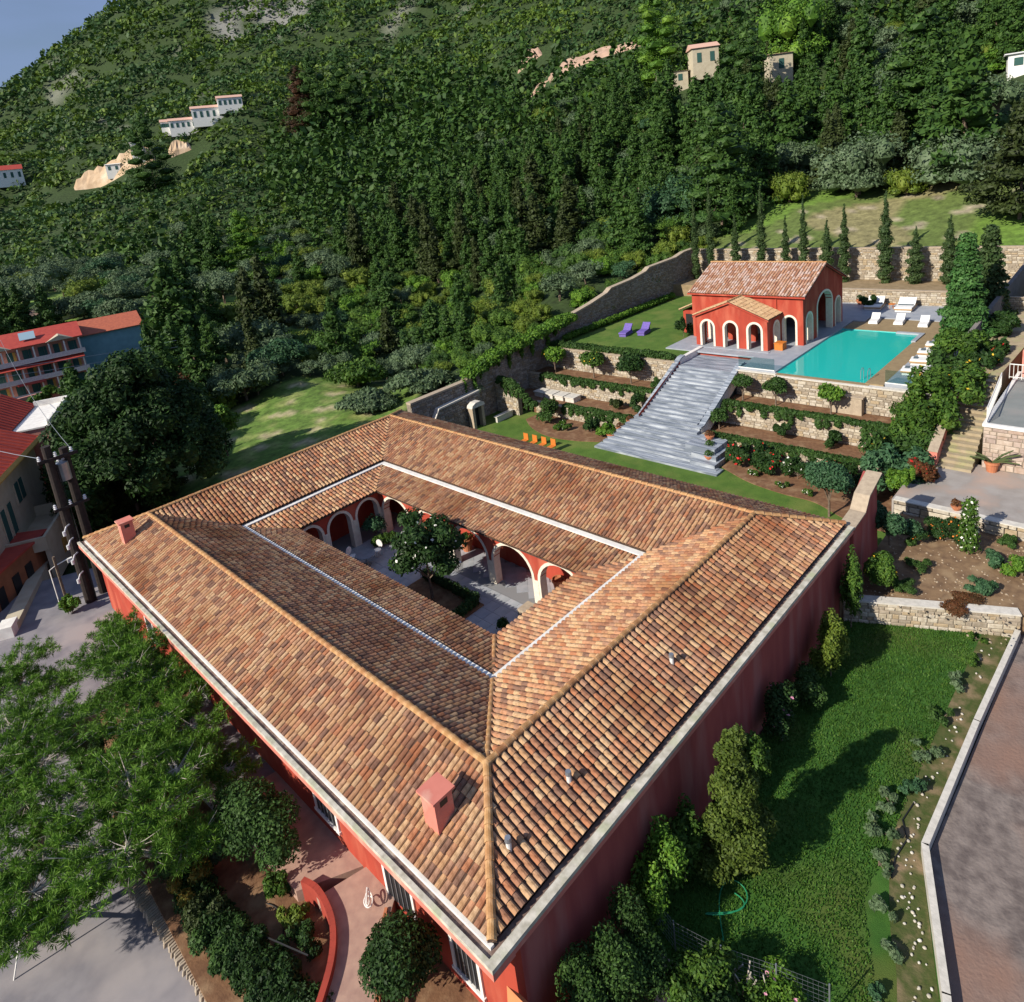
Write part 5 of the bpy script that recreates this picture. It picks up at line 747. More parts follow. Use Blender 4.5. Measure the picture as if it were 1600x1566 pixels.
lm = {
 'conifer': leafmat('dark_conifer_leaf', (.026,.068,.013), (.044,.102,.017), (.074,.145,.026)),
 'conifer2': leafmat('brown_green_conifer_leaf', (.030,.045,.012), (.045,.065,.016), (.060,.085,.022)),
 'olive': leafmat('olive_leaf', (.066,.112,.050), (.100,.155,.072), (.140,.195,.105)),
 'bush': leafmat('bush_leaf', (.034,.085,.012), (.060,.130,.016), (.100,.175,.024)),
 'yellow': leafmat('yellow_green_leaf', (.075,.125,.014), (.12,.175,.02), (.17,.215,.03)),
 'bright': leafmat('bright_green_leaf', (.05,.125,.014), (.09,.20,.018), (.16,.28,.03)),
 'cypress': leafmat('columnar_cypress_leaf', (.030,.062,.018), (.050,.090,.026), (.080,.125,.040)),
 'pine': leafmat('pine_needles', (.075,.175,.016), (.115,.240,.024), (.17,.30,.040)),
 'glossy': leafmat('glossy_dark_leaf', (.012,.038,.008), (.024,.062,.012), (.042,.090,.018)),
 'creeper': leafmat('creeper_leaf', (.028,.065,.014), (.042,.095,.018), (.065,.13,.025)),
 'autumn': leafmat('reddish_brown_leaf', (.11,.040,.016), (.15,.058,.022), (.08,.05,.02)),
 'blue': leafmat('blue_green_leaf', (.030,.085,.036), (.050,.120,.052), (.076,.160,.072)),
 'feather': leafmat('feathery_conifer_leaf', (.034,.105,.026), (.060,.155,.036), (.10,.215,.055)),
 'withered': leafmat('withered_leaf', (.085,.034,.014), (.06,.028,.012), (.04,.035,.012)),
 'drab': leafmat('drab_green_leaf', (.055,.092,.014), (.085,.128,.019), (.125,.17,.028)),
 'silver': leafmat('silvery_olive_leaf', (.085,.135,.066), (.125,.185,.095), (.165,.225,.130)),
 'golden': leafmat('golden_leaf', (.30,.17,.02), (.20,.16,.03), (.10,.14,.02)),
}
def flat_mat(name, c, rough=.7): return mat(name, c, (c[0]*.85, c[1]*.85, c[2]*.85), scale=20, rough=rough)
m_redfl = flat_mat('red_petal', (.60,.02,.02)); m_pinkfl = flat_mat('pink_petal', (.72,.32,.45)); m_whitefl = flat_mat('white_petal', (.80,.78,.72)); m_yelfl = flat_mat('yellow_petal', (.70,.48,.04)); m_orfl = flat_mat('orange_petal', (.65,.20,.03))
def unit(kind, s, seed):
    """lobes of a crown of height 1 standing on the ground"""
    r = random.Random(seed); L_ = []
    if kind == 'c':
        n = 26
        for k in range(n):
            t = (k+.5)/n; z = .06 + .90*t; R0 = .20*(1-t)**.75 + .015; a = k*2.4 + r.random()
            q = R0*r.uniform(.25, 1.0); L_.append((q*math.cos(a), q*math.sin(a), z, R0*.55+.022, R0*.55+.022, .075))
    if kind == 'o':
        for k in range(11):
            a = k*2.4; q = .42*math.sqrt((k+.3)/11); L_.append((q*math.cos(a)*r.uniform(.8,1.2), q*math.sin(a), .46 + r.uniform(-.16,.26)*(1-q), r.uniform(.17,.27), r.uniform(.17,.27), r.uniform(.18,.27)))
    if kind == 'b':
        for k in range(9):
            a = k*2.4; q = .40*math.sqrt((k+.2)/9); L_.append((q*math.cos(a), q*math.sin(a), .42 + r.uniform(-.12,.22)*(1-q*1.4), r.uniform(.16,.27), r.uniform(.16,.27), r.uniform(.18,.32)))
        for k in range(7): a = k*.9 + r.random(); L_.append((.30*math.cos(a), .30*math.sin(a), .17, .22, .22, .17))
    return L_
PROT = {}
def tree_mesh(kind, mkey, seed, n, size):
    me = crown({'c':'conifer','o':'olive_tree','b':'leafy_tree'}[kind], unit(kind, 1, seed), n, size, lm[mkey], seed, core=.7 if kind != 'o' else .55)
    import bmesh
    bm = bmesh.new(); bm.from_mesh(me); tm = MB()
    if kind == 'c': tm.cyl((0,0,-.1), (0,0,.6), .022, .01, 5)
    else:
        tm.tube([(0,0,-.15),(.02,.01,.2),(.0,.03,.35)], [.045,.035,.03], 5)
        for a in (0, 2.1, 4.2): tm.tube([(0,.02,.3),(.2*math.cos(a),.2*math.sin(a),.55)], [.025,.012], 4)
    o = len(bm.verts); bv = [bm.verts.new(v) for v in tm.v]
    for f in tm.f:
        try: q = bm.faces.new([bv[i] for i in f]); q.material_index = 1
        except ValueError: pass
    bm.to_mesh(me); bm.free(); me.materials.append(m_bark); return me
for kind, keys in (('c', ['conifer','conifer','conifer','conifer2','conifer']), ('o', ['olive','olive','blue','olive','silver']), ('b', ['bush','bush','yellow','creeper','bright','bush'])):
    PROT[kind] = [tree_mesh(kind, k, 10*i+ord(kind), 2200 if kind == 'c' else 1900, .023 if kind == 'c' else .030) for i, k in enumerate(keys)]
GR = {'c': ('conifer', 'dark pointed conifer', 'tree', 'dark conifers'),
      'o': ('olive_tree', 'round grey green olive tree', 'tree', 'olive trees'),
      'b': ('leafy_tree', 'bushy green tree', 'tree', 'bushy green trees')}
def where(x, y):
    a = math.degrees(math.atan2(y+10.2, x+7.05)); r = math.hypot(x+7.05, y+10.2)
    if 25 < x < 74 and 35 < y < 50: return 'just beyond the grey garden wall'
    if a < 24: return 'on the slope above the cypress row'
    if a < 36: return ('behind the pool house roof' if r < 150 else 'high on the slope near the pink house')
    if a < 50: return ('in the lower middle of the slope' if r < 150 else 'high in the upper middle of the slope')
    if a < 64: return ('beyond the meadow' if r < 150 else 'in the broad wood left of the middle')
    return ('around the hotel and the orchard' if r < 160 else 'in the valley below the quarry')
def parse(s):
    for t in s.split():
        k = t[0]; x, y, z, h = [int(q)/10 for q in t[1:].split(',')]; yield k, x, y, z, h
for k, x, y, z, h in parse(FOREST):
    nm, lab, cat, g = GR[k]; ms = PROT[k]
    if k == 'c': me = ms[rnd.randrange(5)]
    elif k == 'o': me = ms[rnd.choice([0,4,1,4,3,4,2])]
    else: me = ms[rnd.choice([0,0,1,2,3,5,2,2,4,2] if (x > 20 and x < 100) else [0,1,3,5,0,1,2,4])]
    o = link(nm, me, None, None, (x, y, z-.15)); s = rnd.uniform(.85, 1.15); o.scale = (h*s, h*s, h); o.rotation_euler = (rnd.uniform(-.05,.05), rnd.uniform(-.05,.05), rnd.uniform(0, 6.28))
    wh = where(x, y); o['label'] = lab + ' ' + wh; o['category'] = cat; o['group'] = g + ' ' + wh
# the farther trees and scrub read as one mass
def mass(name, pts, nq, m, seed=1, fl=.5):
    if len(pts) < 2: return
    r = np.random.default_rng(seed); P = np.array(pts); n = len(P)          # x, y, z, radius, height
    d = r.normal(size=(n, nq, 3)); d /= np.linalg.norm(d, axis=2, keepdims=True); d[:,:,2] = np.abs(d[:,:,2])*.95 - .05
    con = (P[:,4] > P[:,3]*2.2)[:,None]
    hh = d[:,:,2]; taper = np.where(con, np.clip(1.15 - hh, .08, 1), 1.0)
    C = P[:,None,:3] + d*np.stack([P[:,3], P[:,3], P[:,4]], -1)[:,None,:]*r.uniform(.72, 1.1, (n,nq,1))*np.stack([taper, taper, np.ones_like(taper)], -1)
    N0 = d*fl + r.normal(size=d.shape)*.5 + np.array([0,0,.3]); N0 /= np.linalg.norm(N0, axis=2, keepdims=True)
    T = np.cross(N0, r.normal(size=d.shape)); T /= np.linalg.norm(T, axis=2, keepdims=True); B_ = np.cross(N0, T)
    s = (P[:,3]*.27)[:,None,None]*r.uniform(.6, 1.3, (n,nq,1))
    me = quads_mesh(name, C.reshape(-1,3), (T*s).reshape(-1,3), (B_*s*.7).reshape(-1,3)); me.materials.append(m)
    o = link(name, me); o['kind'] = 'stuff'; return o
byk = {'c': [], 'o': [], 'b': []}
for k, x, y, z, h in parse(FOREST_REST): byk[k].append((x, y, z, h*(.26 if k == 'c' else .55), h*(1 if k == 'c' else .85)))
mass('far_conifer_wood', byk['c'], 60, lm['conifer'], 3, .5); mass('far_olive_grove', byk['o'], 50, lm['olive'], 4); mass('far_bush_wood', byk['b'], 50, lm['bush'], 5)
m_scrub = leafmat('far_scrub_leaf', (.060,.120,.013), (.090,.160,.017), (.135,.20,.024)); m_scrub2 = leafmat('far_dark_scrub_leaf', (.030,.076,.022), (.046,.102,.027), (.066,.130,.036))
SA, SB = [], []; BARE = [(87,350),(95,343),(102,333),(109,324),(114,319),(92,336),(99,326),(105,316),(120,316),(126,314),(186,158),(194,152),(201,146),(205,134),(203,124),(190,148),(197,138),(212,188),(219,182)]
r_ = 205.
while r_ < 1450:
    sp = .0150*r_; na = int(1.75/ .0150)
    az = -.12 + np.arange(na)*.0150 + rg.uniform(-.009, .009, na); rr = r_ + rg.uniform(-sp*.55, sp*.55, na)
    x = -7.05 + rr*np.cos(az); y = -10.2 + rr*np.sin(az); z = TF(x, y); gap = np.sin(x*.03)*np.cos(y*.023+1) + np.sin(x*.011+y*.017)
    for i in range(na):
        if min((x[i]-a)**2 + (y[i]-b)**2 for a, b in BARE) < 120 and z[i] < 75: continue
        if rg.random() < .03 or (gap[i] > 1.7 and rg.random() < .6): continue
        rad = sp*rg.uniform(.45, .85); (SA if rg.random() < (.62 if gap[i] > -.1 else .35) else SB).append((x[i], y[i], z[i]-.3, rad, rad*rg.uniform(.5, 1.0)))
    r_ += sp*.8
mass('far_scrub', SA, 28, m_scrub, 6); mass('far_dark_scrub', SB, 28, m_scrub2, 8)
# ------------------------------------------------------------------ single trees and shrubs
def tree(name, label, cat, base, lobes, n, size, m, trunk=None, tr=.12, seed=1, group=None, bark=None, core=.66, fl=None, **kw):
    """crown + trunk with limbs; lobes relative to the base; fl = (material, count, size)"""
    t = thing(name, label, cat, base, group); me = crown('crown', lobes, n, size, m, seed, core=core, **kw); link('crown', me, None, t)
    tb = MB(); Lb = sorted(lobes, key=lambda l: -l[3])[:6]; cz = sum(l[2] for l in lobes)/len(lobes); low = min(l[2]-l[-1]*.6 for l in lobes)
    top = trunk or (0, 0, max(.2, cz*.7)); tb.tube([(0,0,-.25), (top[0]*.4, top[1]*.4, top[2]*.5), top], [tr, tr*.8, tr*.6], 7)
    for l in Lb: tb.tube([(top[0]*.4, top[1]*.4, top[2]*.55), ((top[0]+l[0])/2, (top[1]+l[1])/2, (top[2]*.7+l[2])/2), (l[0], l[1], l[2])], [tr*.5, tr*.35, tr*.15], 5)
    o = link('trunk', tb.mesh('trunk'), bark or m_bark, t)
    if fl: 
        r = np.random.default_rng(seed+5); C, T, B_ = leaves(lobes, fl[1], fl[2], seed+9, shell=(1.0, 1.12)); f = quads_mesh('blossom', np.concatenate([C, C]), np.concatenate([T, B_*1.6]), np.concatenate([B_*1.6, r.normal(size=T.shape)*fl[2]*.6])); f.materials.append(fl[0]); b = link('blossoms', f, None, t); b['kind'] = 'stuff'
    return t
def ball(r, z, n=5, sq=.85, seed=0):
    q = random.Random(seed); L_ = [(0, 0, z, r*.8, r*.8, r*.8*sq)]
    for k in range(n): a = 6.28*k/n + q.random(); L_.append((r*.45*math.cos(a), r*.45*math.sin(a), z + q.uniform(-.25,.3)*r, r*.55, r*.55, r*.5*sq))
    return L_
def clump(w, d, h, n, seed=0):
    q = random.Random(seed); return [(q.uniform(-w, w)*.75, q.uniform(-d, d)*.75, h*q.uniform(.3, .75), q.uniform(.25,.45)*max(w, d)*.9, q.uniform(.25,.45)*max(w, d)*.9, h*q.uniform(.25,.4)) for _ in range(n)]
def shrub(name, label, base, lobes, n, size, m, seed=1, cat='shrub', group=None, fl=None, **kw): return tree(name, label, cat, base, lobes, n, size, m, tr=.03, seed=seed, group=group, fl=fl, **kw)
# the row of columnar cypresses
cyp = [(34.1,11.9,.55,'first thin cypress from the left, rising beside the corner of the walls'),(32.0,13.8,.60,'tallest thin cypress, second from the left behind the pool house'),(28.8,9.7,.62,'short cypress third from the left behind the pool house roof'),(25.6,12.8,.62,'tall cypress fourth from the left behind the pool house roof'),(22.8,9.2,.52,'small cypress fifth from the left behind the pool house roof'),(20.8,11.3,.55,'slim cypress sixth from the left behind the right end of the roof'),(18.3,8.6,.75,'stubby dark cypress just right of the pool house ridge'),(16.5,10.2,.62,'cypress standing right behind the gable of the pool house'),(12.5,11.3,.82,'broad tall cypress standing alone in front of the pale wall'),(9.75,7.6,.85,'broad low cypress between the tall one and the feathery conifer'),(6.8,8.6,.78,'rightmost cypress of the row, partly behind the feathery conifer')]
for i, (y, zt, r0, lab) in enumerate(cyp):
    h = zt - 1.85; L_ = []
    for k in range(16):
        t = (k+.5)/16; rr = r0*1.02*min(1, (1-t)*1.8 + .10)*min(1, t*8+.6); a = k*2.4; L_.append((math.cos(a)*rr*.25, math.sin(a)*rr*.25, h*t, rr*.82, rr*.82, h/16*1.1))
    t = tree('columnar_cypress', lab, 'cypress', (71.2, y, 1.85), L_, 2600, .13, lm['cypress'], tr=.12, seed=40+i, group='row of columnar cypresses', core=.8, asp=.4, trunk=(0,0,h*.8))
def at(l, off, s=1): return [tuple(v*s for v in q[:3]) + tuple(v*s for v in q[3:]) for q in l]
# large trees above the far wall
def big(name, label, x, y, h, w, kind, mk, seed, n=3600):
    U_ = unit(kind, 1, seed); base_w = {'c':.36,'o':1.1,'b':1.05}[kind]; f = w/(base_w)
    L_ = [(q[0]*f, q[1]*f, q[2]*h, q[3]*f*1.0, q[4]*f*1.0, q[5]*h) for q in U_]
    return tree(name, label, 'tree', (x, y, tz(x, y)-.1), L_, int(n*1.4), .24 if w < 14 else .34, lm[mk], tr=.2, seed=seed, core=.62)
exec_list = [
 ('olive_tree','large round grey olive tree above the wall, behind the broad tall cypress',93,22.0,10.5,11.5,'b','silver',101),
 ('olive_tree','large spreading olive tree above the wall near the right edge',91.0,9.6,9.5,12.0,'b','silver',102),
 ('olive_tree','pale olive tree high on the slope below the tall dark conifers',132,35.0,10.5,12.0,'b','silver',103),
 ('olive_tree','small pale olive tree left of the large round one',99,35.5,7.5,9,'b','olive',104),
 ('olive_tree','bluish olive tree beside the corner of the garden walls',87,46.0,10,9,'b','blue',105),
 ('conifer','broad dark conifer towering at the upper right behind the olive trees',119,21.0,18,15,'c','conifer',106),
 ('conifer','broad dark conifer rising behind the first thin cypresses',85,37.5,17,13,'c','conifer',107),
 ('conifer','tall dark conifer standing in front of the pink house on the slope',144,61,20,13,'c','conifer',108),
 ('conifer','dark conifer at the right edge above the dry terrace',80.5,2.8,12,7,'c','conifer2',109),
 ('leafy_tree','vivid yellow green pine high on the slope right of the pink house',166,60,22,17,'b','bright',110),
 ('leafy_tree','narrow vivid green conifer near the top left of the pink house',167,97,28,13,'c','bright',111),
 ('leafy_tree','yellow green shrubby tree near the white hut at the right edge',132,14.5,5,5,'b','bright',112),
 ('leafy_tree','bright green pyramid shaped pine left of the middle of the valley',70,156,18,13,'c','bright',113),
 ('conifer','thin dark cypress left of the bright green pine',70,182,18,5,'c','conifer',114),
 ('conifer','pointed dark cypress on the ridge of trees in the upper middle left',175,257,34,16,'c','conifer',115),
 ('conifer','reddish brown withered conifer beside a dark one in the upper left middle',160,268,32,17,'c','withered',116),
 ('conifer','pointed dark conifer directly right of the withered brown one',164,263,36,16,'c','conifer',117),
 ('conifer','broad dark conifer in front of the pale quarry',97,281,30,17,'c','conifer',118),
 ('olive_tree','round olive tree nearest the brown plot in the left orchard',36,133.6,7,8.5,'o','olive',119),
 ('olive_tree','round olive tree behind the roof of the hotel',26,131.5,7,9,'o','olive',120),
 ('olive_tree','squat olive tree between the hotel and the brown plot',29,122,6,8,'o','olive',121),
]
for e_ in exec_list: big(*e_)
# the feathery conifer at the right of the pool and the flowering border below it
L_ = [(0, 0, .8+.6*k, 1.45*(1-k/17)+.25, 1.45*(1-k/17)+.25, .5) for k in range(14)] + [(math.cos(k*2.4)*1.6*(1-k/24), math.sin(k*2.4)*1.6*(1-k/24), .6+.38*k, .75*(1-k/40), .75*(1-k/40), .4) for k in range(22)]
tree('feathery_conifer', 'tall feathery green conifer standing at the right of the sun loungers', 'tree', (54.5, 2.0, .3), at(L_, 0, 1.0), 13000, .15, lm['feather'], tr=.2, seed=61)
tree('feathery_conifer', 'darker conifer directly behind the tall feathery one', 'tree', (60.5, 1.6, .5), at(L_, 0, .95), 7000, .17, lm['cypress'], tr=.2, seed=62)
for i, (x, y, z, w, h, mk, lab, fl) in enumerate([
 (50.0,1.0,.2,1.5,2.3,'bush','leafy green shrub under the feathery conifer by the loungers',None),
 (46.5,.9,.0,1.8,2.2,'creeper','dense green shrub beside the glass screen of the pool deck',(m_yelfl,20,.10)),
 (43.3,.6,-.8,1.9,2.6,'bush','large green shrub spilling over the right end of the pool wall',(m_yelfl,14,.09)),
 (40.6,1.2,-2.2,2.0,2.8,'bush','large mounded shrub at the right end of the middle terrace',(m_yelfl,14,.09)),
 (38.0,1.6,-3.2,1.7,2.5,'creeper','green shrub at the right end of the lowest terrace',(m_yelfl,10,.09)),
 (35.6,1.4,-3.8,1.7,2.6,'blue','dark bluish oleander behind the end of the red boundary wall',None),
 (48.5,-.2,.2,1.1,1.6,'glossy','dark rose bush with yellow and red flowers beside the stone path',(m_yelfl,26,.13)),
 (51.5,-.1,.5,1.2,1.7,'glossy','dark rose bush higher up beside the stone path',(m_redfl,22,.12)),
 (55.5,.2,.9,1.3,1.7,'glossy','dark shaded shrub at the top of the stone path',None),
 (45.8,-.1,-.2,.8,1.1,'creeper','low shrub with pink flowers beside the upper stone steps',(m_pinkfl,16,.12)),
 (35.0,-.1,-2.2,.7,.9,'autumn','red leaved shrub at the corner of the patio',(m_redfl,60,.08)),
 (38.2,.7,-2.1,.7,1.0,'glossy','red flowering potted shrub at the foot of the sloping wall',(m_redfl,70,.09)),
 (34.4,.9,-3.0,.6,1.3,'bright','bright yellow green climber on the end of the red boundary wall',None)]):
    shrub('shrub', lab, (x, y, z), clump(w*(1.3 if w > 1.4 else 1), w*1.1, h*1.15, 12, 70+i), 3200, .15, lm[mk], 70+i, fl=fl)
# terrace trees
for i, (x, y, z, r0, hz, mk, lab) in enumerate([
 (41.6,13.9,Z2,.85,1.55,'creeper','clipped ball tree nearest the stairs under the pool wall'),(41.6,11.3,Z2,.95,1.55,'creeper','clipped ball tree second from the stairs under the pool wall'),(41.3,7.2,Z2,.98,1.6,'bright','bright green clipped ball tree under the pool wall'),(38.6,14.4,Z1,.8,1.1,'creeper','clipped ball shrub beside the right balustrade on the lower terrace')]):
    tree('ball_tree', lab, 'ball tree', (x, y, z), ball(r0, hz, 6, .8, i), 1500, .12, lm[mk], tr=.07, seed=80+i, group='clipped ball trees')
for i, (x, y, r0, mk, lab) in enumerate([(41.5,33.0,1.2,'bright','bright green citrus tree nearest the ivy covered wall'),(41.6,28.4,1.25,'bush','yellow green citrus tree in the middle of the upper left terrace'),(41.6,24.3,1.35,'glossy','dark green citrus tree nearest the stairs on the upper left terrace')]):
    tree('citrus_tree', lab, 'citrus tree', (x, y, Z2), ball(r0, 1.75, 7, .85, 20+i), 1700, .14, lm[mk], tr=.08, seed=90+i, group='citrus trees on the left terrace', fl=(m_yelfl, 16, .07) if i < 2 else None)
for i, (x, y, z, w, h, mk, lab, fl) in enumerate([
 (41.6,21.6,Z2,.6,1.0,'creeper','small dark shrub beside the left balustrade on the upper terrace',None),
 (38.6,21.8,Z1,.75,1.5,'glossy','dark shrub beside the left balustrade on the lower terrace',None),
 (38.6,24.0,Z1,.6,1.0,'conifer2','dry dark shrub in the middle of the lower left terrace',None),
 (38.9,9.8,Z1,.7,1.1,'glossy','dark rounded shrub on the lower right terrace',None),(38.9,6.3,Z1,.75,1.2,'glossy','second dark rounded shrub on the lower right terrace',None),
 (34.9,23.9,FL,.9,1.4,'glossy','dark green shrub in the left garden bed',None),(34.9,22.4,FL,.8,1.3,'bright','fresh green shrub in the left garden bed beside the terracotta pots',None),
 (35.2,29.0,FL,1.3,2.1,'creeper','large leafy climber shrub in the left corner of the garden bed',None),(34.4,26.5,FL,.8,.6,'bush','low flowering plants in the middle of the left garden bed',(m_whitefl,20,.06)),
 (65.4,12.3,.6,.9,1.2,'glossy','dark bush behind the pool house corner beside a terracotta pot',None),
 (50.2,23.9,.5,.9,2.0,'glossy','dark shrub against the left corner of the pool house',None)]):
    shrub('shrub', lab, (x, y, z), clump(w, w*.8, h, 7, 170+i), 1300, .12, lm[mk], 170+i, fl=fl)
for i, (x, y, w, h, lab) in enumerate([(35.2,11.0,1.1,1.7,'red flowering rose bush nearest the marble stairs'),(35.1,9.0,1.2,1.9,'tall red flowering rose bush second from the stairs'),(34.9,7.0,1.2,1.6,'low red and white rose bush in the middle of the bed'),(34.8,5.0,1.2,1.9,'red rose bush in front of the lowest terrace wall'),(34.6,3.2,1.1,1.8,'rose bush at the right end of the bed')]):
    shrub('rose_bush', lab, (x, y, FL), clump(w, w, h, 9, 200+i), 2300, .11, lm['glossy'], 200+i, cat='rose bush', group='rose bushes', fl=(m_redfl if i != 2 else m_whitefl, 30, .09))
tree('garden_tree', 'small dark tree on the garden lawn beside the red boundary wall', 'tree', (31.2, 3.7, FL), ball(1.3, 2.4, 8, .95, 5), 6000, .09, lm['blue'], tr=.08, seed=210)
for i, (x, y) in enumerate([(33.9, 9.6), (33.3, 7.4), (33.0, 5.6)]):
    shrub('flower_clump', ['small pale flower clump at the lawn edge nearest the stairs','middle pale flower clump at the lawn edge below the roses','pale flower clump at the lawn edge near the small tree'][i], (x, y, FL), clump(.4, .4, .5, 5, i), 500, .08, lm['bush'], 220+i, cat='flowers', fl=(m_whitefl, 20, .05))
# hedges and creepers: long runs of leaves
def hedge(name, label, pts, w, h, n, m, seed=3, cat='hedge', hang=0, size=.11):
    t = thing(name, label, cat, (pts[0][0], pts[0][1], pts[0][2])); P = [Vector(p) for p in pts]; L_ = []; q = random.Random(seed); o = P[0]
    for a, b in zip(P[:-1], P[1:]):
        k = max(2, int((b-a).length/(w*.55)))
        for i in range(k):
            p = a.lerp(b, (i+.5)/k) - o; L_.append((p.x+q.uniform(-.1,.1)*w, p.y, p.z+h*.45, w*.5, w*.5, h*q.uniform(.42,.6)))
            if hang and q.random() < .75: dz = q.uniform(.1, hang); L_.append((p.x-w*.42, p.y+q.uniform(-.2,.2), p.z-dz*.5+.1, .14, .26, dz*.6+.1))
    me = crown('foliage', L_, n, size, m, seed, core=.8); link('foliage', me, None, t); return t
hedge('clipped_hedge', 'low clipped hedge running along the foot of the grey garden wall', [(45,34.4,ZD),(66,34.4,ZD)], .8, .8, 6500, lm['bright'], 31)
hedge('clipped_hedge', 'dark clipped hedge along the lawn edge above the citrus trees', [(43.3,20.9,.4),(43.3,34.6,.4)], .9, .75, 5200, lm['creeper'], 32)
hedge('creeping_hedge', 'dark creeper hanging over the middle terrace wall left of the stairs', [(40.0,20.9,-1.55),(40.0,33.4,-1.55)], .75, .4, 5200, lm['creeper'], 33, hang=.8)
hedge('creeping_hedge', 'creeper hanging over the lowest terrace wall left of the stairs', [(36.8,20.8,-2.9),(36.8,28.2,-2.9)], .8, .45, 4200, lm['creeper'], 34, hang=.8)
hedge('creeping_hedge', 'long creeper hanging over the middle terrace wall right of the stairs', [(40.0,2.0,-1.5),(40.0,14.6,-1.5)], .85, .45, 6000, lm['creeper'], 35, hang=1.0)
hedge('creeping_hedge', 'creeper hanging over the lowest terrace wall behind the roses', [(36.8,3.0,-2.9),(36.8,14.2,-2.9)], .8, .45, 5200, lm['creeper'], 36, hang=.8)
hedge('wall_ivy', 'bright ivy spilling over the bend of the grey garden wall', [(32.0,35.2,.1),(34,35.2,.4),(36,35.1,1.0),(39,35,1.2),(42,34.9,1.6),(47,34.9,2.0)], 2.0, 1.3, 14000, lm['bright'], 37, cat='ivy', hang=2.4, size=.15)
hedge('wall_ivy', 'climber covering the short stone return wall', [(35.3,34.6,-.8),(35.2,32.6,-1.0),(35.0,31.2,-2.2),(35.2,30,-2.8)], .9, .6, 3200, lm['creeper'], 38, cat='ivy', hang=1.2)
hedge('shrub_row', 'green bushes growing along the foot of the cypress row', [(71.6,24,1.9),(71.6,31,1.9)], 1.3, 1.4, 2600, lm['bush'], 39, cat='bushes', size=.16)
# ------------------------------------------------------------------ sun loungers
m_cush = mat('white_cushion', (.78,.77,.75), (.70,.69,.68), scale=6, rough=.85); m_wood = mat('teak', (.42,.27,.14), (.34,.21,.10), scale=8, rough=.7); m_tow = mat('slate_towel', (.10,.13,.15), rough=.9); m_purple = mat('purple_cushion', (.17,.12,.40), (.13,.09,.33), scale=7, rough=.8); m_orange = mat('orange_paint', (.58,.19,.03), (.50,.15,.025), scale=5, rough=.6)
def lounger(kind):
    w = {'big': 1.5, 'slim': .75, 'wide': 1.0, 'purple': .85}[kind]; L_ = {'big': 2.4, 'slim': 1.9, 'wide': 2.3, 'purple': 2.0}[kind]; cm = m_purple if kind == 'purple' else m_cush
    t = thing('sun_lounger', 'x', 'sun lounger', (0, 0, 0)); h = .30 if kind != 'slim' else .16
    if kind != 'purple': part('frame', MB().box(-w/2, w/2, 0, L_, h-.12, h), m_wood if kind in ('big', 'wide') else m_white, t)
    if kind in ('slim',):
        for x in (-w/2+.08, w/2-.08):
            for y in (.15, L_-.25): part('leg', MB().box(x-.04, x+.04, y-.04, y+.04, 0, h-.12), m_white, t)
    else: part('base', MB().box(-w/2+.08, w/2-.08, .08, L_-.08, 0, h-.12 if kind != 'purple' else h-.05), m_white if kind != 'purple' else m_purple, t)
    s = MB(); y1 = L_*.64; s.prism([(-w/2+.03, .02, h), (-w/2+.03, y1, h), (-w/2+.03, y1, h+.12), (-w/2+.03, .06, h+.12), (-w/2+.03, .02, h+.07)], (w-.06, 0, 0)); part('seat_cushion', s, cm, t)
    b = MB(); rise = .55 if kind != 'slim' else .42
    b.prism([(-w/2+.03, y1+.01, h), (-w/2+.03, L_, h+rise), (-w/2+.03, L_-.06, h+rise+.11), (-w/2+.03, y1-.02, h+.12)], (w-.06, 0, 0)); part('backrest', b, cm, t)
    part('backrest_support', MB().box(-w/2+.1, w/2-.1, L_-.2, L_-.15, h-.1, h+rise*.75), m_wood if kind != 'purple' else m_purple, t)
    if kind == 'big': part('towel', MB().obox((0, y1-.25, h+.121), (w*.85, .35, .05)), m_tow, t)
    if kind == 'wide': part('towel', MB().obox((-.1, .35, h+.121), (.45, .28, .05)), m_tow, t)
    return t
LG = {}
def put_lounger(kind, loc, rz, lab, grp):
    if kind not in LG: LG[kind] = lounger(kind); o = LG[kind]; o.location = loc; o.rotation_euler = (0, 0, rz); o['label'] = lab; o['group'] = grp
    else: copy_tree(LG[kind], loc, rz, None, lab, grp)
put_lounger('big', (64.3, 11.6, .6), -PI/2+.10, 'left of the two large white double loungers at the back of the deck', 'large double loungers')
put_lounger('big', (64.2, 8.9, .6), -PI/2+.06, 'right of the two large white double loungers at the back of the deck', 'large double loungers')
for i, (x, y) in enumerate([(59.3, 10.0), (59.5, 8.0), (59.2, 6.0)]): put_lounger('slim', (x, y, .52), -PI/2+.12, ['left','middle','right'][i] + ' small white lounger on the tan strip behind the pool', 'small white loungers')
for i, (x, y) in enumerate([(45.9, 4.0), (48.4, 4.1), (50.7, 4.2), (52.9, 4.2)]): put_lounger('wide', (x, y, .6), PI+.12, ['nearest','second nearest','third nearest','farthest'][i] + ' white lounger on the right hand deck beside the pool', 'white loungers right of the pool')
put_lounger('purple', (48.3, 29.7, .5), -PI/2+.22, 'left purple lounger on the upper lawn', 'purple loungers'); put_lounger('purple', (49.3, 28.2, .5), -PI/2+.22, 'right purple lounger on the upper lawn', 'purple loungers')
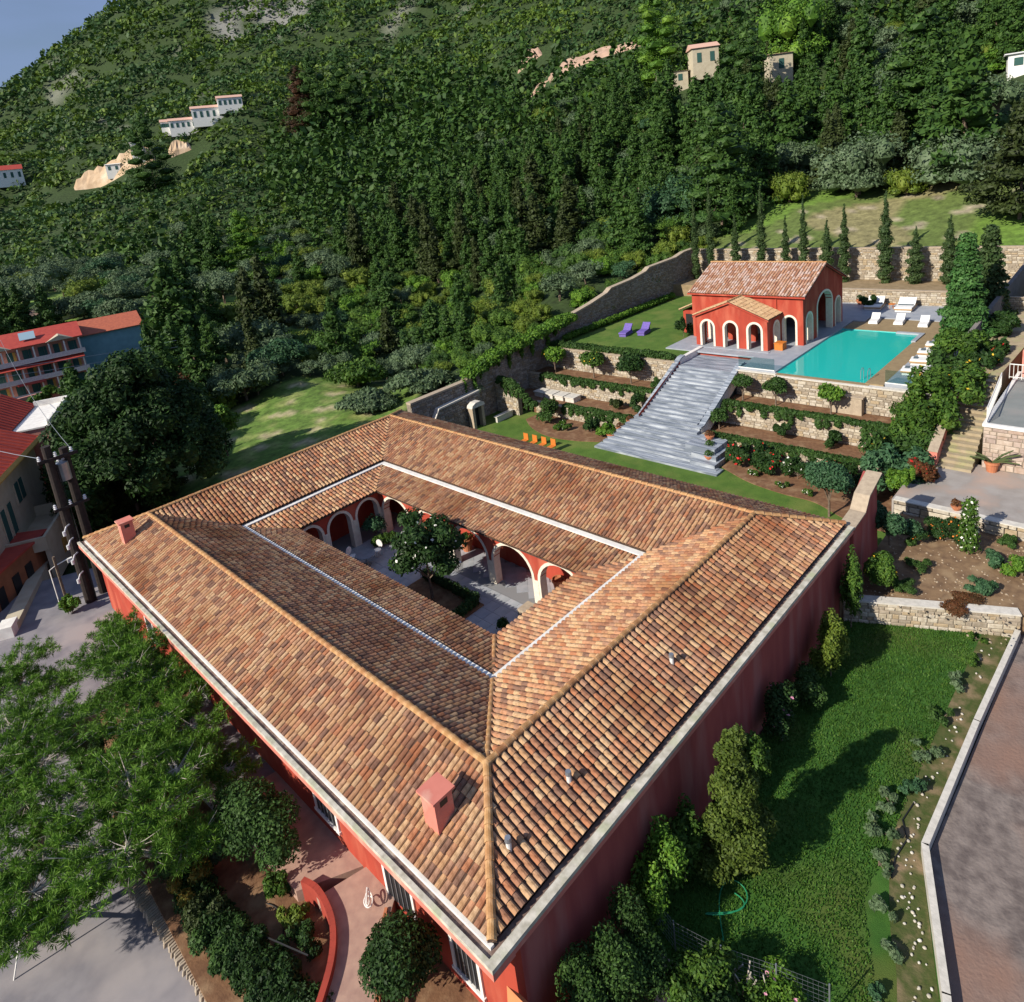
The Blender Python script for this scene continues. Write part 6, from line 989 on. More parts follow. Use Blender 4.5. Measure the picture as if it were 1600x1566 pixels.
# side table, box, stools, pots
t = thing('side_table', 'small orange side table with a pot between the two large loungers', 'table', (65.6, 10.2, .6)); part('table_top', MB().cyl((65.6,10.2,1.0), (65.6,10.2,1.05), .32, n=12), m_orange, t)
for k in range(3): part('leg', MB().cyl((65.6+.2*math.cos(k*2.1), 10.2+.2*math.sin(k*2.1), .6), (65.6+.2*math.cos(k*2.1), 10.2+.2*math.sin(k*2.1), 1.0), .02, n=5), m_orange, t)
t = thing('wooden_chest', 'orange wooden box seat standing outside the porch arches', 'chest', (48.9, 14.0, .6)); part('chest_body', MB().box(48.5,49.3,13.65,14.35,.6,1.15), m_orange, t); part('chest_lid', MB().box(48.46,49.34,13.61,14.39,1.15,1.22), m_orange, t)
for k in range(4):
    y = 27.2 - k*.93; x = 30.3 + k*.05
    t = thing('garden_chair', ['leftmost orange chair back showing above the roof edge','second orange chair back from the left above the roof edge','third orange chair back from the left above the roof edge','rightmost orange chair back showing above the roof edge'][k], 'chair', (x, y, FL), 'orange chairs on the lawn')
    part('seat', MB().box(x-.25,x+.25,y-.25,y+.25,FL+.42,FL+.47), m_orange, t); part('backrest', MB().obox((x+.24, y, FL+.45), (.05,.5,.55), 0), m_orange, t)
    for (a, b) in ((-.2,-.2),(.2,-.2),(.2,.2),(-.2,.2)): part('leg', MB().cyl((x+a,y+b,FL), (x+a,y+b,FL+.43), .02, n=5), m_orange, t)
def pot(label, x, y, z, r=.28, h=.34, plant='creeper', ph_=.35, cat='plant pot', group=None, bowl=True, m=None, fl=None):
    t = thing('terracotta_pot', label, cat, (x, y, z), group)
    prof = [(r*.55, 0), (r*.85, h*.4), (r, h*.8), (r*1.08, h*.82), (r*1.08, h), (r*.92, h), (r*.88, h*.86), (.01, h*.85)] if bowl else [(r*.7, 0), (r*.92, h*.75), (r*1.06, h*.78), (r*1.06, h), (r*.92, h), (r*.88, h*.88), (.01, h*.87)]
    part('pot', MB().lathe(prof, (x, y, z), 14), m or m_terra, t, smooth=False)
    if plant: me = crown('plant', [(0, 0, h+ph_*.45, r*1.0, r*1.0, ph_*.6), (.1*r, .3*r, h+ph_*.8, r*.6, r*.6, ph_*.4)], 160, .07, lm[plant], 5, core=.5); link('plant', me, None, t)
    if fl: C, T, B_ = leaves([(0,0,h+ph_*.5,r*1.1,r*1.1,ph_*.7)], 30, .05, 3); f = quads_mesh('blossoms', C, T, B_); f.materials.append(fl); b = link('blossoms', f, None, t); b['kind'] = 'stuff'
    return t
for (x, y, z, lab, pl) in [(34.5,21.6,FL+.25,'terracotta pot lowest on the left side of the marble stairs','bright'),(35.5,21.35,FL+.52,'middle terracotta bowl on the left side of the marble stairs','autumn'),(36.45,21.0,FL+.85,'uppermost terracotta bowl on the left side of the marble stairs','autumn'),
                           (36.0,13.8,-2.75,'uppermost terracotta bowl on the stepped marble plinth','autumn'),(35.1,13.3,-3.1,'middle terracotta bowl on the stepped marble plinth','creeper'),(34.2,12.9,-3.45,'lowest planted terracotta pot on the stepped marble plinth','creeper')]:
    pot(lab, x, y, z, .33, .32, pl, .3, group='terracotta pots on the stairs')
pot('terracotta pot at the pool house end of the back deck', 66.7, 13.4, .6, .4, .5, 'glossy', .4)
pot('red brown pot at the right end of the back deck near the conifer', 64.5, 4.2, .6, .35, .4, 'autumn', .5)
# ------------------------------------------------------------------ courtyard
L_ = [(0,0,3.1,1.4,1.4,1.25)] + [(math.cos(k*2.4)*(1.0+.28*(k%3)), math.sin(k*2.4)*(1.0+.28*(k%3)), 2.1+.18*k, .72, .72, .6) for k in range(13)]
tree('magnolia_tree', 'glossy dark green tree standing in the middle of the villa courtyard', 'tree', (12.1, 17.4, FL), L_, 5200, .12, lm['glossy'], tr=.09, seed=301, core=.72, flat=.9, fl=(m_whitefl, 60, .08))
bed = MB().box(10.6, 13.3, 14.6, 19.4, FL+.0, FL+.09); solo('planter_bed', bed, m_soil, 'rectangular soil bed under the courtyard tree', 'planting bed')
hedge('box_hedge', 'low dark box hedge around the courtyard tree', [(13.1,19.3,FL),(13.1,14.9,FL),(11.0,14.8,FL)], .55, .75, 3600, lm['glossy'], 51, size=.06)
hedge('box_hedge', 'olive green box hedge in the far corner of the courtyard', [(13.3,24.6,FL),(14.6,24.0,FL)], .6, .9, 1500, lm['bush'], 52, size=.06)
shrub('round_bush', 'blue green rounded bush in the far corner under the arches', (14.1,25.3,FL), ball(.8,1.2,6,1,7), 1100, .08, lm['blue'], 303)
pot('tall terracotta pot under the third long arch of the courtyard', 16.6, 19.4, FL, .38, .75, 'creeper', .3, bowl=False)
pot('terracotta pot under the last visible arch at the right of the courtyard', 16.6, 12.2, FL, .34, .7, None, bowl=False)
pot('terracotta pot behind the courtyard tree under the second arch', 16.7, 23.0, FL, .32, .6, 'creeper', .3, bowl=False)
shrub('round_bush', 'small leafy plant at the near corner of the courtyard floor', (12.4,12.3,FL), ball(.35,.4,5,1,8), 400, .06, lm['glossy'], 304)
solo('stone_ledge', MB().box(13.7,14.5,11.8,12.5,FL+.02,FL+.45), m_cope, 'low stone block beside the last long arch of the courtyard', 'stone block')
t = thing('round_table', 'round metal table in the shaded far left of the courtyard', 'table', (12.0, 23.4, FL)); part('table_top', MB().cyl((12,23.4,FL+.72), (12,23.4,FL+.76), .6, n=20), m_metal, t); part('leg', MB().cyl((12,23.4,FL+.02), (12,23.4,FL+.72), .05), m_metal, t); part('foot', MB().cyl((12,23.4,FL+.01), (12,23.4,FL+.05), .3, n=14), m_metal, t)
for k, a in enumerate((0.2, 1.9, 3.6)):
    cx_, cy_ = 12+1.0*math.cos(a), 23.4+1.0*math.sin(a); t = thing('metal_chair', ['round backed pale chair right of the courtyard table','round backed chair behind the courtyard table','round backed chair left of the courtyard table'][k], 'chair', (cx_, cy_, FL), 'chairs around the courtyard table')
    part('seat', MB().cyl((cx_,cy_,FL+.44), (cx_,cy_,FL+.48), .23, n=14), m_white, t)
    bx, by = cx_+.23*math.cos(a), cy_+.23*math.sin(a); part('backrest', MB().cyl((bx,by,FL+.78), (bx+.03*math.cos(a),by+.03*math.sin(a),FL+.78), .25, n=16), m_white, t)
    for q in range(4): part('leg', MB().cyl((cx_+.18*math.cos(q*1.57+.8), cy_+.18*math.sin(q*1.57+.8), FL), (cx_+.15*math.cos(q*1.57+.8), cy_+.15*math.sin(q*1.57+.8), FL+.44), .015, n=5), m_white, t)
# ------------------------------------------------------------------ right hand side: boundary wall, patio, steps, neighbour
bw = thing('boundary_wall', 'thick dark red boundary wall running on from the corner of the villa', 'wall', (24, 0, FL))
part('wall_body', MB().prism([(24.02,.0,-4.3),(27.6,.0,-4.3),(27.9,.2,1.1),(26.2,.05,.62),(25.6,.0,.0),(24.02,.0,-.12)], (0,.62,0)), m_wine, bw)
part('wall_top', MB().prism([(23.98,-.04,-.12),(25.6,-.04,.0),(26.2,-.04,.62),(27.95,-.04,1.1),(27.95,-.04,1.17),(26.15,-.04,.70),(25.55,-.04,.07),(23.98,-.04,-.05)], (0,.72,0)), m_cope, bw)
stone_wall('retaining_wall', 'curved pale retaining wall between the bright lawn and the flower bed', 'stone wall', (22.5,-.05), (25.45,-6.25), -4.3, -2.98, th=.4, nv=(-.9,-.43), cope=.07, cm=m_copew, sw=.40, sh=.2, each=True)
stone_wall('retaining_wall', 'low pale wall along the edge of the patio above the flower bed', 'stone wall', (31.9,.5), (31.9,-9), -3.1, -2.22, th=.35, nv=(-1,0), cope=.06, cm=m_copew, sw=.7, sh=.4)
sp = thing('stone_steps', 'worn sandstone steps climbing beside the neighbouring terrace', 'steps', (37.3, -1, -2.2))
for k in range(18):
    xa = 37.2 + k*.55; part('step', MB().box(xa, xa+.6, -2.05+.03*k, -.35+.05*k, -2.6, -2.2+(k+1)*.165).obox((xa+.02, -1.2+.04*k, -2.2+(k+1)*.165-.03), (.06, 1.7, .035)), m_path, sp)
sheet('garden_path', [(47.1,-1.6),(62,-2.6),(62,.6),(47.1,.8)], lambda x, y: .76+(x-47)*.07, m_path, 1.5)
sheet('garden_path', [(36.6,-.3),(49,.5),(49,1.0),(36.6,.7)], lambda x, y: -2.3+(x-37)*.22, m_soil, 1)
w = thing('sloping_wall', 'pinkish sloping parapet wall along the left side of the stone steps', 'wall', (37.3, 0, -2.2)); part('wall_body', MB().prism([(37.2,-.32,-2.6),(45.2,.08,-.5),(45.2,.08,.95),(38.0,-.28,-1.0),(37.2,-.32,-1.25)], (-.02,.42,0)), m_pink, w); part('wall_top', MB().prism([(37.15,-.36,-1.25),(38.0,-.32,-1.0),(45.2,.04,.95),(45.2,.04,1.0),(38.0,-.32,-.94),(37.15,-.36,-1.19)], (-.02,.52,0)), m_cope, w)
nb = thing('neighbour_terrace', 'raised grey roof terrace with a white rim at the right edge', 'terrace', (38.3,-2.4,-2.2))
part('terrace_wall', MB().box(38.3,49,-12,-2.35,-2.3,.40), m_core, nb); s = MB(); stones(s, (38.3,-12), (38.3,-2.35), -2.2, .36, (-1,0), .55, .3); part('stones', s, mat('pink_wall_stone', (1,1,1), (.8,.75,.7), scale=4, rough=.95, bump=.3, var=[(.44,.34,.28),(.50,.41,.34),(.38,.30,.26),(.47,.38,.33)]), nb, kind='stuff')
part('floor', MB().box(38.5,48.9,-12,-2.5,.40,.46), mat('grey_green_terrace', (.24,.25,.24), (.19,.205,.20), scale=.8, rough=.85, bump=.1, c3=(.27,.255,.24), s3=.3), nb); part('rim', MB().box(38.2,38.45,-12,-2.3,.40,.58).box(38.45,49,-2.5,-2.3,.40,.58), m_white, nb)
def railing(name, lab, a, b, z, h=.95, n=20, m=None):
    t = thing(name, lab, 'railing', (a[0], a[1], z)); A, B = Vector((*a, z)), Vector((*b, z))
    part('top_rail', MB().cyl(A+Vector((0,0,h)), B+Vector((0,0,h)), .035, n=6), m or m_white, t); part('bottom_rail', MB().cyl(A+Vector((0,0,.12)), B+Vector((0,0,.12)), .025, n=6), m or m_white, t)
    me = MB().cyl((0,0,.0), (0,0,h), .018, n=5).mesh('baluster')
    for k in range(n+1): put('baluster', me, t, A.lerp(B, k/n), m or m_white)
    return t
railing('railing', 'white metal railing along the left side of the raised grey terrace', (38.5,-2.45), (45.5,-1.95), .5, .95, 26)
railing('railing', 'white balcony railing at the far end of the raised grey terrace', (46.5,-2.2), (46.5,-7), .8, 1.0, 22)
solo('balcony_house', MB().box(48.2,56,-9,-2.6,-1,2.3), m_pink, 'pink plastered wall behind the white balcony railing at the right edge', 'house')
railing('railing', 'pale green railing above the little lawn at the right edge', (62,-1.2), (61.6,-6), 2.9, .9, 20, mat('pale_green_paint', (.45,.62,.52), rough=.6))
sheet('small_lawn', [(53,-2.7),(61.8,-2.7),(61.8,-9),(53,-9)], 1.9, m_grass2, 2); stone_wall('retaining_wall', 'low sandy wall behind the little lawn at the right edge', 'stone wall', (61.9,.9), (61.9,-9), .5, 2.85, th=.3, nv=(-1,0), cm=m_cope, cope=.06)
dw = thing('dark_boundary_wall', 'shaded grey boundary wall running uphill behind the feathery conifers', 'wall', (52,.5,.5)); part('wall_body', MB().prism([(51,.9,-.5),(73,.0,1.8),(73,.0,5.2),(51,.9,2.4)], (0,.3,0)), mat('grey_render', (.20,.18,.17), (.15,.135,.13), scale=2, rough=.95, bump=.2), dw)
pt = pot('terracotta pot holding a sprawling cactus against the pinkish wall', 38.0, -2.9, -2.2, .36, .62, None, bowl=False)
c_ = MB(); q = random.Random(4)
for k in range(12):
    a = q.uniform(-1.9, 1.9); e = q.uniform(.1, .8); l = q.uniform(.7, 1.7); p0 = Vector((0,0,.55)); d = Vector((-.25*math.cos(a), -math.sin(a)*1.2-.3*(k%3==0), e)).normalized(); c_.tube([p0, p0+d*l*.5+Vector((0,0,.1)), p0+d*l], [.05,.06,.03], 5)
link('cactus', c_.mesh('cactus'), mat('cactus', (.05,.09,.03), (.09,.10,.04), scale=6, rough=.8), pt)
pot('small terracotta pot on the low wall at the edge of the patio', 32.2, -2.4, -2.16, .25, .25, 'autumn', .3)
# flower bed plants
for i, (x, y, w_, d_, h, mk, lab, fl, n, sz) in enumerate([
 (28.3,-.3,1.0,1.0,1.9,'blue','dark blue green bush against the end of the villa wall',None,2600,.10),
 (30.1,-.6,.4,.4,.5,'yellow','small lime green mound in the flower bed',None,500,.07),
 (26.8,-1.9,.55,.55,.42,'creeper','low round green cushion plant in the middle of the flower bed',None,900,.05),
 (24.8,-2.0,.55,.55,.38,'creeper','low round green cushion plant nearest the retaining wall',None,900,.05),
 (28.9,-1.1,.3,.3,.35,'creeper','tiny green cushion between the lime mound and the blue bush',None,300,.05),
 (30.0,-2.3,1.1,1.1,.9,'glossy','spreading dark shrub speckled with orange flowers',(m_orfl,60,.05),2200,.08),
 (26.4,-4.6,.5,.5,.5,'blue','blue green agave like plant low in the flower bed',None,500,.12),
 (31.2,-4.7,.45,.45,.5,'creeper','small green tuft near the patio wall at the right edge',None,500,.08),
 (29.0,-4.4,.55,.45,.6,'blue','blue green low plant beside the tall climber',None,600,.10),
 (24.8,-4.2,.9,.5,.22,'autumn','flat dark red ground cover at the edge of the bed',None,900,.06),
 (28.6,-5.8,.6,.6,1.0,'bright','bright green shrub at the right edge of the bed',None,900,.09),
 (24.4,-.7,.9,.8,1.5,'bush','yellow green shrub at the corner of wall and flower bed',(m_yelfl,20,.06),2000,.10),
 (33.6,.3,.4,.3,1.4,'bright','upright bright green plant against the back of the boundary wall',None,900,.09)]):
    shrub('garden_shrub', lab, (x, y, -3.0 if x < 31.9 else -2.2), clump(w_*1.2, d_*1.2, h*1.1, 9, 400+i), int(n*2.6), sz*.75, lm[mk], 400+i, fl=fl)
t = tree('climbing_plant', 'tall loose climbing plant with pale blossom tips in the flower bed', 'plant', (29.6,-3.5,-3.0), [(0,0,.3+.22*k, .42-.012*k, .42-.012*k, .25) for k in range(12)], 1700, .09, lm['bush'], tr=.05, seed=420, core=.2, shell=(.5,1.25), fl=(m_whitefl, 60, .06))
# ------------------------------------------------------------------ curb, white stones, near lawn side
cb = MB(); P_ = [Vector((x, y, LZ)) for x, y in curb_pts]
for a, b in zip(P_[:-1], P_[1:]):
    d = (b-a).normalized(); nn = Vector((-d.y, d.x, 0))*.10; e = d*.02; cb.prism([a-nn-e, b-nn+e, b+nn+e, a+nn-e], (0,0,.42))
solo('white_curb_wall', cb, m_copew, 'long low white wall between the green lawn and the concrete road', 'low wall')
t = thing('pebble_border', 'scattered white pebbles in the narrow planted strip along the white low wall', 'pebbles', (9,-6.8,LZ)); t2 = MB()
me_p = MB().lathe([(.02,0),(.06,.01),(.065,.035),(.04,.07),(.01,.08)], (0,0,0), 7).mesh('pebble'); m_peb = mat('white_pebble', (.68,.66,.61), (.50,.47,.42), scale=9, rough=.8, var=[(1,1,1),(.6,.58,.52),(.85,.8,.75)])
cv = [(6.4,-7.75),(8.62,-7.0),(12.63,-5.45),(18.9,-5.5),(25.0,-5.6)]
for k in range(150):
    s = q.random(); s = s**1.6*4 if s < .85 else q.random()*4; i = min(int(s), 3); f = s-i; x = cv[i][0]*(1-f)+cv[i+1][0]*f; y = cv[i][1]*(1-f)+cv[i+1][1]*f + abs(q.gauss(0,.25))
    s_ = q.uniform(.35, .85); put('pebble', me_p, t, (x+q.gauss(0,.1), y, LZ+.02), m_peb, (0,0,q.uniform(0,6)), (s_*q.uniform(.8,1.3), s_*q.uniform(.8,1.2), s_))
sheet('planted_strip', arc([(5.6,-7.0),(8.5,-6.2),(10,-5.6),(13,-4.9),(18,-4.9),(25,-5.0)],4) + [(25.2,-6.0),(18.9,-5.8),(12.7,-5.7),(8.62,-7.15),(6.2,-8.0)], LZ+.012, mat('weedy_soil', (.085,.090,.030), (.050,.075,.016), scale=5, rough=1, bump=.6, c3=(.24,.17,.10), s3=1.2), .05)
for i, (x, y, w_, mk) in enumerate([(22.5,-4.9,.45,'bush'),(20.8,-5.1,.5,'olive'),(18.6,-4.9,.5,'creeper'),(16.6,-4.9,.55,'olive'),(14.8,-4.8,.55,'blue'),(13.6,-4.6,.5,'olive'),(12.4,-4.6,.55,'olive'),(11.4,-4.9,.4,'olive'),(10.2,-5.4,.4,'olive'),(9.0,-6.0,.35,'olive'),(7.6,-6.0,.35,'blue'),(24.2,-4.9,.4,'bush')]):
    shrub('border_plant', 'grey green border plant number %s along the white low wall' % ['one','two','three','four','five','six','seven','eight','nine','ten','eleven','twelve'][i], (x, y, LZ), clump(w_, w_, w_*.9, 5, 430+i), 420, .07, lm[mk], 430+i, cat='plant', group='border plants along the low wall')
BP = ['highest border plant but one, at the top of the strip by the pale retaining wall','grey green border plant second below the pale retaining wall','dark green border plant in the upper strip of the lawn border','grey green border plant above the black hose','blue green spiky border plant in the upper half of the strip','grey border plant left of the scattered pebbles','grey green border plant just above the bend of the low wall','small olive green border plant at the bend of the low wall','olive green border plant below the bend','small border plant near the lower ring of pebbles','blue green border plant lowest in the strip','uppermost border plant beside the pale retaining wall']
for o, l in zip([o for o in COL.objects if o.name.startswith('border_plant')], BP): o['label'] = l
# lawn blades
n = 60000; r = rg; bx = r.uniform(5, 25, n); by = r.uniform(-7.4, 0, n); edge = -4.9 - np.clip((10-bx)*.45, 0, 2.4); keep = (by > edge); bx, by = bx[keep], by[keep]; n = len(bx)
C = np.stack([bx, by, np.full(n, LZ+.035)], -1); a = r.uniform(0, 6.28, n); hd = np.stack([np.cos(a), np.sin(a), np.zeros(n)], -1); upv = np.stack([r.normal(0,.5,n), r.normal(0,.5,n), np.ones(n)], -1); upv /= np.linalg.norm(upv, axis=1, keepdims=True)
gm = quads_mesh('lawn_grass', C, hd*r.uniform(.012,.03,(n,1)), upv*r.uniform(.03,.06,(n,1))); gm.materials.append(leafmat('grass_blade', (.036,.108,.013), (.060,.150,.018), (.10,.18,.026))); o = link('lawn_grass', gm); o['kind'] = 'stuff'
# plants against the long wall and on the lawn
Lc = [(math.cos(k*2.4)*.95*(1-k/30)*(.4+.6*(k%2)), math.sin(k*2.4)*.7*(1-k/30)*(.4+.6*(k%2)), .5+.20*k, .72*(1-k/34), .72*(1-k/34), .42) for k in range(24)]
tree('broad_conifer', 'broad yellow green cypress standing on the lawn close to the long wall', 'conifer', (8.6,-1.7,LZ), Lc, 15000, .065, lm['drab'], tr=.14, seed=501, flat=.5)
for i, (x, y, z, w_, h, mk, lab, n_, sz) in enumerate([
 (22.2,-.5,LZ,.55,3.0,'bush','thin leafy climber at the far end of the long wall above the lawn',900,.12),
 (18.6,-.9,LZ,.75,2.2,'yellow','yellow green shrub with autumn leaves against the long wall',1800,.10),
 (16.6,-.8,LZ,.7,1.2,'creeper','low green shrub at the foot of the long wall below the yellow one',1300,.10),
 (14.2,-.7,LZ,.7,1.9,'glossy','dark shrub with pink flowers against the middle of the long wall',1500,.10),
 (11.7,-.7,LZ,.6,1.9,'bush','leafy bush behind the broad yellow green cypress',1300,.10),
 (6.0,-.6,LZ,.75,2.3,'bright','bright tipped large leaved shrub against the near part of the long wall',1500,.10),
 (7.3,-.6,LZ,.65,2.1,'bush','loose shrub between the wall and the broad cypress',900,.13),
 (3.2,-.9,-4.1,1.2,2.2,'creeper','deep green willow leaved shrub at the foot of the near wall',5200,.075),
 (4.6,-2.6,-4.1,.9,1.3,'bush','green shrub below the wire fence',1700,.10),
 (3.6,-3.4,-4.1,1.0,1.3,'glossy','dark green shrub at the bottom edge below the fence',1900,.10),
 (5.7,-4.4,-4.1,.8,.9,'bright','bright green plant with pink flowers at the bottom edge of the lawn',1000,.08),
 (4.9,-4.2,-4.1,.8,1.0,'bush','yellow green plant near the bleached canes at the bottom edge',1000,.08),
 (1.6,-1.0,-4.1,1.0,1.6,'glossy','dark shrub deep in shade beside the near corner of the villa',1300,.12)]):
    shrub('wall_shrub', lab, (x, y, z), [(q_[0], q_[1]*.7, q_[2], q_[3]*.85, q_[4]*.85, q_[5]*.9) for q_ in clump(w_*1.35, w_*1.2, h*1.15, 13, 500+i)], int(n_*4.2), sz*.62, lm[mk], 500+i, core=.4, shell=(.5,1.3), fl=(m_pinkfl, 16, .07) if i in (3, 10) else None)
f = thing('wire_fence', 'wire mesh fence with thin grey posts at the near end of the lawn', 'fence', (5.3,-1.4,-4.1)); fp = [(5.75,-.2),(5.35,-1.4),(5.6,-2.7),(6.1,-4.0),(6.5,-5.2)]
for x, y in fp: part('post', MB().cyl((x,y,-4.15), (x,y,-2.9), .022, n=6), m_metal, f)
w_ = MB()
for a, b in zip(fp[:-1], fp[1:]):
    for z in np.linspace(-4.0, -2.95, 8): w_.cyl((*a, z), (*b, z), .005, n=3, cap=False)
    for k in range(10): x = a[0]+(b[0]-a[0])*k/10; y = a[1]+(b[1]-a[1])*k/10; w_.cyl((x,y,-4.0), (x,y,-2.95), .004, n=3, cap=False)
part('wire_mesh', w_, m_metal, f, kind='stuff')
rk = thing('rock_pile', 'heap of pale pinkish rocks below the wire fence', 'rocks', (4.7,-1.9,-4.1))
for k in range(14): x, y = 4.5+q.uniform(-.5,.5), -1.9+q.uniform(-.6,.6); s_ = q.uniform(.12,.26); m_ = MB().obox((x, y, -4.12), (s_*2, s_*1.6, s_*1.6), q.uniform(0,6), .6, q.uniform(-.3,.3), q.uniform(-.3,.3)); part('rock', m_, mat('pale_pink_rock', (.56,.46,.40), (.44,.35,.31), scale=6, rough=.9, bump=.5) if k == 0 else bpy.data.materials['pale_pink_rock'], rk)
cn = thing('cane_bundle', 'upright bleached canes at the bottom edge beside the fence', 'canes', (5.5,-3.4,-4.1))
for k in range(9): x, y = 5.6+q.uniform(-.25,.25), -3.5+q.uniform(-.5,.4); part('cane', MB().tube([(x,y,-4.1),(x+q.uniform(-.1,.1),y+q.uniform(-.1,.1),-3.6),(x+q.uniform(-.2,.2),y+q.uniform(-.2,.2),-3.1)], [.03,.028,.02], 5), m_bark_pale, cn)
hs = MB(); pts = []
for k in range(40): a = k*.28; pts.append((7.1+.75*math.cos(a*.9)*(.6+.02*k)+.3, -1.95-.55*math.sin(a*1.35)*(.7), LZ+.06))
hs.tube(pts, .018, 5); solo('garden_hose', hs, mat('green_hose', (.02,.22,.10), rough=.5), 'green garden hose lying in loops on the lawn near the fence', 'hose')
solo('irrigation_hose', MB().tube([(11.2,-5.3,LZ+.05),(11.9,-5.2,LZ+.06),(12.8,-5.3,LZ+.05),(13.4,-5.0,LZ+.05),(14.3,-5.1,LZ+.05)], .02, 5), m_dark, 'thin black irrigation hose in the pebble strip beside the low wall', 'hose')
solo('corner_pier', MB().box(.18,.62,-.75,-.12,-3.6,-1.35).prism([(.18,-.75,-1.35),(.62,-.75,-1.35),(.40,-.55,-1.0)], (0,.63,0)), mat('orange_plaster', (.62,.22,.09), (.56,.19,.08), scale=3, rough=.9), 'sunlit orange pier with a pointed top at the near corner of the villa', 'pier')
# ------------------------------------------------------------------ front yard: paving, road, planted beds
FZ = -3.4
sheet('front_paving', [(-1.15,8.4),(1.1,7.2),(1.1,13.3),(-1.3,13.6)], FZ, m_pinkpave, .8)
sheet('front_paving', [(-1.5,13.6),(1.1,13.3),(1.1,20.5),(-1.9,20.5)], FZ-.05, m_pave, 1)
sheet('front_soil', [(-4.4,5),(-2.5,3.2),(-1.2,1.5),(1.1,-.5),(1.1,7.1),(-1.1,8.4),(-1.4,13.6),(-1.9,20.6),(1,20.6),(1,25),(-2.4,25.5),(-4.2,17)], -3.85, m_soil, 1.7)
sheet('concrete_yard', [(-2.3,25.5),(1,25.1),(1,34.3),(2,41),(-4,44),(-7,30),(-4.5,25.5)], -4.8, m_pave, 1.6)
sheet('road', [(-4.3,5),(-4.0,7.5),(-4.3,11.5),(-4.5,14.3),(-4.4,25.4),(-12,27),(-14,5),(-8,1)], -4.3, m_pave, 1.5)
cb_ = thing('cobble_strip', 'strip of small upright edging stones between the road and the planted bed', 'cobbles', (-4.3,10,-4.7)); me_c = MB().obox((0,0,0), (.62,.07,.16), 0, .85).mesh('edging_stone'); m_cob = mat('edging_stone', (.44,.37,.29), (.33,.27,.21), scale=5, rough=.9, bump=.3, var=[(1,1,1),(.75,.75,.75),(.9,.85,.8)])
cp = [(-3.9,4.6),(-3.75,7.5),(-4.0,11.5),(-4.2,14.3)]
for i in range(3):
    a, b = Vector((*cp[i], 0)), Vector((*cp[i+1], 0)); L_ = (b-a).length; k = int(L_/.105)
    for j in range(k):
        p = a.lerp(b, (j+.5)/k); put('edging_stone', me_c, cb_, (p.x-.33+q.uniform(-.03,.03), p.y, -4.12), m_cob, (0, 0, math.atan2(-(b-a).x, (b-a).y)+q.uniform(-.12,.12)), (q.uniform(.8,1.1), 1, 1))
# curved red wall with the ramp behind it
rw = thing('curved_red_wall', 'curved red retaining wall along the pale ramp by the front wall', 'wall', (-1,6,FZ)); cpt = arc([(-.9,8.3),(-.75,7.6),(-.95,6.5),(-1.5,5.6),(-2.3,4.9),(-3.2,4.3)], 5); mb = MB()
for a, b in zip(cpt[:-1], cpt[1:]):
    d = Vector((b[0]-a[0], b[1]-a[1], 0)).normalized(); nn = Vector((-d.y, d.x, 0))*.09; A, B = Vector((*a, -4.4)), Vector((*b, -4.4)); mb.prism([A-nn, B-nn, B+nn, A+nn], (0,0,1.35))
part('wall_body', mb, mat('dull_red_plaster', (.36,.055,.035), (.28,.045,.03), scale=2, rough=.9), rw, kind='stuff')
sheet('ramp', [(-.85,7.6),(1.1,7.1),(1.1,5.9),(-.1,5.0),(-1.2,3.9),(-2.4,3.2),(-3.2,3.9),(-2.2,4.85),(-1.4,5.6),(-.85,6.6)], FZ+.12, m_pinkpave, .6)
bs = thing('brick_edging', 'narrow brick edging beside the ramp in front of the door', 'edging', (.1,5,FZ)); me_b = MB().box(-.16,.16,-.045,.045,0,.1).mesh('brick')
for k in range(16): put('brick', me_b, bs, (.25-.105*k, 5.45-.12*k, FZ+.1), m_terra, (0,0,.7))
tree('round_tree', 'dense dark round tree in deep shade beside the ramp at the bottom', 'tree', (-.45, 3.6, FZ-.3), ball(1.15, 1.35, 8, 1.0, 15), 9000, .06, lm['glossy'], tr=.08, seed=601)
tree('leafy_tree', 'dark tree with light green tips in front of the barred window', 'tree', (-1.2, 10.4, -3.8), [(0,.6,1.9,1.0,1.0,.8),(.4,-.3,1.7,.9,.9,.7),(-.5,.2,1.6,.8,.9,.7),(-.1,1.4,1.7,.8,.8,.6),(.1,-1.1,1.3,.7,.7,.6)], 7500, .065, lm['creeper'], tr=.07, seed=602)
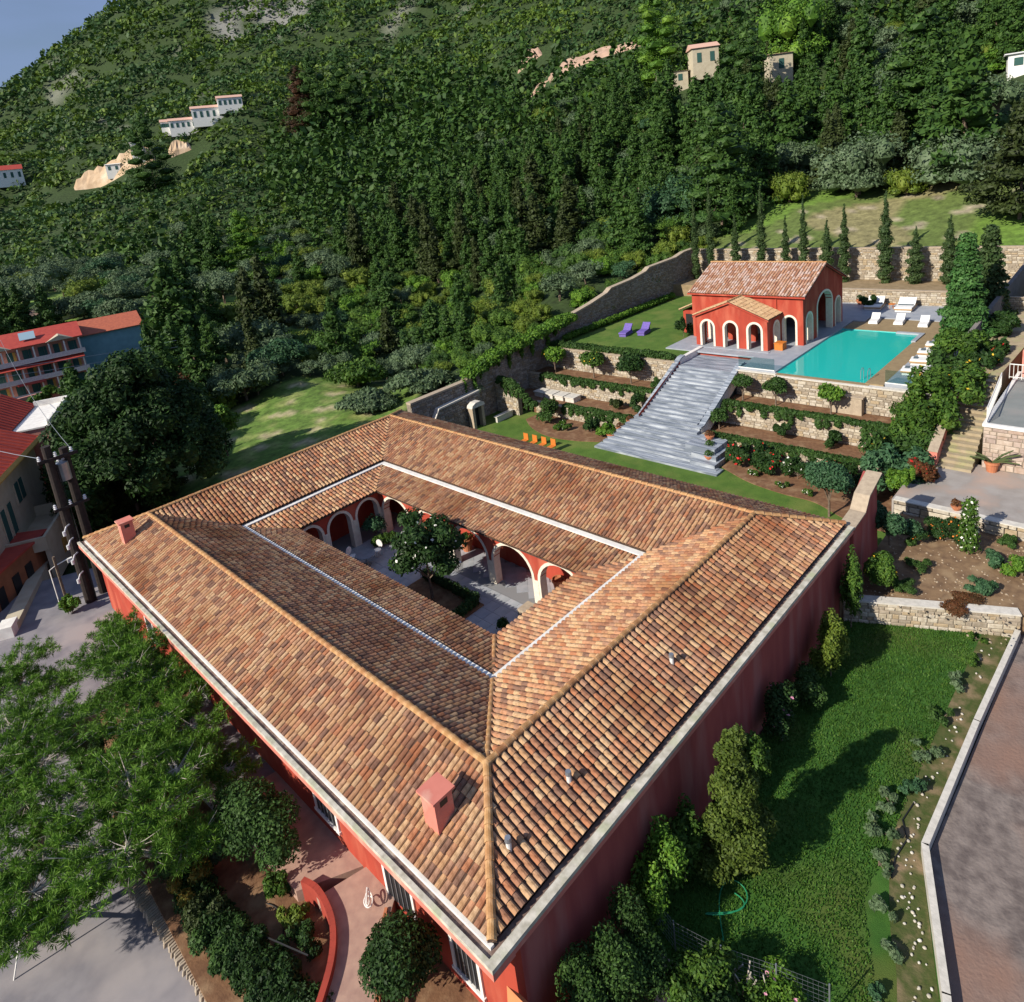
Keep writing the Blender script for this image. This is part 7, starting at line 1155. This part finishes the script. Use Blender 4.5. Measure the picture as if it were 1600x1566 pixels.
for i, (x, y, w_, h, mk, lab, fl, n_) in enumerate([
 (-3.0,13.2,.9,1.0,'golden','golden flowering shrub beside the pine trunk',None,2200),(-3.3,11.6,.8,1.0,'golden','green and gold flowering shrub along the edging stones',None,1500),
 (-3.0,12.6,.8,1.2,'creeper','green shrub under the golden flowers',None,1400),(-3.4,10.0,.7,.9,'conifer2','dark spiky hedge plant below the golden shrub',None,1700),(-3.35,8.9,.7,.9,'creeper','dark green hedge plant in the middle of the edging strip',None,1700),(-3.2,7.8,.7,.9,'glossy','dark hedge plant near the bottom of the edging strip',None,1700),(-2.9,6.7,.7,.9,'glossy','dark hedge plant at the bottom edge of the picture',None,1700),
 (-1.9,6.9,.55,.8,'glossy','dark shrub inside the curve of the red wall',None,1300),(-1.5,7.9,.45,.6,'yellow','small yellow green shrub beside the red wall',None,700),(-1.3,9.1,.5,.8,'bush','light green shrub between the dirt and the paving',None,900),(-2.6,12.0,.5,1.3,'olive','spiky yucca like plant in the long bed',None,800),
 (-2.9,17.0,.9,1.1,'bush','low shrub under the pines beside the pale paving',None,1500),(-3.0,20.0,1.0,1.2,'creeper','low green shrub under the pines farther along the wall',None,1500),(-1.0,36.2,.5,1.1,'bright','small palm like shrub at the edge of the concrete yard',None,500)]):
    shrub('bed_shrub', lab, (x, y, -3.9 if y < 30 else -4.8), clump(w_*1.15, w_*1.1, h, 10, 600+i), int(n_*1.6), .06 if y < 30 else .14, lm[mk], 600+i, fl=fl)
solo('drip_hose', MB().tube([(-2.6+.9*math.cos(a), 8.6+1.0*math.sin(a), -3.82) for a in np.linspace(-2.6, .6, 18)], .018, 5), m_dark, 'black irrigation hose curving over the bare brown soil', 'hose')
solo('garden_stake', MB().cyl((-3.1,10.2,-3.9), (-2.0,6.0,-2.9), .025, n=5), m_dark, 'long thin dark pole lying slanted across the planted bed', 'pole')
hs = MB(); hs.tube([(.1+.16*math.cos(a), 6.05+.2*math.sin(a*1.1), FZ+.25+.02*a) for a in np.linspace(0, 18, 60)], .02, 5); solo('coiled_hose', hs, m_white, 'coiled white hose hanging by the door at the end of the ramp', 'hose')
hedge('planted_border', 'dense dark spiky border planting with golden flecks between the road edging and the bare soil', [(-3.1,14.2,-3.9),(-3.25,11.5,-3.9),(-3.15,8.5,-3.9),(-2.8,6.2,-3.9),(-2.5,4.6,-3.9)], 1.35, .8, 15000, lm['glossy'], 71, cat='flower border', size=.065)
# pines
def pine(label, base, top, lobes, nt, seed, bare=6):
    """leaning trunk, pale limbs, needle tufts carried by many twigs; coordinates are world coordinates"""
    t = thing('pine_tree', label, 'pine tree', base, 'pine trees in front of the villa'); r = random.Random(seed); O = Vector(base); T_ = Vector(top) - O; tb = MB(); br = MB(); tufts = []
    tb.tube([(0,0,-.4), T_*.35 + Vector((.1,0,0)), T_*.7, T_], [.24,.19,.14,.07], 8)
    lobes = [(l[0]-.12, l[1], l[2], l[3]*1.18, l[4]*1.15) for l in lobes]
    for L in lobes:
        c = Vector(L[:3]) - O; s0 = T_*r.uniform(.35, .85)
        m1 = s0.lerp(c, .55) + Vector((0,0,-.15)); br.tube([s0, m1, c], [.08,.05,.03], 6)
        for k in range(int(nt*3.2)):
            d = Vector((r.gauss(0,1), r.gauss(0,1), r.gauss(.15,.7))).normalized(); e = c + Vector((d.x*L[3]*1.2, d.y*L[3]*1.2, d.z*L[4]*1.1))*r.uniform(.4, 1.0)
            s1 = m1.lerp(c, r.uniform(.2, 1)); br.tube([s1, s1.lerp(e, .5) + Vector((0,0,-.06)), e], [.022,.014,.007], 4); tufts.append(e); tufts.append(s1.lerp(e, .78) + Vector((r.gauss(0,.1), r.gauss(0,.1), .06)))
    for k in range(bare):
        L = lobes[k % len(lobes)]; c = Vector(L[:3]) - O; a = r.uniform(0, 6.28); p0 = c*.7; p1 = c + Vector((math.cos(a)*L[3]*.7, math.sin(a)*L[3]*.7, L[4]*.8)); br.tube([p0, p0.lerp(p1,.5), p1], [.035,.025,.008], 5)
        for j in range(3): b = a + r.uniform(-1,1); p = p0.lerp(p1, .45+.18*j); br.tube([p, p + Vector((math.cos(b)*.5, math.sin(b)*.5, .25))], [.012,.004], 4)
    link('trunk', tb.mesh('trunk'), m_bark, t); b_ = link('branches', br.mesh('branches'), m_bark_pale, t); b_['kind'] = 'stuff'
    g = np.random.default_rng(seed); E_ = np.array([tuple(v) for v in tufts]); m = len(E_); nn = 52
    d = g.normal(size=(m, nn, 3)) + np.array([0,0,.35]); d /= np.linalg.norm(d, axis=2, keepdims=True); ln = g.uniform(.13, .27, (m, nn, 1)); C = E_[:,None,:] + d*ln*.62
    s = np.cross(d, g.normal(size=d.shape)); s /= np.linalg.norm(s, axis=2, keepdims=True)
    me = quads_mesh('needles', C.reshape(-1,3), (d*ln*.5).reshape(-1,3), (s*.0145).reshape(-1,3)); me.materials.append(lm['pine']); o = link('needles', me, None, t); o['kind'] = 'stuff'; return t
pine('largest pine, leaning over the road with its trunk in the golden flower bed', (-3.3,12.2,-4.4), (-3.9,13.6,-.6), [(-3.2,12.6,-1.1,1.2,.5),(-4.6,12.0,-1.2,1.2,.5),(-5.3,13.4,-1.3,1.3,.55),(-2.2,13.8,-.9,1.2,.5),(-3.6,14.6,-.6,1.3,.55),(-4.9,15.2,-.9,1.3,.5),(-2.9,11.3,-1.8,.8,.35),(-6.2,12.2,-1.7,1.1,.4)], 17, 701, 7)
pine('pine filling the left edge of the picture below the middle', (-6.6,18.5,-4.8), (-6.0,18.5,-.6), [(-6.3,16.6,-1.0,1.3,.55),(-5.4,17.8,-.6,1.3,.6),(-6.6,19.4,-.4,1.4,.6),(-5.2,19.6,-.9,1.3,.5),(-7.0,17.8,-1.2,1.3,.5),(-4.4,21.0,-1.1,1.2,.5),(-5.8,21.6,-.9,1.2,.5)], 17, 702, 5)
pine('pine with bare pale branches beside the far part of the front wall', (-1.6,20.5,-4.4), (-1.5,20.8,-.3), [(-1.1,19.2,-.7,1.1,.5),(-1.9,20.4,-.2,1.2,.5),(-.9,21.6,-.3,1.1,.5),(-2.2,22.4,-.5,1.2,.5),(-2.7,19.4,-.9,1.1,.45),(-1.2,23.4,-.6,1.0,.45),(-.8,24.8,-.9,1.0,.45),(-.7,20.4,-.9,.9,.4)], 16, 703, 8)
pine('pine close to the middle of the front wall', (-1.9,16.2,-4.4), (-1.5,16.2,-1.0), [(-.8,15.6,-1.3,1.0,.4),(-1.7,16.8,-.9,1.2,.5),(-.7,17.4,-1.1,1.0,.4),(-2.6,15.8,-1.2,1.1,.45),(-2.4,17.8,-1.0,1.2,.5),(-1.4,14.4,-1.6,.9,.35),(-.7,13.3,-2.0,.9,.4),(-.7,18.6,-1.0,.9,.4)], 16, 704, 7)
pine('pine overhanging the road at the lower left edge', (-7.6,14.6,-4.8), (-7.0,14.4,-1.6), [(-6.9,13.4,-1.6,1.1,.45),(-6.3,14.6,-1.4,1.2,.5),(-7.5,15.4,-1.3,1.2,.5),(-7.1,12.4,-2.0,.9,.4),(-7.9,13.7,-1.7,1.1,.4)], 15, 705, 4)
pine('spindly pine at the left edge beside the cream wall', (-5.4,26.0,-5.0), (-5.0,26.2,-1.2), [(-5.0,25.2,-1.6,1.2,.5),(-4.6,26.8,-1.2,1.2,.5),(-6.0,26.6,-1.5,1.2,.5),(-3.8,24.6,-2.0,1.0,.4)], 14, 706, 3)
# ------------------------------------------------------------------ poles and wires
m_pole = mat('tarred_wood', (.035,.025,.022), (.02,.015,.014), scale=5, rough=.85, bump=.3); m_ins = mat('porcelain', (.62,.62,.64), rough=.3)
PA, PB = (.14, 36.75), (1.05, 37.2)
up = thing('utility_pole', 'tall thick dark utility pole in front, with porcelain insulators', 'utility pole', (*PA, -5.4)); part('pole', MB().cyl((*PA, -5.6), (*PA, 5.6), .32, .25, 12), m_pole, up)
u2 = thing('utility_pole', 'second dark utility pole just behind the front one, carrying a grey transformer', 'utility pole', (*PB, -5.4)); part('pole', MB().cyl((*PB, -5.6), (*PB, 5.1), .30, .24, 12), m_pole, u2)
part('cross_arm', MB().box(-.5,1.6,36.4,36.55,4.7,4.88), m_pole, up); part('cross_arm', MB().box(-.4,1.5,36.4,36.55,1.6,1.75), m_pole, up); part('transformer', MB().cyl((.72,37.0,3.2), (.72,37.0,4.3), .36, n=14).cyl((.72,37.0,4.3), (.72,37.0,4.4), .3, .1, 14), m_metal, u2)
for (x, z) in ((-.4,4.88),(.45,4.88),(1.3,4.88),(-.3,1.75),(.5,1.75),(1.3,1.75),(.6,4.4),(.85,4.4)):
    part('insulator', MB().lathe([(.04,0),(.11,.06),(.05,.11),(.11,.17),(.05,.22),(.09,.28),(.02,.33)], (x, 36.47 if z != 4.4 else 37.0, z), 8), m_ins, up if z != 4.4 else u2)
for z in (.6, -.3, -1.3, -2.6): part('bracket', MB().tube([(PA[0],36.45,z),(-.1,36.1,z+.05),(-.3,36.0,z-.25)], .045, 5).cyl((-.3,36.0,z-.42), (-.3,36.0,z-.15), .09, n=8), m_ins, up)
part('cable', MB().tube([(.4,36.5,4.4),(.45,36.4,0),(.4,36.5,-5)], .045, 5), m_dark, up)
sp_ = thing('lamp_pole', 'thin wooden pole with a white bracket and small box in the concrete yard', 'pole', (-.9,38,-5.1)); part('pole', MB().cyl((-.9,38,-5.2), (-.9,38,-1.6), .08, n=7), m_bark, sp_); part('bracket', MB().tube([(-1.3,37.9,-4.6),(-1.3,37.9,-2.3),(-.9,38,-2.2),(-.2,37.8,-2.0)], .035, 5), m_white, sp_); part('meter_box', MB().box(-.3,.1,37.7,37.9,-2.25,-2.0), m_white, sp_)
def wire(name_lab, a, b, sag=.6):
    A, B = Vector(a), Vector(b); solo('power_line', MB().tube([A.lerp(B, k/12) - Vector((0,0,sag*4*(k/12)*(1-k/12))) for k in range(13)], .02, 4), m_metal, name_lab, 'cable', 'power lines')
wire('upper overhead line crossing in front of the hotel', (-8,70,7.5), (22,76,3.0)); wire('lower overhead line crossing in front of the hotel', (-8,70,6.6), (22,76,2.2)); wire('overhead line running from the front utility pole to the left', (-.4,36.5,5.1), (-8,70,7.5), 1.0); wire('overhead line from the top of the utility poles towards the hotel', (1.3,36.5,5.1), (9,104,4), 1.5)
solo('stay_rod', MB().cyl((-8.3,13.7,-4.75), (-7.2,13.9,-2.0), .025, n=5), m_white, 'thin white slanted rod at the lower left edge', 'rod')
# ------------------------------------------------------------------ houses on the left
m_cream = mat('cream_plaster', (.50,.44,.33), (.43,.37,.27), scale=1.2, rough=.9, bump=.1); m_redroof = mat('red_sheet_roof', (.42,.065,.045), (.35,.05,.038), scale=2, rough=.7, bump=.1); m_blue = mat('blue_grey_plaster', (.20,.36,.44), (.16,.30,.37), scale=1, rough=.9); m_salmon = mat('salmon_plaster', (.58,.27,.22), (.50,.22,.18), scale=1, rough=.9); m_shut = mat('dark_green_shutter', (.03,.09,.08), rough=.7); m_ochre = mat('ochre_plaster', (.55,.33,.09), (.48,.27,.07), scale=2, rough=.9); m_oldor = mat('orange_brown_plaster', (.32,.13,.06), (.26,.10,.05), scale=2, rough=.9)
def frame(o, rz): return Matrix.Translation(o) @ Matrix.Rotation(rz, 4, 'Z')
class LB(MB):        # boxes in a rotated local frame
    def __init__(s, M_): super().__init__(); s.M = M_
    def add(s, vs, fs): return super().add([s.M @ Vector(v) for v in vs], fs)
def roof_ribs(M_, quad, n, parent, m):
    A, B, C_, D = [Vector(p) for p in quad]; r = LB(M_); nrm = (B-A).cross(D-A).normalized(); nrm = nrm if nrm.z > 0 else -nrm
    for k in range(n+1):
        f = k/n; a, b = A.lerp(B, f), D.lerp(C_, f); u = (B-A).normalized()*.07; r.add([a-u, a+u, b+u, b-u, a-u+nrm*.07, a+u+nrm*.07, b+u+nrm*.07, b-u+nrm*.07], [(4,5,6,7),(0,1,5,4),(2,3,7,6),(1,2,6,5),(3,0,4,7)])
    part('roof_rib', r, m, parent, kind='stuff')
ang = math.atan2(.9, .45)
Ma = frame((-1.0, 47.6, -5.8), ang)            # local x runs along the visible wall, +y to the back (sunny side)
ha = thing('cream_house', 'cream two storey house with a bright red ribbed roof at the left edge', 'house', (-1.0, 47.6, -5.8))
part('wall', LB(Ma).box(-9,6.6,0,8,0,7.8), m_cream, ha); part('roof', LB(Ma).prism([(-9.4,-.5,7.8),(-9.4,4,9.9),(-9.4,8.5,7.8)], (16.4,0,0)), m_redroof, ha); roof_ribs(Ma, [(-9.4,-.5,7.82),(7,-.5,7.82),(7,4,9.92),(-9.4,4,9.92)], 26, ha, m_redroof)
part('roof_edge', LB(Ma).box(6.9,7.1,-.6,8.6,7.6,7.9).prism([(-9.4,-.7,7.7),(7,-.7,7.7),(7,-.5,7.9),(-9.4,-.5,7.9)], (0,0,.1)), m_ochre, ha)
for (x, zb, h) in ((1.2,4.8,1.5),(2.1,4.8,1.5),(-2.2,3.4,2.2),(-.9,3.4,2.2),(-5,4.8,1.4)): w_ = part('window', LB(Ma).box(x-.4,x+.4,-.06,-.003,zb,zb+h), m_shut, ha); part('frame', LB(Ma).box(x-.48,x-.4,-.08,-.003,zb-.05,zb+h+.05).box(x+.4,x+.48,-.08,-.003,zb-.05,zb+h+.05), m_cream, w_)
part('balcony', LB(Ma).box(-3.2,3.4,-2.4,-.003,2.5,2.7).box(-3.2,-3.0,-2.4,-.003,2.7,3.5).box(-3.0,3.4,-2.4,-2.2,2.7,3.5).box(3.2,3.4,-2.2,-.003,2.7,3.5), m_cream, ha)
part('porch_wall', arch_wall(Ma @ Vector((3.4,-2.4,0)), Ma.to_3x3() @ Vector((0,1,0)), Ma.to_3x3() @ Vector((1,0,0)), 2.39, -5.8, -3.1, [(1.2,.75,-4.2,.7)], .3), m_cream, ha); part('porch_recess', LB(Ma).box(2.6,2.8,-1.9,-.2,0,2.4), m_ochre, ha); part('porch_wall', LB(Ma).box(-3.0,3.1,-2.4,-2.1,0,2.49), m_cream, ha); part('ochre_window', LB(Ma).box(-.6,.5,-2.45,-2.41,.9,2.0), m_ochre, ha)  # the window is a flat panel in ochre plaster colour
Mb = frame((3.0, 54.0, -5.8), ang+.05); hb = thing('pink_house', 'pinkish house with a white flat terrace and red hipped roof behind the cream house', 'house', (3.0, 54, -5.8))
part('wall', LB(Mb).box(.4,8,-.3,7,0,8.3), m_salmon, hb); part('terrace', LB(Mb).box(.3,8.2,-.5,2.3,8.3,8.42), m_white, hb); part('parapet', LB(Mb).box(.3,8.2,-.5,-.3,8.42,8.9).box(8.0,8.2,-.3,2.3,8.42,8.9), m_white, hb)
part('roof', LB(Mb).prism([(.2,2.3,8.5),(.2,4.6,10.0),(.2,7.4,8.5)], (8.2,0,0)), m_redroof, hb); roof_ribs(Mb, [(.2,2.3,8.52),(8.4,2.3,8.52),(8.4,4.6,10.02),(.2,4.6,10.02)], 13, hb, m_redroof); part('awning', LB(Mb).box(1.6,4.6,-1.6,-.32,5.6,5.7), m_salmon, hb)
for x in (2.2,5.6,7.0): w_ = part('window', LB(Mb).box(x-.4,x+.4,-.36,-.302,5.4,6.9), m_shut, hb)
Mc = frame((-1.3,43.8,-5.8), ang-.25); hc = thing('orange_outbuilding', 'low orange brown building with dark doors in shade at the left edge', 'building', (-1.3,43.8,-5.8)); part('wall', LB(Mc).box(-6,2,0,5,0,3.2), m_oldor, hc); part('roof', LB(Mc).box(-6.2,2.2,-.2,5.2,3.2,3.35), m_redroof, hc)
for x in (-.6,-2.0,-3.6): part('door', LB(Mc).box(x-.35,x+.35,-.05,-.003,.2,2.3), m_dark, hc)
cw = thing('cream_garden_wall', 'long low cream wall slanting up past the utility poles', 'wall', (-3.4,39,-5.6)); A, B = Vector((-4.0,37.5,-5.6)), Vector((1.5,50,-5.8)); d = (B-A).normalized(); nn = Vector((-d.y,d.x,0))*.42; part('wall_body', MB().prism([A-nn,B-nn,B+nn,A+nn], (0,0,1.25)), m_cream, cw); part('end_post', MB().obox((-4.1,37.3,-5.6), (1.1,.8,1.5), ang), m_white, cw)
# hotel
Mh = frame((8.6, 109, -6.0), math.radians(-10)) @ Matrix.Diagonal((1,1,.78,1)); ho = thing('hotel', 'pink four storey hotel with white balconies and red tiled awnings', 'hotel', (8.6,109,-8.6))
part('wall', LB(Mh).box(-1.5,10.6,1.6,9,0,9.9), m_salmon, ho); part('side_wing', LB(Mh).box(10.7,19.5,5.0,14,0,8.8), m_blue, ho); part('side_wing', LB(Mh).box(10.61,10.69,1.6,9,0,9.9), m_blue, ho)
rf = LB(Mh); rf.prism([(-2,.1,9.9),(11,.1,9.9),(11,5.3,12.0),(-2,5.3,12.0)], (0,0,.12)); rf.prism([(-2,10,9.9),(11,10,9.9),(11,5.3,12.0),(-2,5.3,12.0)], (0,0,.12)); part('roof', rf, m_redroof, ho); part('roof', LB(Mh).prism([(10.4,4.6,8.9),(20,4.6,8.9),(20,9.5,11.2),(10.4,9.5,11.2)], (0,0,.12)), mat('orange_tile_roof', (.46,.13,.07), (.36,.10,.06), scale=3, rough=.8, bump=.3), ho)
for fl_, z in ((0,.4),(1,3.4),(2,6.9)):
    part('balcony', LB(Mh).box(-1.9 if fl_ != 2 else -1.6,10.9,0,1.6,z-.15,z+.02), m_white, ho); part('parapet', LB(Mh).box(-1.9,10.9,-.02,.06,z+.02,z+.75), mat('balcony_balustrade', (.68,.62,.62), (.5,.45,.45), scale=9, rough=.8) if fl_ == 0 else bpy.data.materials['balcony_balustrade'], ho)
    for k in range(7):
        x = -1.3+k*1.95; part('column', LB(Mh).box(x-.09,x+.09,.02,.2,z+.02,z+2.75), m_white, ho)
        if k < 6: w_ = part('door', LB(Mh).box(x+.5,x+1.25,1.5,1.598,z+.05,z+2.2), m_shut, ho); part('shutter', LB(Mh).box(x+1.27,x+1.6,1.48,1.598,z+.05,z+2.2), m_ochre if (k+fl_) % 3 == 0 else m_shut, w_)
part('awning', LB(Mh).prism([(-2.2,-.4,6.0),(10.6,-.4,6.0),(10.6,1.2,6.75),(-2.2,1.2,6.75)], (0,0,.1)), m_redroof, ho); part('awning', LB(Mh).prism([(1.5,-.5,2.9),(5,-.5,2.9),(5,.0,3.2),(1.5,.0,3.2)], (0,0,.1)), m_redroof, ho)
for x in (0.2, 8.0): g = LB(Mh); g.prism([(x-1.8,-.1,9.95),(x+1.8,-.1,9.95),(x,-.1,10.9)], (0,2.2,0)); part('gable', g, m_cream, ho)
part('solar_panel', LB(Mh).prism([(3.2,1.6,10.9),(5.2,1.6,10.9),(5.2,2.9,12.1),(3.2,2.9,12.1)], (0,-.05,.1)), mat('solar_glass', (.30,.42,.50), rough=.25), ho)
solo('garden_terrace_wall', LB(frame((8,104,-6.5), 0)).box(-5,8,0,.4,0,2.0).box(-3,9,-4,-3.7,-1,1), m_salmon, 'pink garden wall with planting below the hotel', 'wall')
for i, (x, y, w_, h, mk, lab) in enumerate([(2,103,2.0,1.8,'bush','green shrub left in the garden below the hotel'),(7.5,102.5,1.8,1.7,'creeper','green shrub in the middle of the garden below the hotel'),(12,103,2.2,2.2,'bush','green shrub right in the garden below the hotel'),(5,97,2.6,1.4,'bright','wide bright shrub between the hotel and the red roofs')]): shrub('garden_shrub', lab, (x, y, -6), clump(w_, w_, h, 7, 800+i), 700, .3, lm[mk], 800+i)
def cottage(name, lab, o, rz, L_, D_, h, rh, wm, rm, wins=3, parent=None, cat='house'):
    M_ = frame(o, rz); t = thing(name, lab, cat, o); part('wall', LB(M_).box(-L_/2,L_/2,0,D_,-3,h), wm, t); part('roof', LB(M_).prism([(-L_/2-.4,-.4,h),(-L_/2-.4,D_/2,h+rh),(-L_/2-.4,D_+.4,h)], (L_+.8,0,0)), rm, t)
    for k in range(wins): x = -L_/2 + L_*(k+.5)/wins; w_ = part('window', LB(M_).box(x-.55,x+.55,-.08,-.003,h*.25,h*.75), m_shut, t)
    return t
m_brn = mat('brown_flat_roof', (.28,.19,.15), (.22,.15,.12), scale=2, rough=.9)
def gz(x, y, dz=0): return (x, y, tz(x, y)+dz)
cottage('white_bungalow', 'low white bungalow with a brown roof behind the hotel at the left edge', gz(15,137), .1, 14, 9, 2.8, .6, m_white, m_brn, 4); cottage('white_shed', 'small white hut beside the brown roofed bungalow', gz(25,136), .0, 5, 4, 2.4, .3, m_white, m_white, 2)
cottage('pink_cottage', 'small pink building with a pale roof at the right of the hotel', gz(28,118,-1), -.3, 6, 5, 2.5, .3, m_cream, m_brn, 2)
m_bw = mat('bright_white_wall', (.80,.78,.74), rough=.8); m_pr = mat('pale_pink_roof', (.58,.36,.28), rough=.8)
for (x, y, L_, h, lab) in [(132.4,328,12,5,'left pale villa of the row high on the mountain slope'),(142,321,14,6.5,'largest pale villa in the middle of the row on the mountain slope'),(150.5,314,11,5,'right pale villa of the row high on the mountain slope'),(126.7,334,4,4,'small pale house at the left end of the row on the mountain slope')]: cottage('hill_villa', lab, gz(x, y, 3.4), -.42, L_, 7, h*.8, 1.5, m_bw, m_pr, 5)
cottage('hill_villa', 'white house with a red roof at the left edge below the mountain', gz(73,400,4.5), -.2, 12, 7, 5, 2.4, m_bw, m_redroof, 4)
cottage('hill_villa', 'pink house with a red roof half hidden by dark conifers on the upper right slope', gz(166,82,4.6), -.85, 6.5, 6, 4.6, 1.4, m_cream, m_pr, 2); cottage('hill_villa', 'pale lower wing of the pink house on the upper right slope', gz(163,90,2.4), -.85, 8, 5, 3.2, .3, m_cream, m_cream, 2); cottage('hill_villa', 'pale corner of a house right of the tall dark conifer on the slope', gz(157,59,3.6), -.85, 5, 4, 4.2, .3, m_cream, m_pr, 1)
cottage('white_hut', 'white flat roofed hut at the upper right edge', gz(126,9.5,.8), -1.35, 5, 4, 2.2, .3, m_bw, m_bw, 2)
# bare ochre quarry and scars on the slope: low faceted banks of earth
m_earth = mat('bare_earth', (.52,.38,.25), (.42,.29,.18), scale=.25, rough=1, bump=.4, c3=(.58,.46,.34), s3=.1); m_pinkearth = mat('pink_bare_earth', (.46,.31,.23), (.36,.24,.17), scale=.4, rough=1, bump=.4)
def scar(lab, pts, w, h, m, seed):
    r = random.Random(seed); mb = MB(); vs = []; n = len(pts)*4
    P_ = [Vector((*p, 0)) for p in pts]
    for k in range(n+1):
        f = k/n*(len(P_)-1); i = min(int(f), len(P_)-2); p = P_[i].lerp(P_[i+1], f-i); away = Vector((p.x+7, p.y+10, 0)).normalized(); e = math.sin(PI*min(1,max(0,k/n)))**.5
        for j, (dd, hh) in enumerate(((0,0),(.25,.55),(.6,.8),(1,1.0),(1.25,.3))):
            v = p + away*w*dd*(.3+.7*e)*r.uniform(.9,1.1); vs.append((v.x, v.y, tz(v.x, v.y) + h*hh*e*r.uniform(.75,1.2) - (.6 if j in (0,4) else 0)))
    fs = [(k*5+j, (k+1)*5+j, (k+1)*5+j+1, k*5+j+1) for k in range(n) for j in range(4)]; mb.add(vs, fs); o = struct('bare_slope', mb, m); return o
scar('quarry', [(87,352),(95,345),(102,334),(109,325),(114,321)], 13, 5, m_earth, 1); scar('scar', [(119,319),(124,318),(129,316)], 7, 3, m_earth, 2); scar('scar', [(186,160),(198,152),(206,140),(204,122)], 9, 2.5, m_pinkearth, 3); scar('scar', [(214,190),(222,183)], 7, 2.5, m_pinkearth, 5)
cottage('hill_villa', 'small white hut on the pale quarry on the mountain slope', gz(101,338,3.4), -.5, 6, 4, 3.2, .4, m_bw, m_bw, 2); cottage('hill_villa', 'unfinished white frame building at the right end of the quarry', gz(109,326,4), -.5, 5, 5, 6, .4, m_bw, m_bw, 1)
# large dark tree and its bright neighbour beyond the far wing
def bigtree(lab, x, y, lobes, n, size, mk, seed, tr=.35): return tree('broadleaf_tree', lab, 'tree', (x, y, tz(x, y)-.1), lobes, n, size, lm[mk], tr=tr, seed=seed, core=.6)
Lx = []; r_ = random.Random(12)
for k in range(46):
    a = k*2.4; f = math.sqrt((k+.5)/46); Lx.append((5.6*f*math.cos(a), 5.0*f*math.sin(a), 6.3+3.6*(1-f)*r_.uniform(.6,1.2)-2.6*f*f+r_.uniform(-.6,.6), r_.uniform(1.0,1.7), r_.uniform(1.0,1.7), r_.uniform(.9,1.5)))
Lx += [(5.2*math.cos(k*.9), 4.6*math.sin(k*.9), 2.6+.3*(k%3), 1.5, 1.5, 1.6) for k in range(7)]
bigtree('huge dark broadleaf tree between the red roofed houses and the villa roof', 8.0, 48.5, [(l[0]*1.06, l[1]*1.06, l[2]*1.32, l[3]*1.1, l[4]*1.1, l[5]*1.3) for l in Lx], 30000, .19, 'glossy', 901)
bigtree('second dark tree merging behind the huge one beside the meadow', 8.6, 62, [(l[0]*.85, l[1]*.85, l[2]*.85, l[3], l[4], l[5]) for l in Lx[::2]], 8000, .2, 'conifer2', 902, .3)
bigtree('light green young tree standing at the edge of the meadow', 16.4, 53.0, [(0,0,3.6,1.1,1.1,1.2),(.7,.3,2.8,.9,.9,.9),(-.6,.2,2.6,.9,.9,.9),(.1,-.6,4.6,.7,.7,.8),(1.0,-.6,3.6,.6,.6,.6)], 1600, .17, 'bright', 903, .1)
for i, (x, y, h, w_, mk, lab) in enumerate([(17,66,5.5,8,'olive','wide grey olive tree behind the meadow on the left'),(26,69,5,8,'olive','grey olive tree at the back of the meadow'),(33,73,5,8,'blue','bluish olive tree beyond the back of the meadow'),(20,76,5.5,8,'autumn','dull brownish thicket behind the olive trees of the meadow'),(12,74,6,8,'blue','blue green tree left of the meadow, behind the dark tree'),(36,60,4,7,'bush','green bush at the right end of the meadow'),(29.5,48.5,2.2,6,'olive','low sprawling olive bush between meadow and villa roof'),(35,46.5,2.5,7,'olive','straggly olive bush beside the bend of the grey garden wall'),(27,88,5,8,'bush','green tree on the slope above the meadow'),(4.5,70,6,7,'conifer2','dark tree between the hotel and the huge dark tree')]):
    big('leafy_tree', lab, x, y, h, w_, 'o', mk, 920+i, 3000)
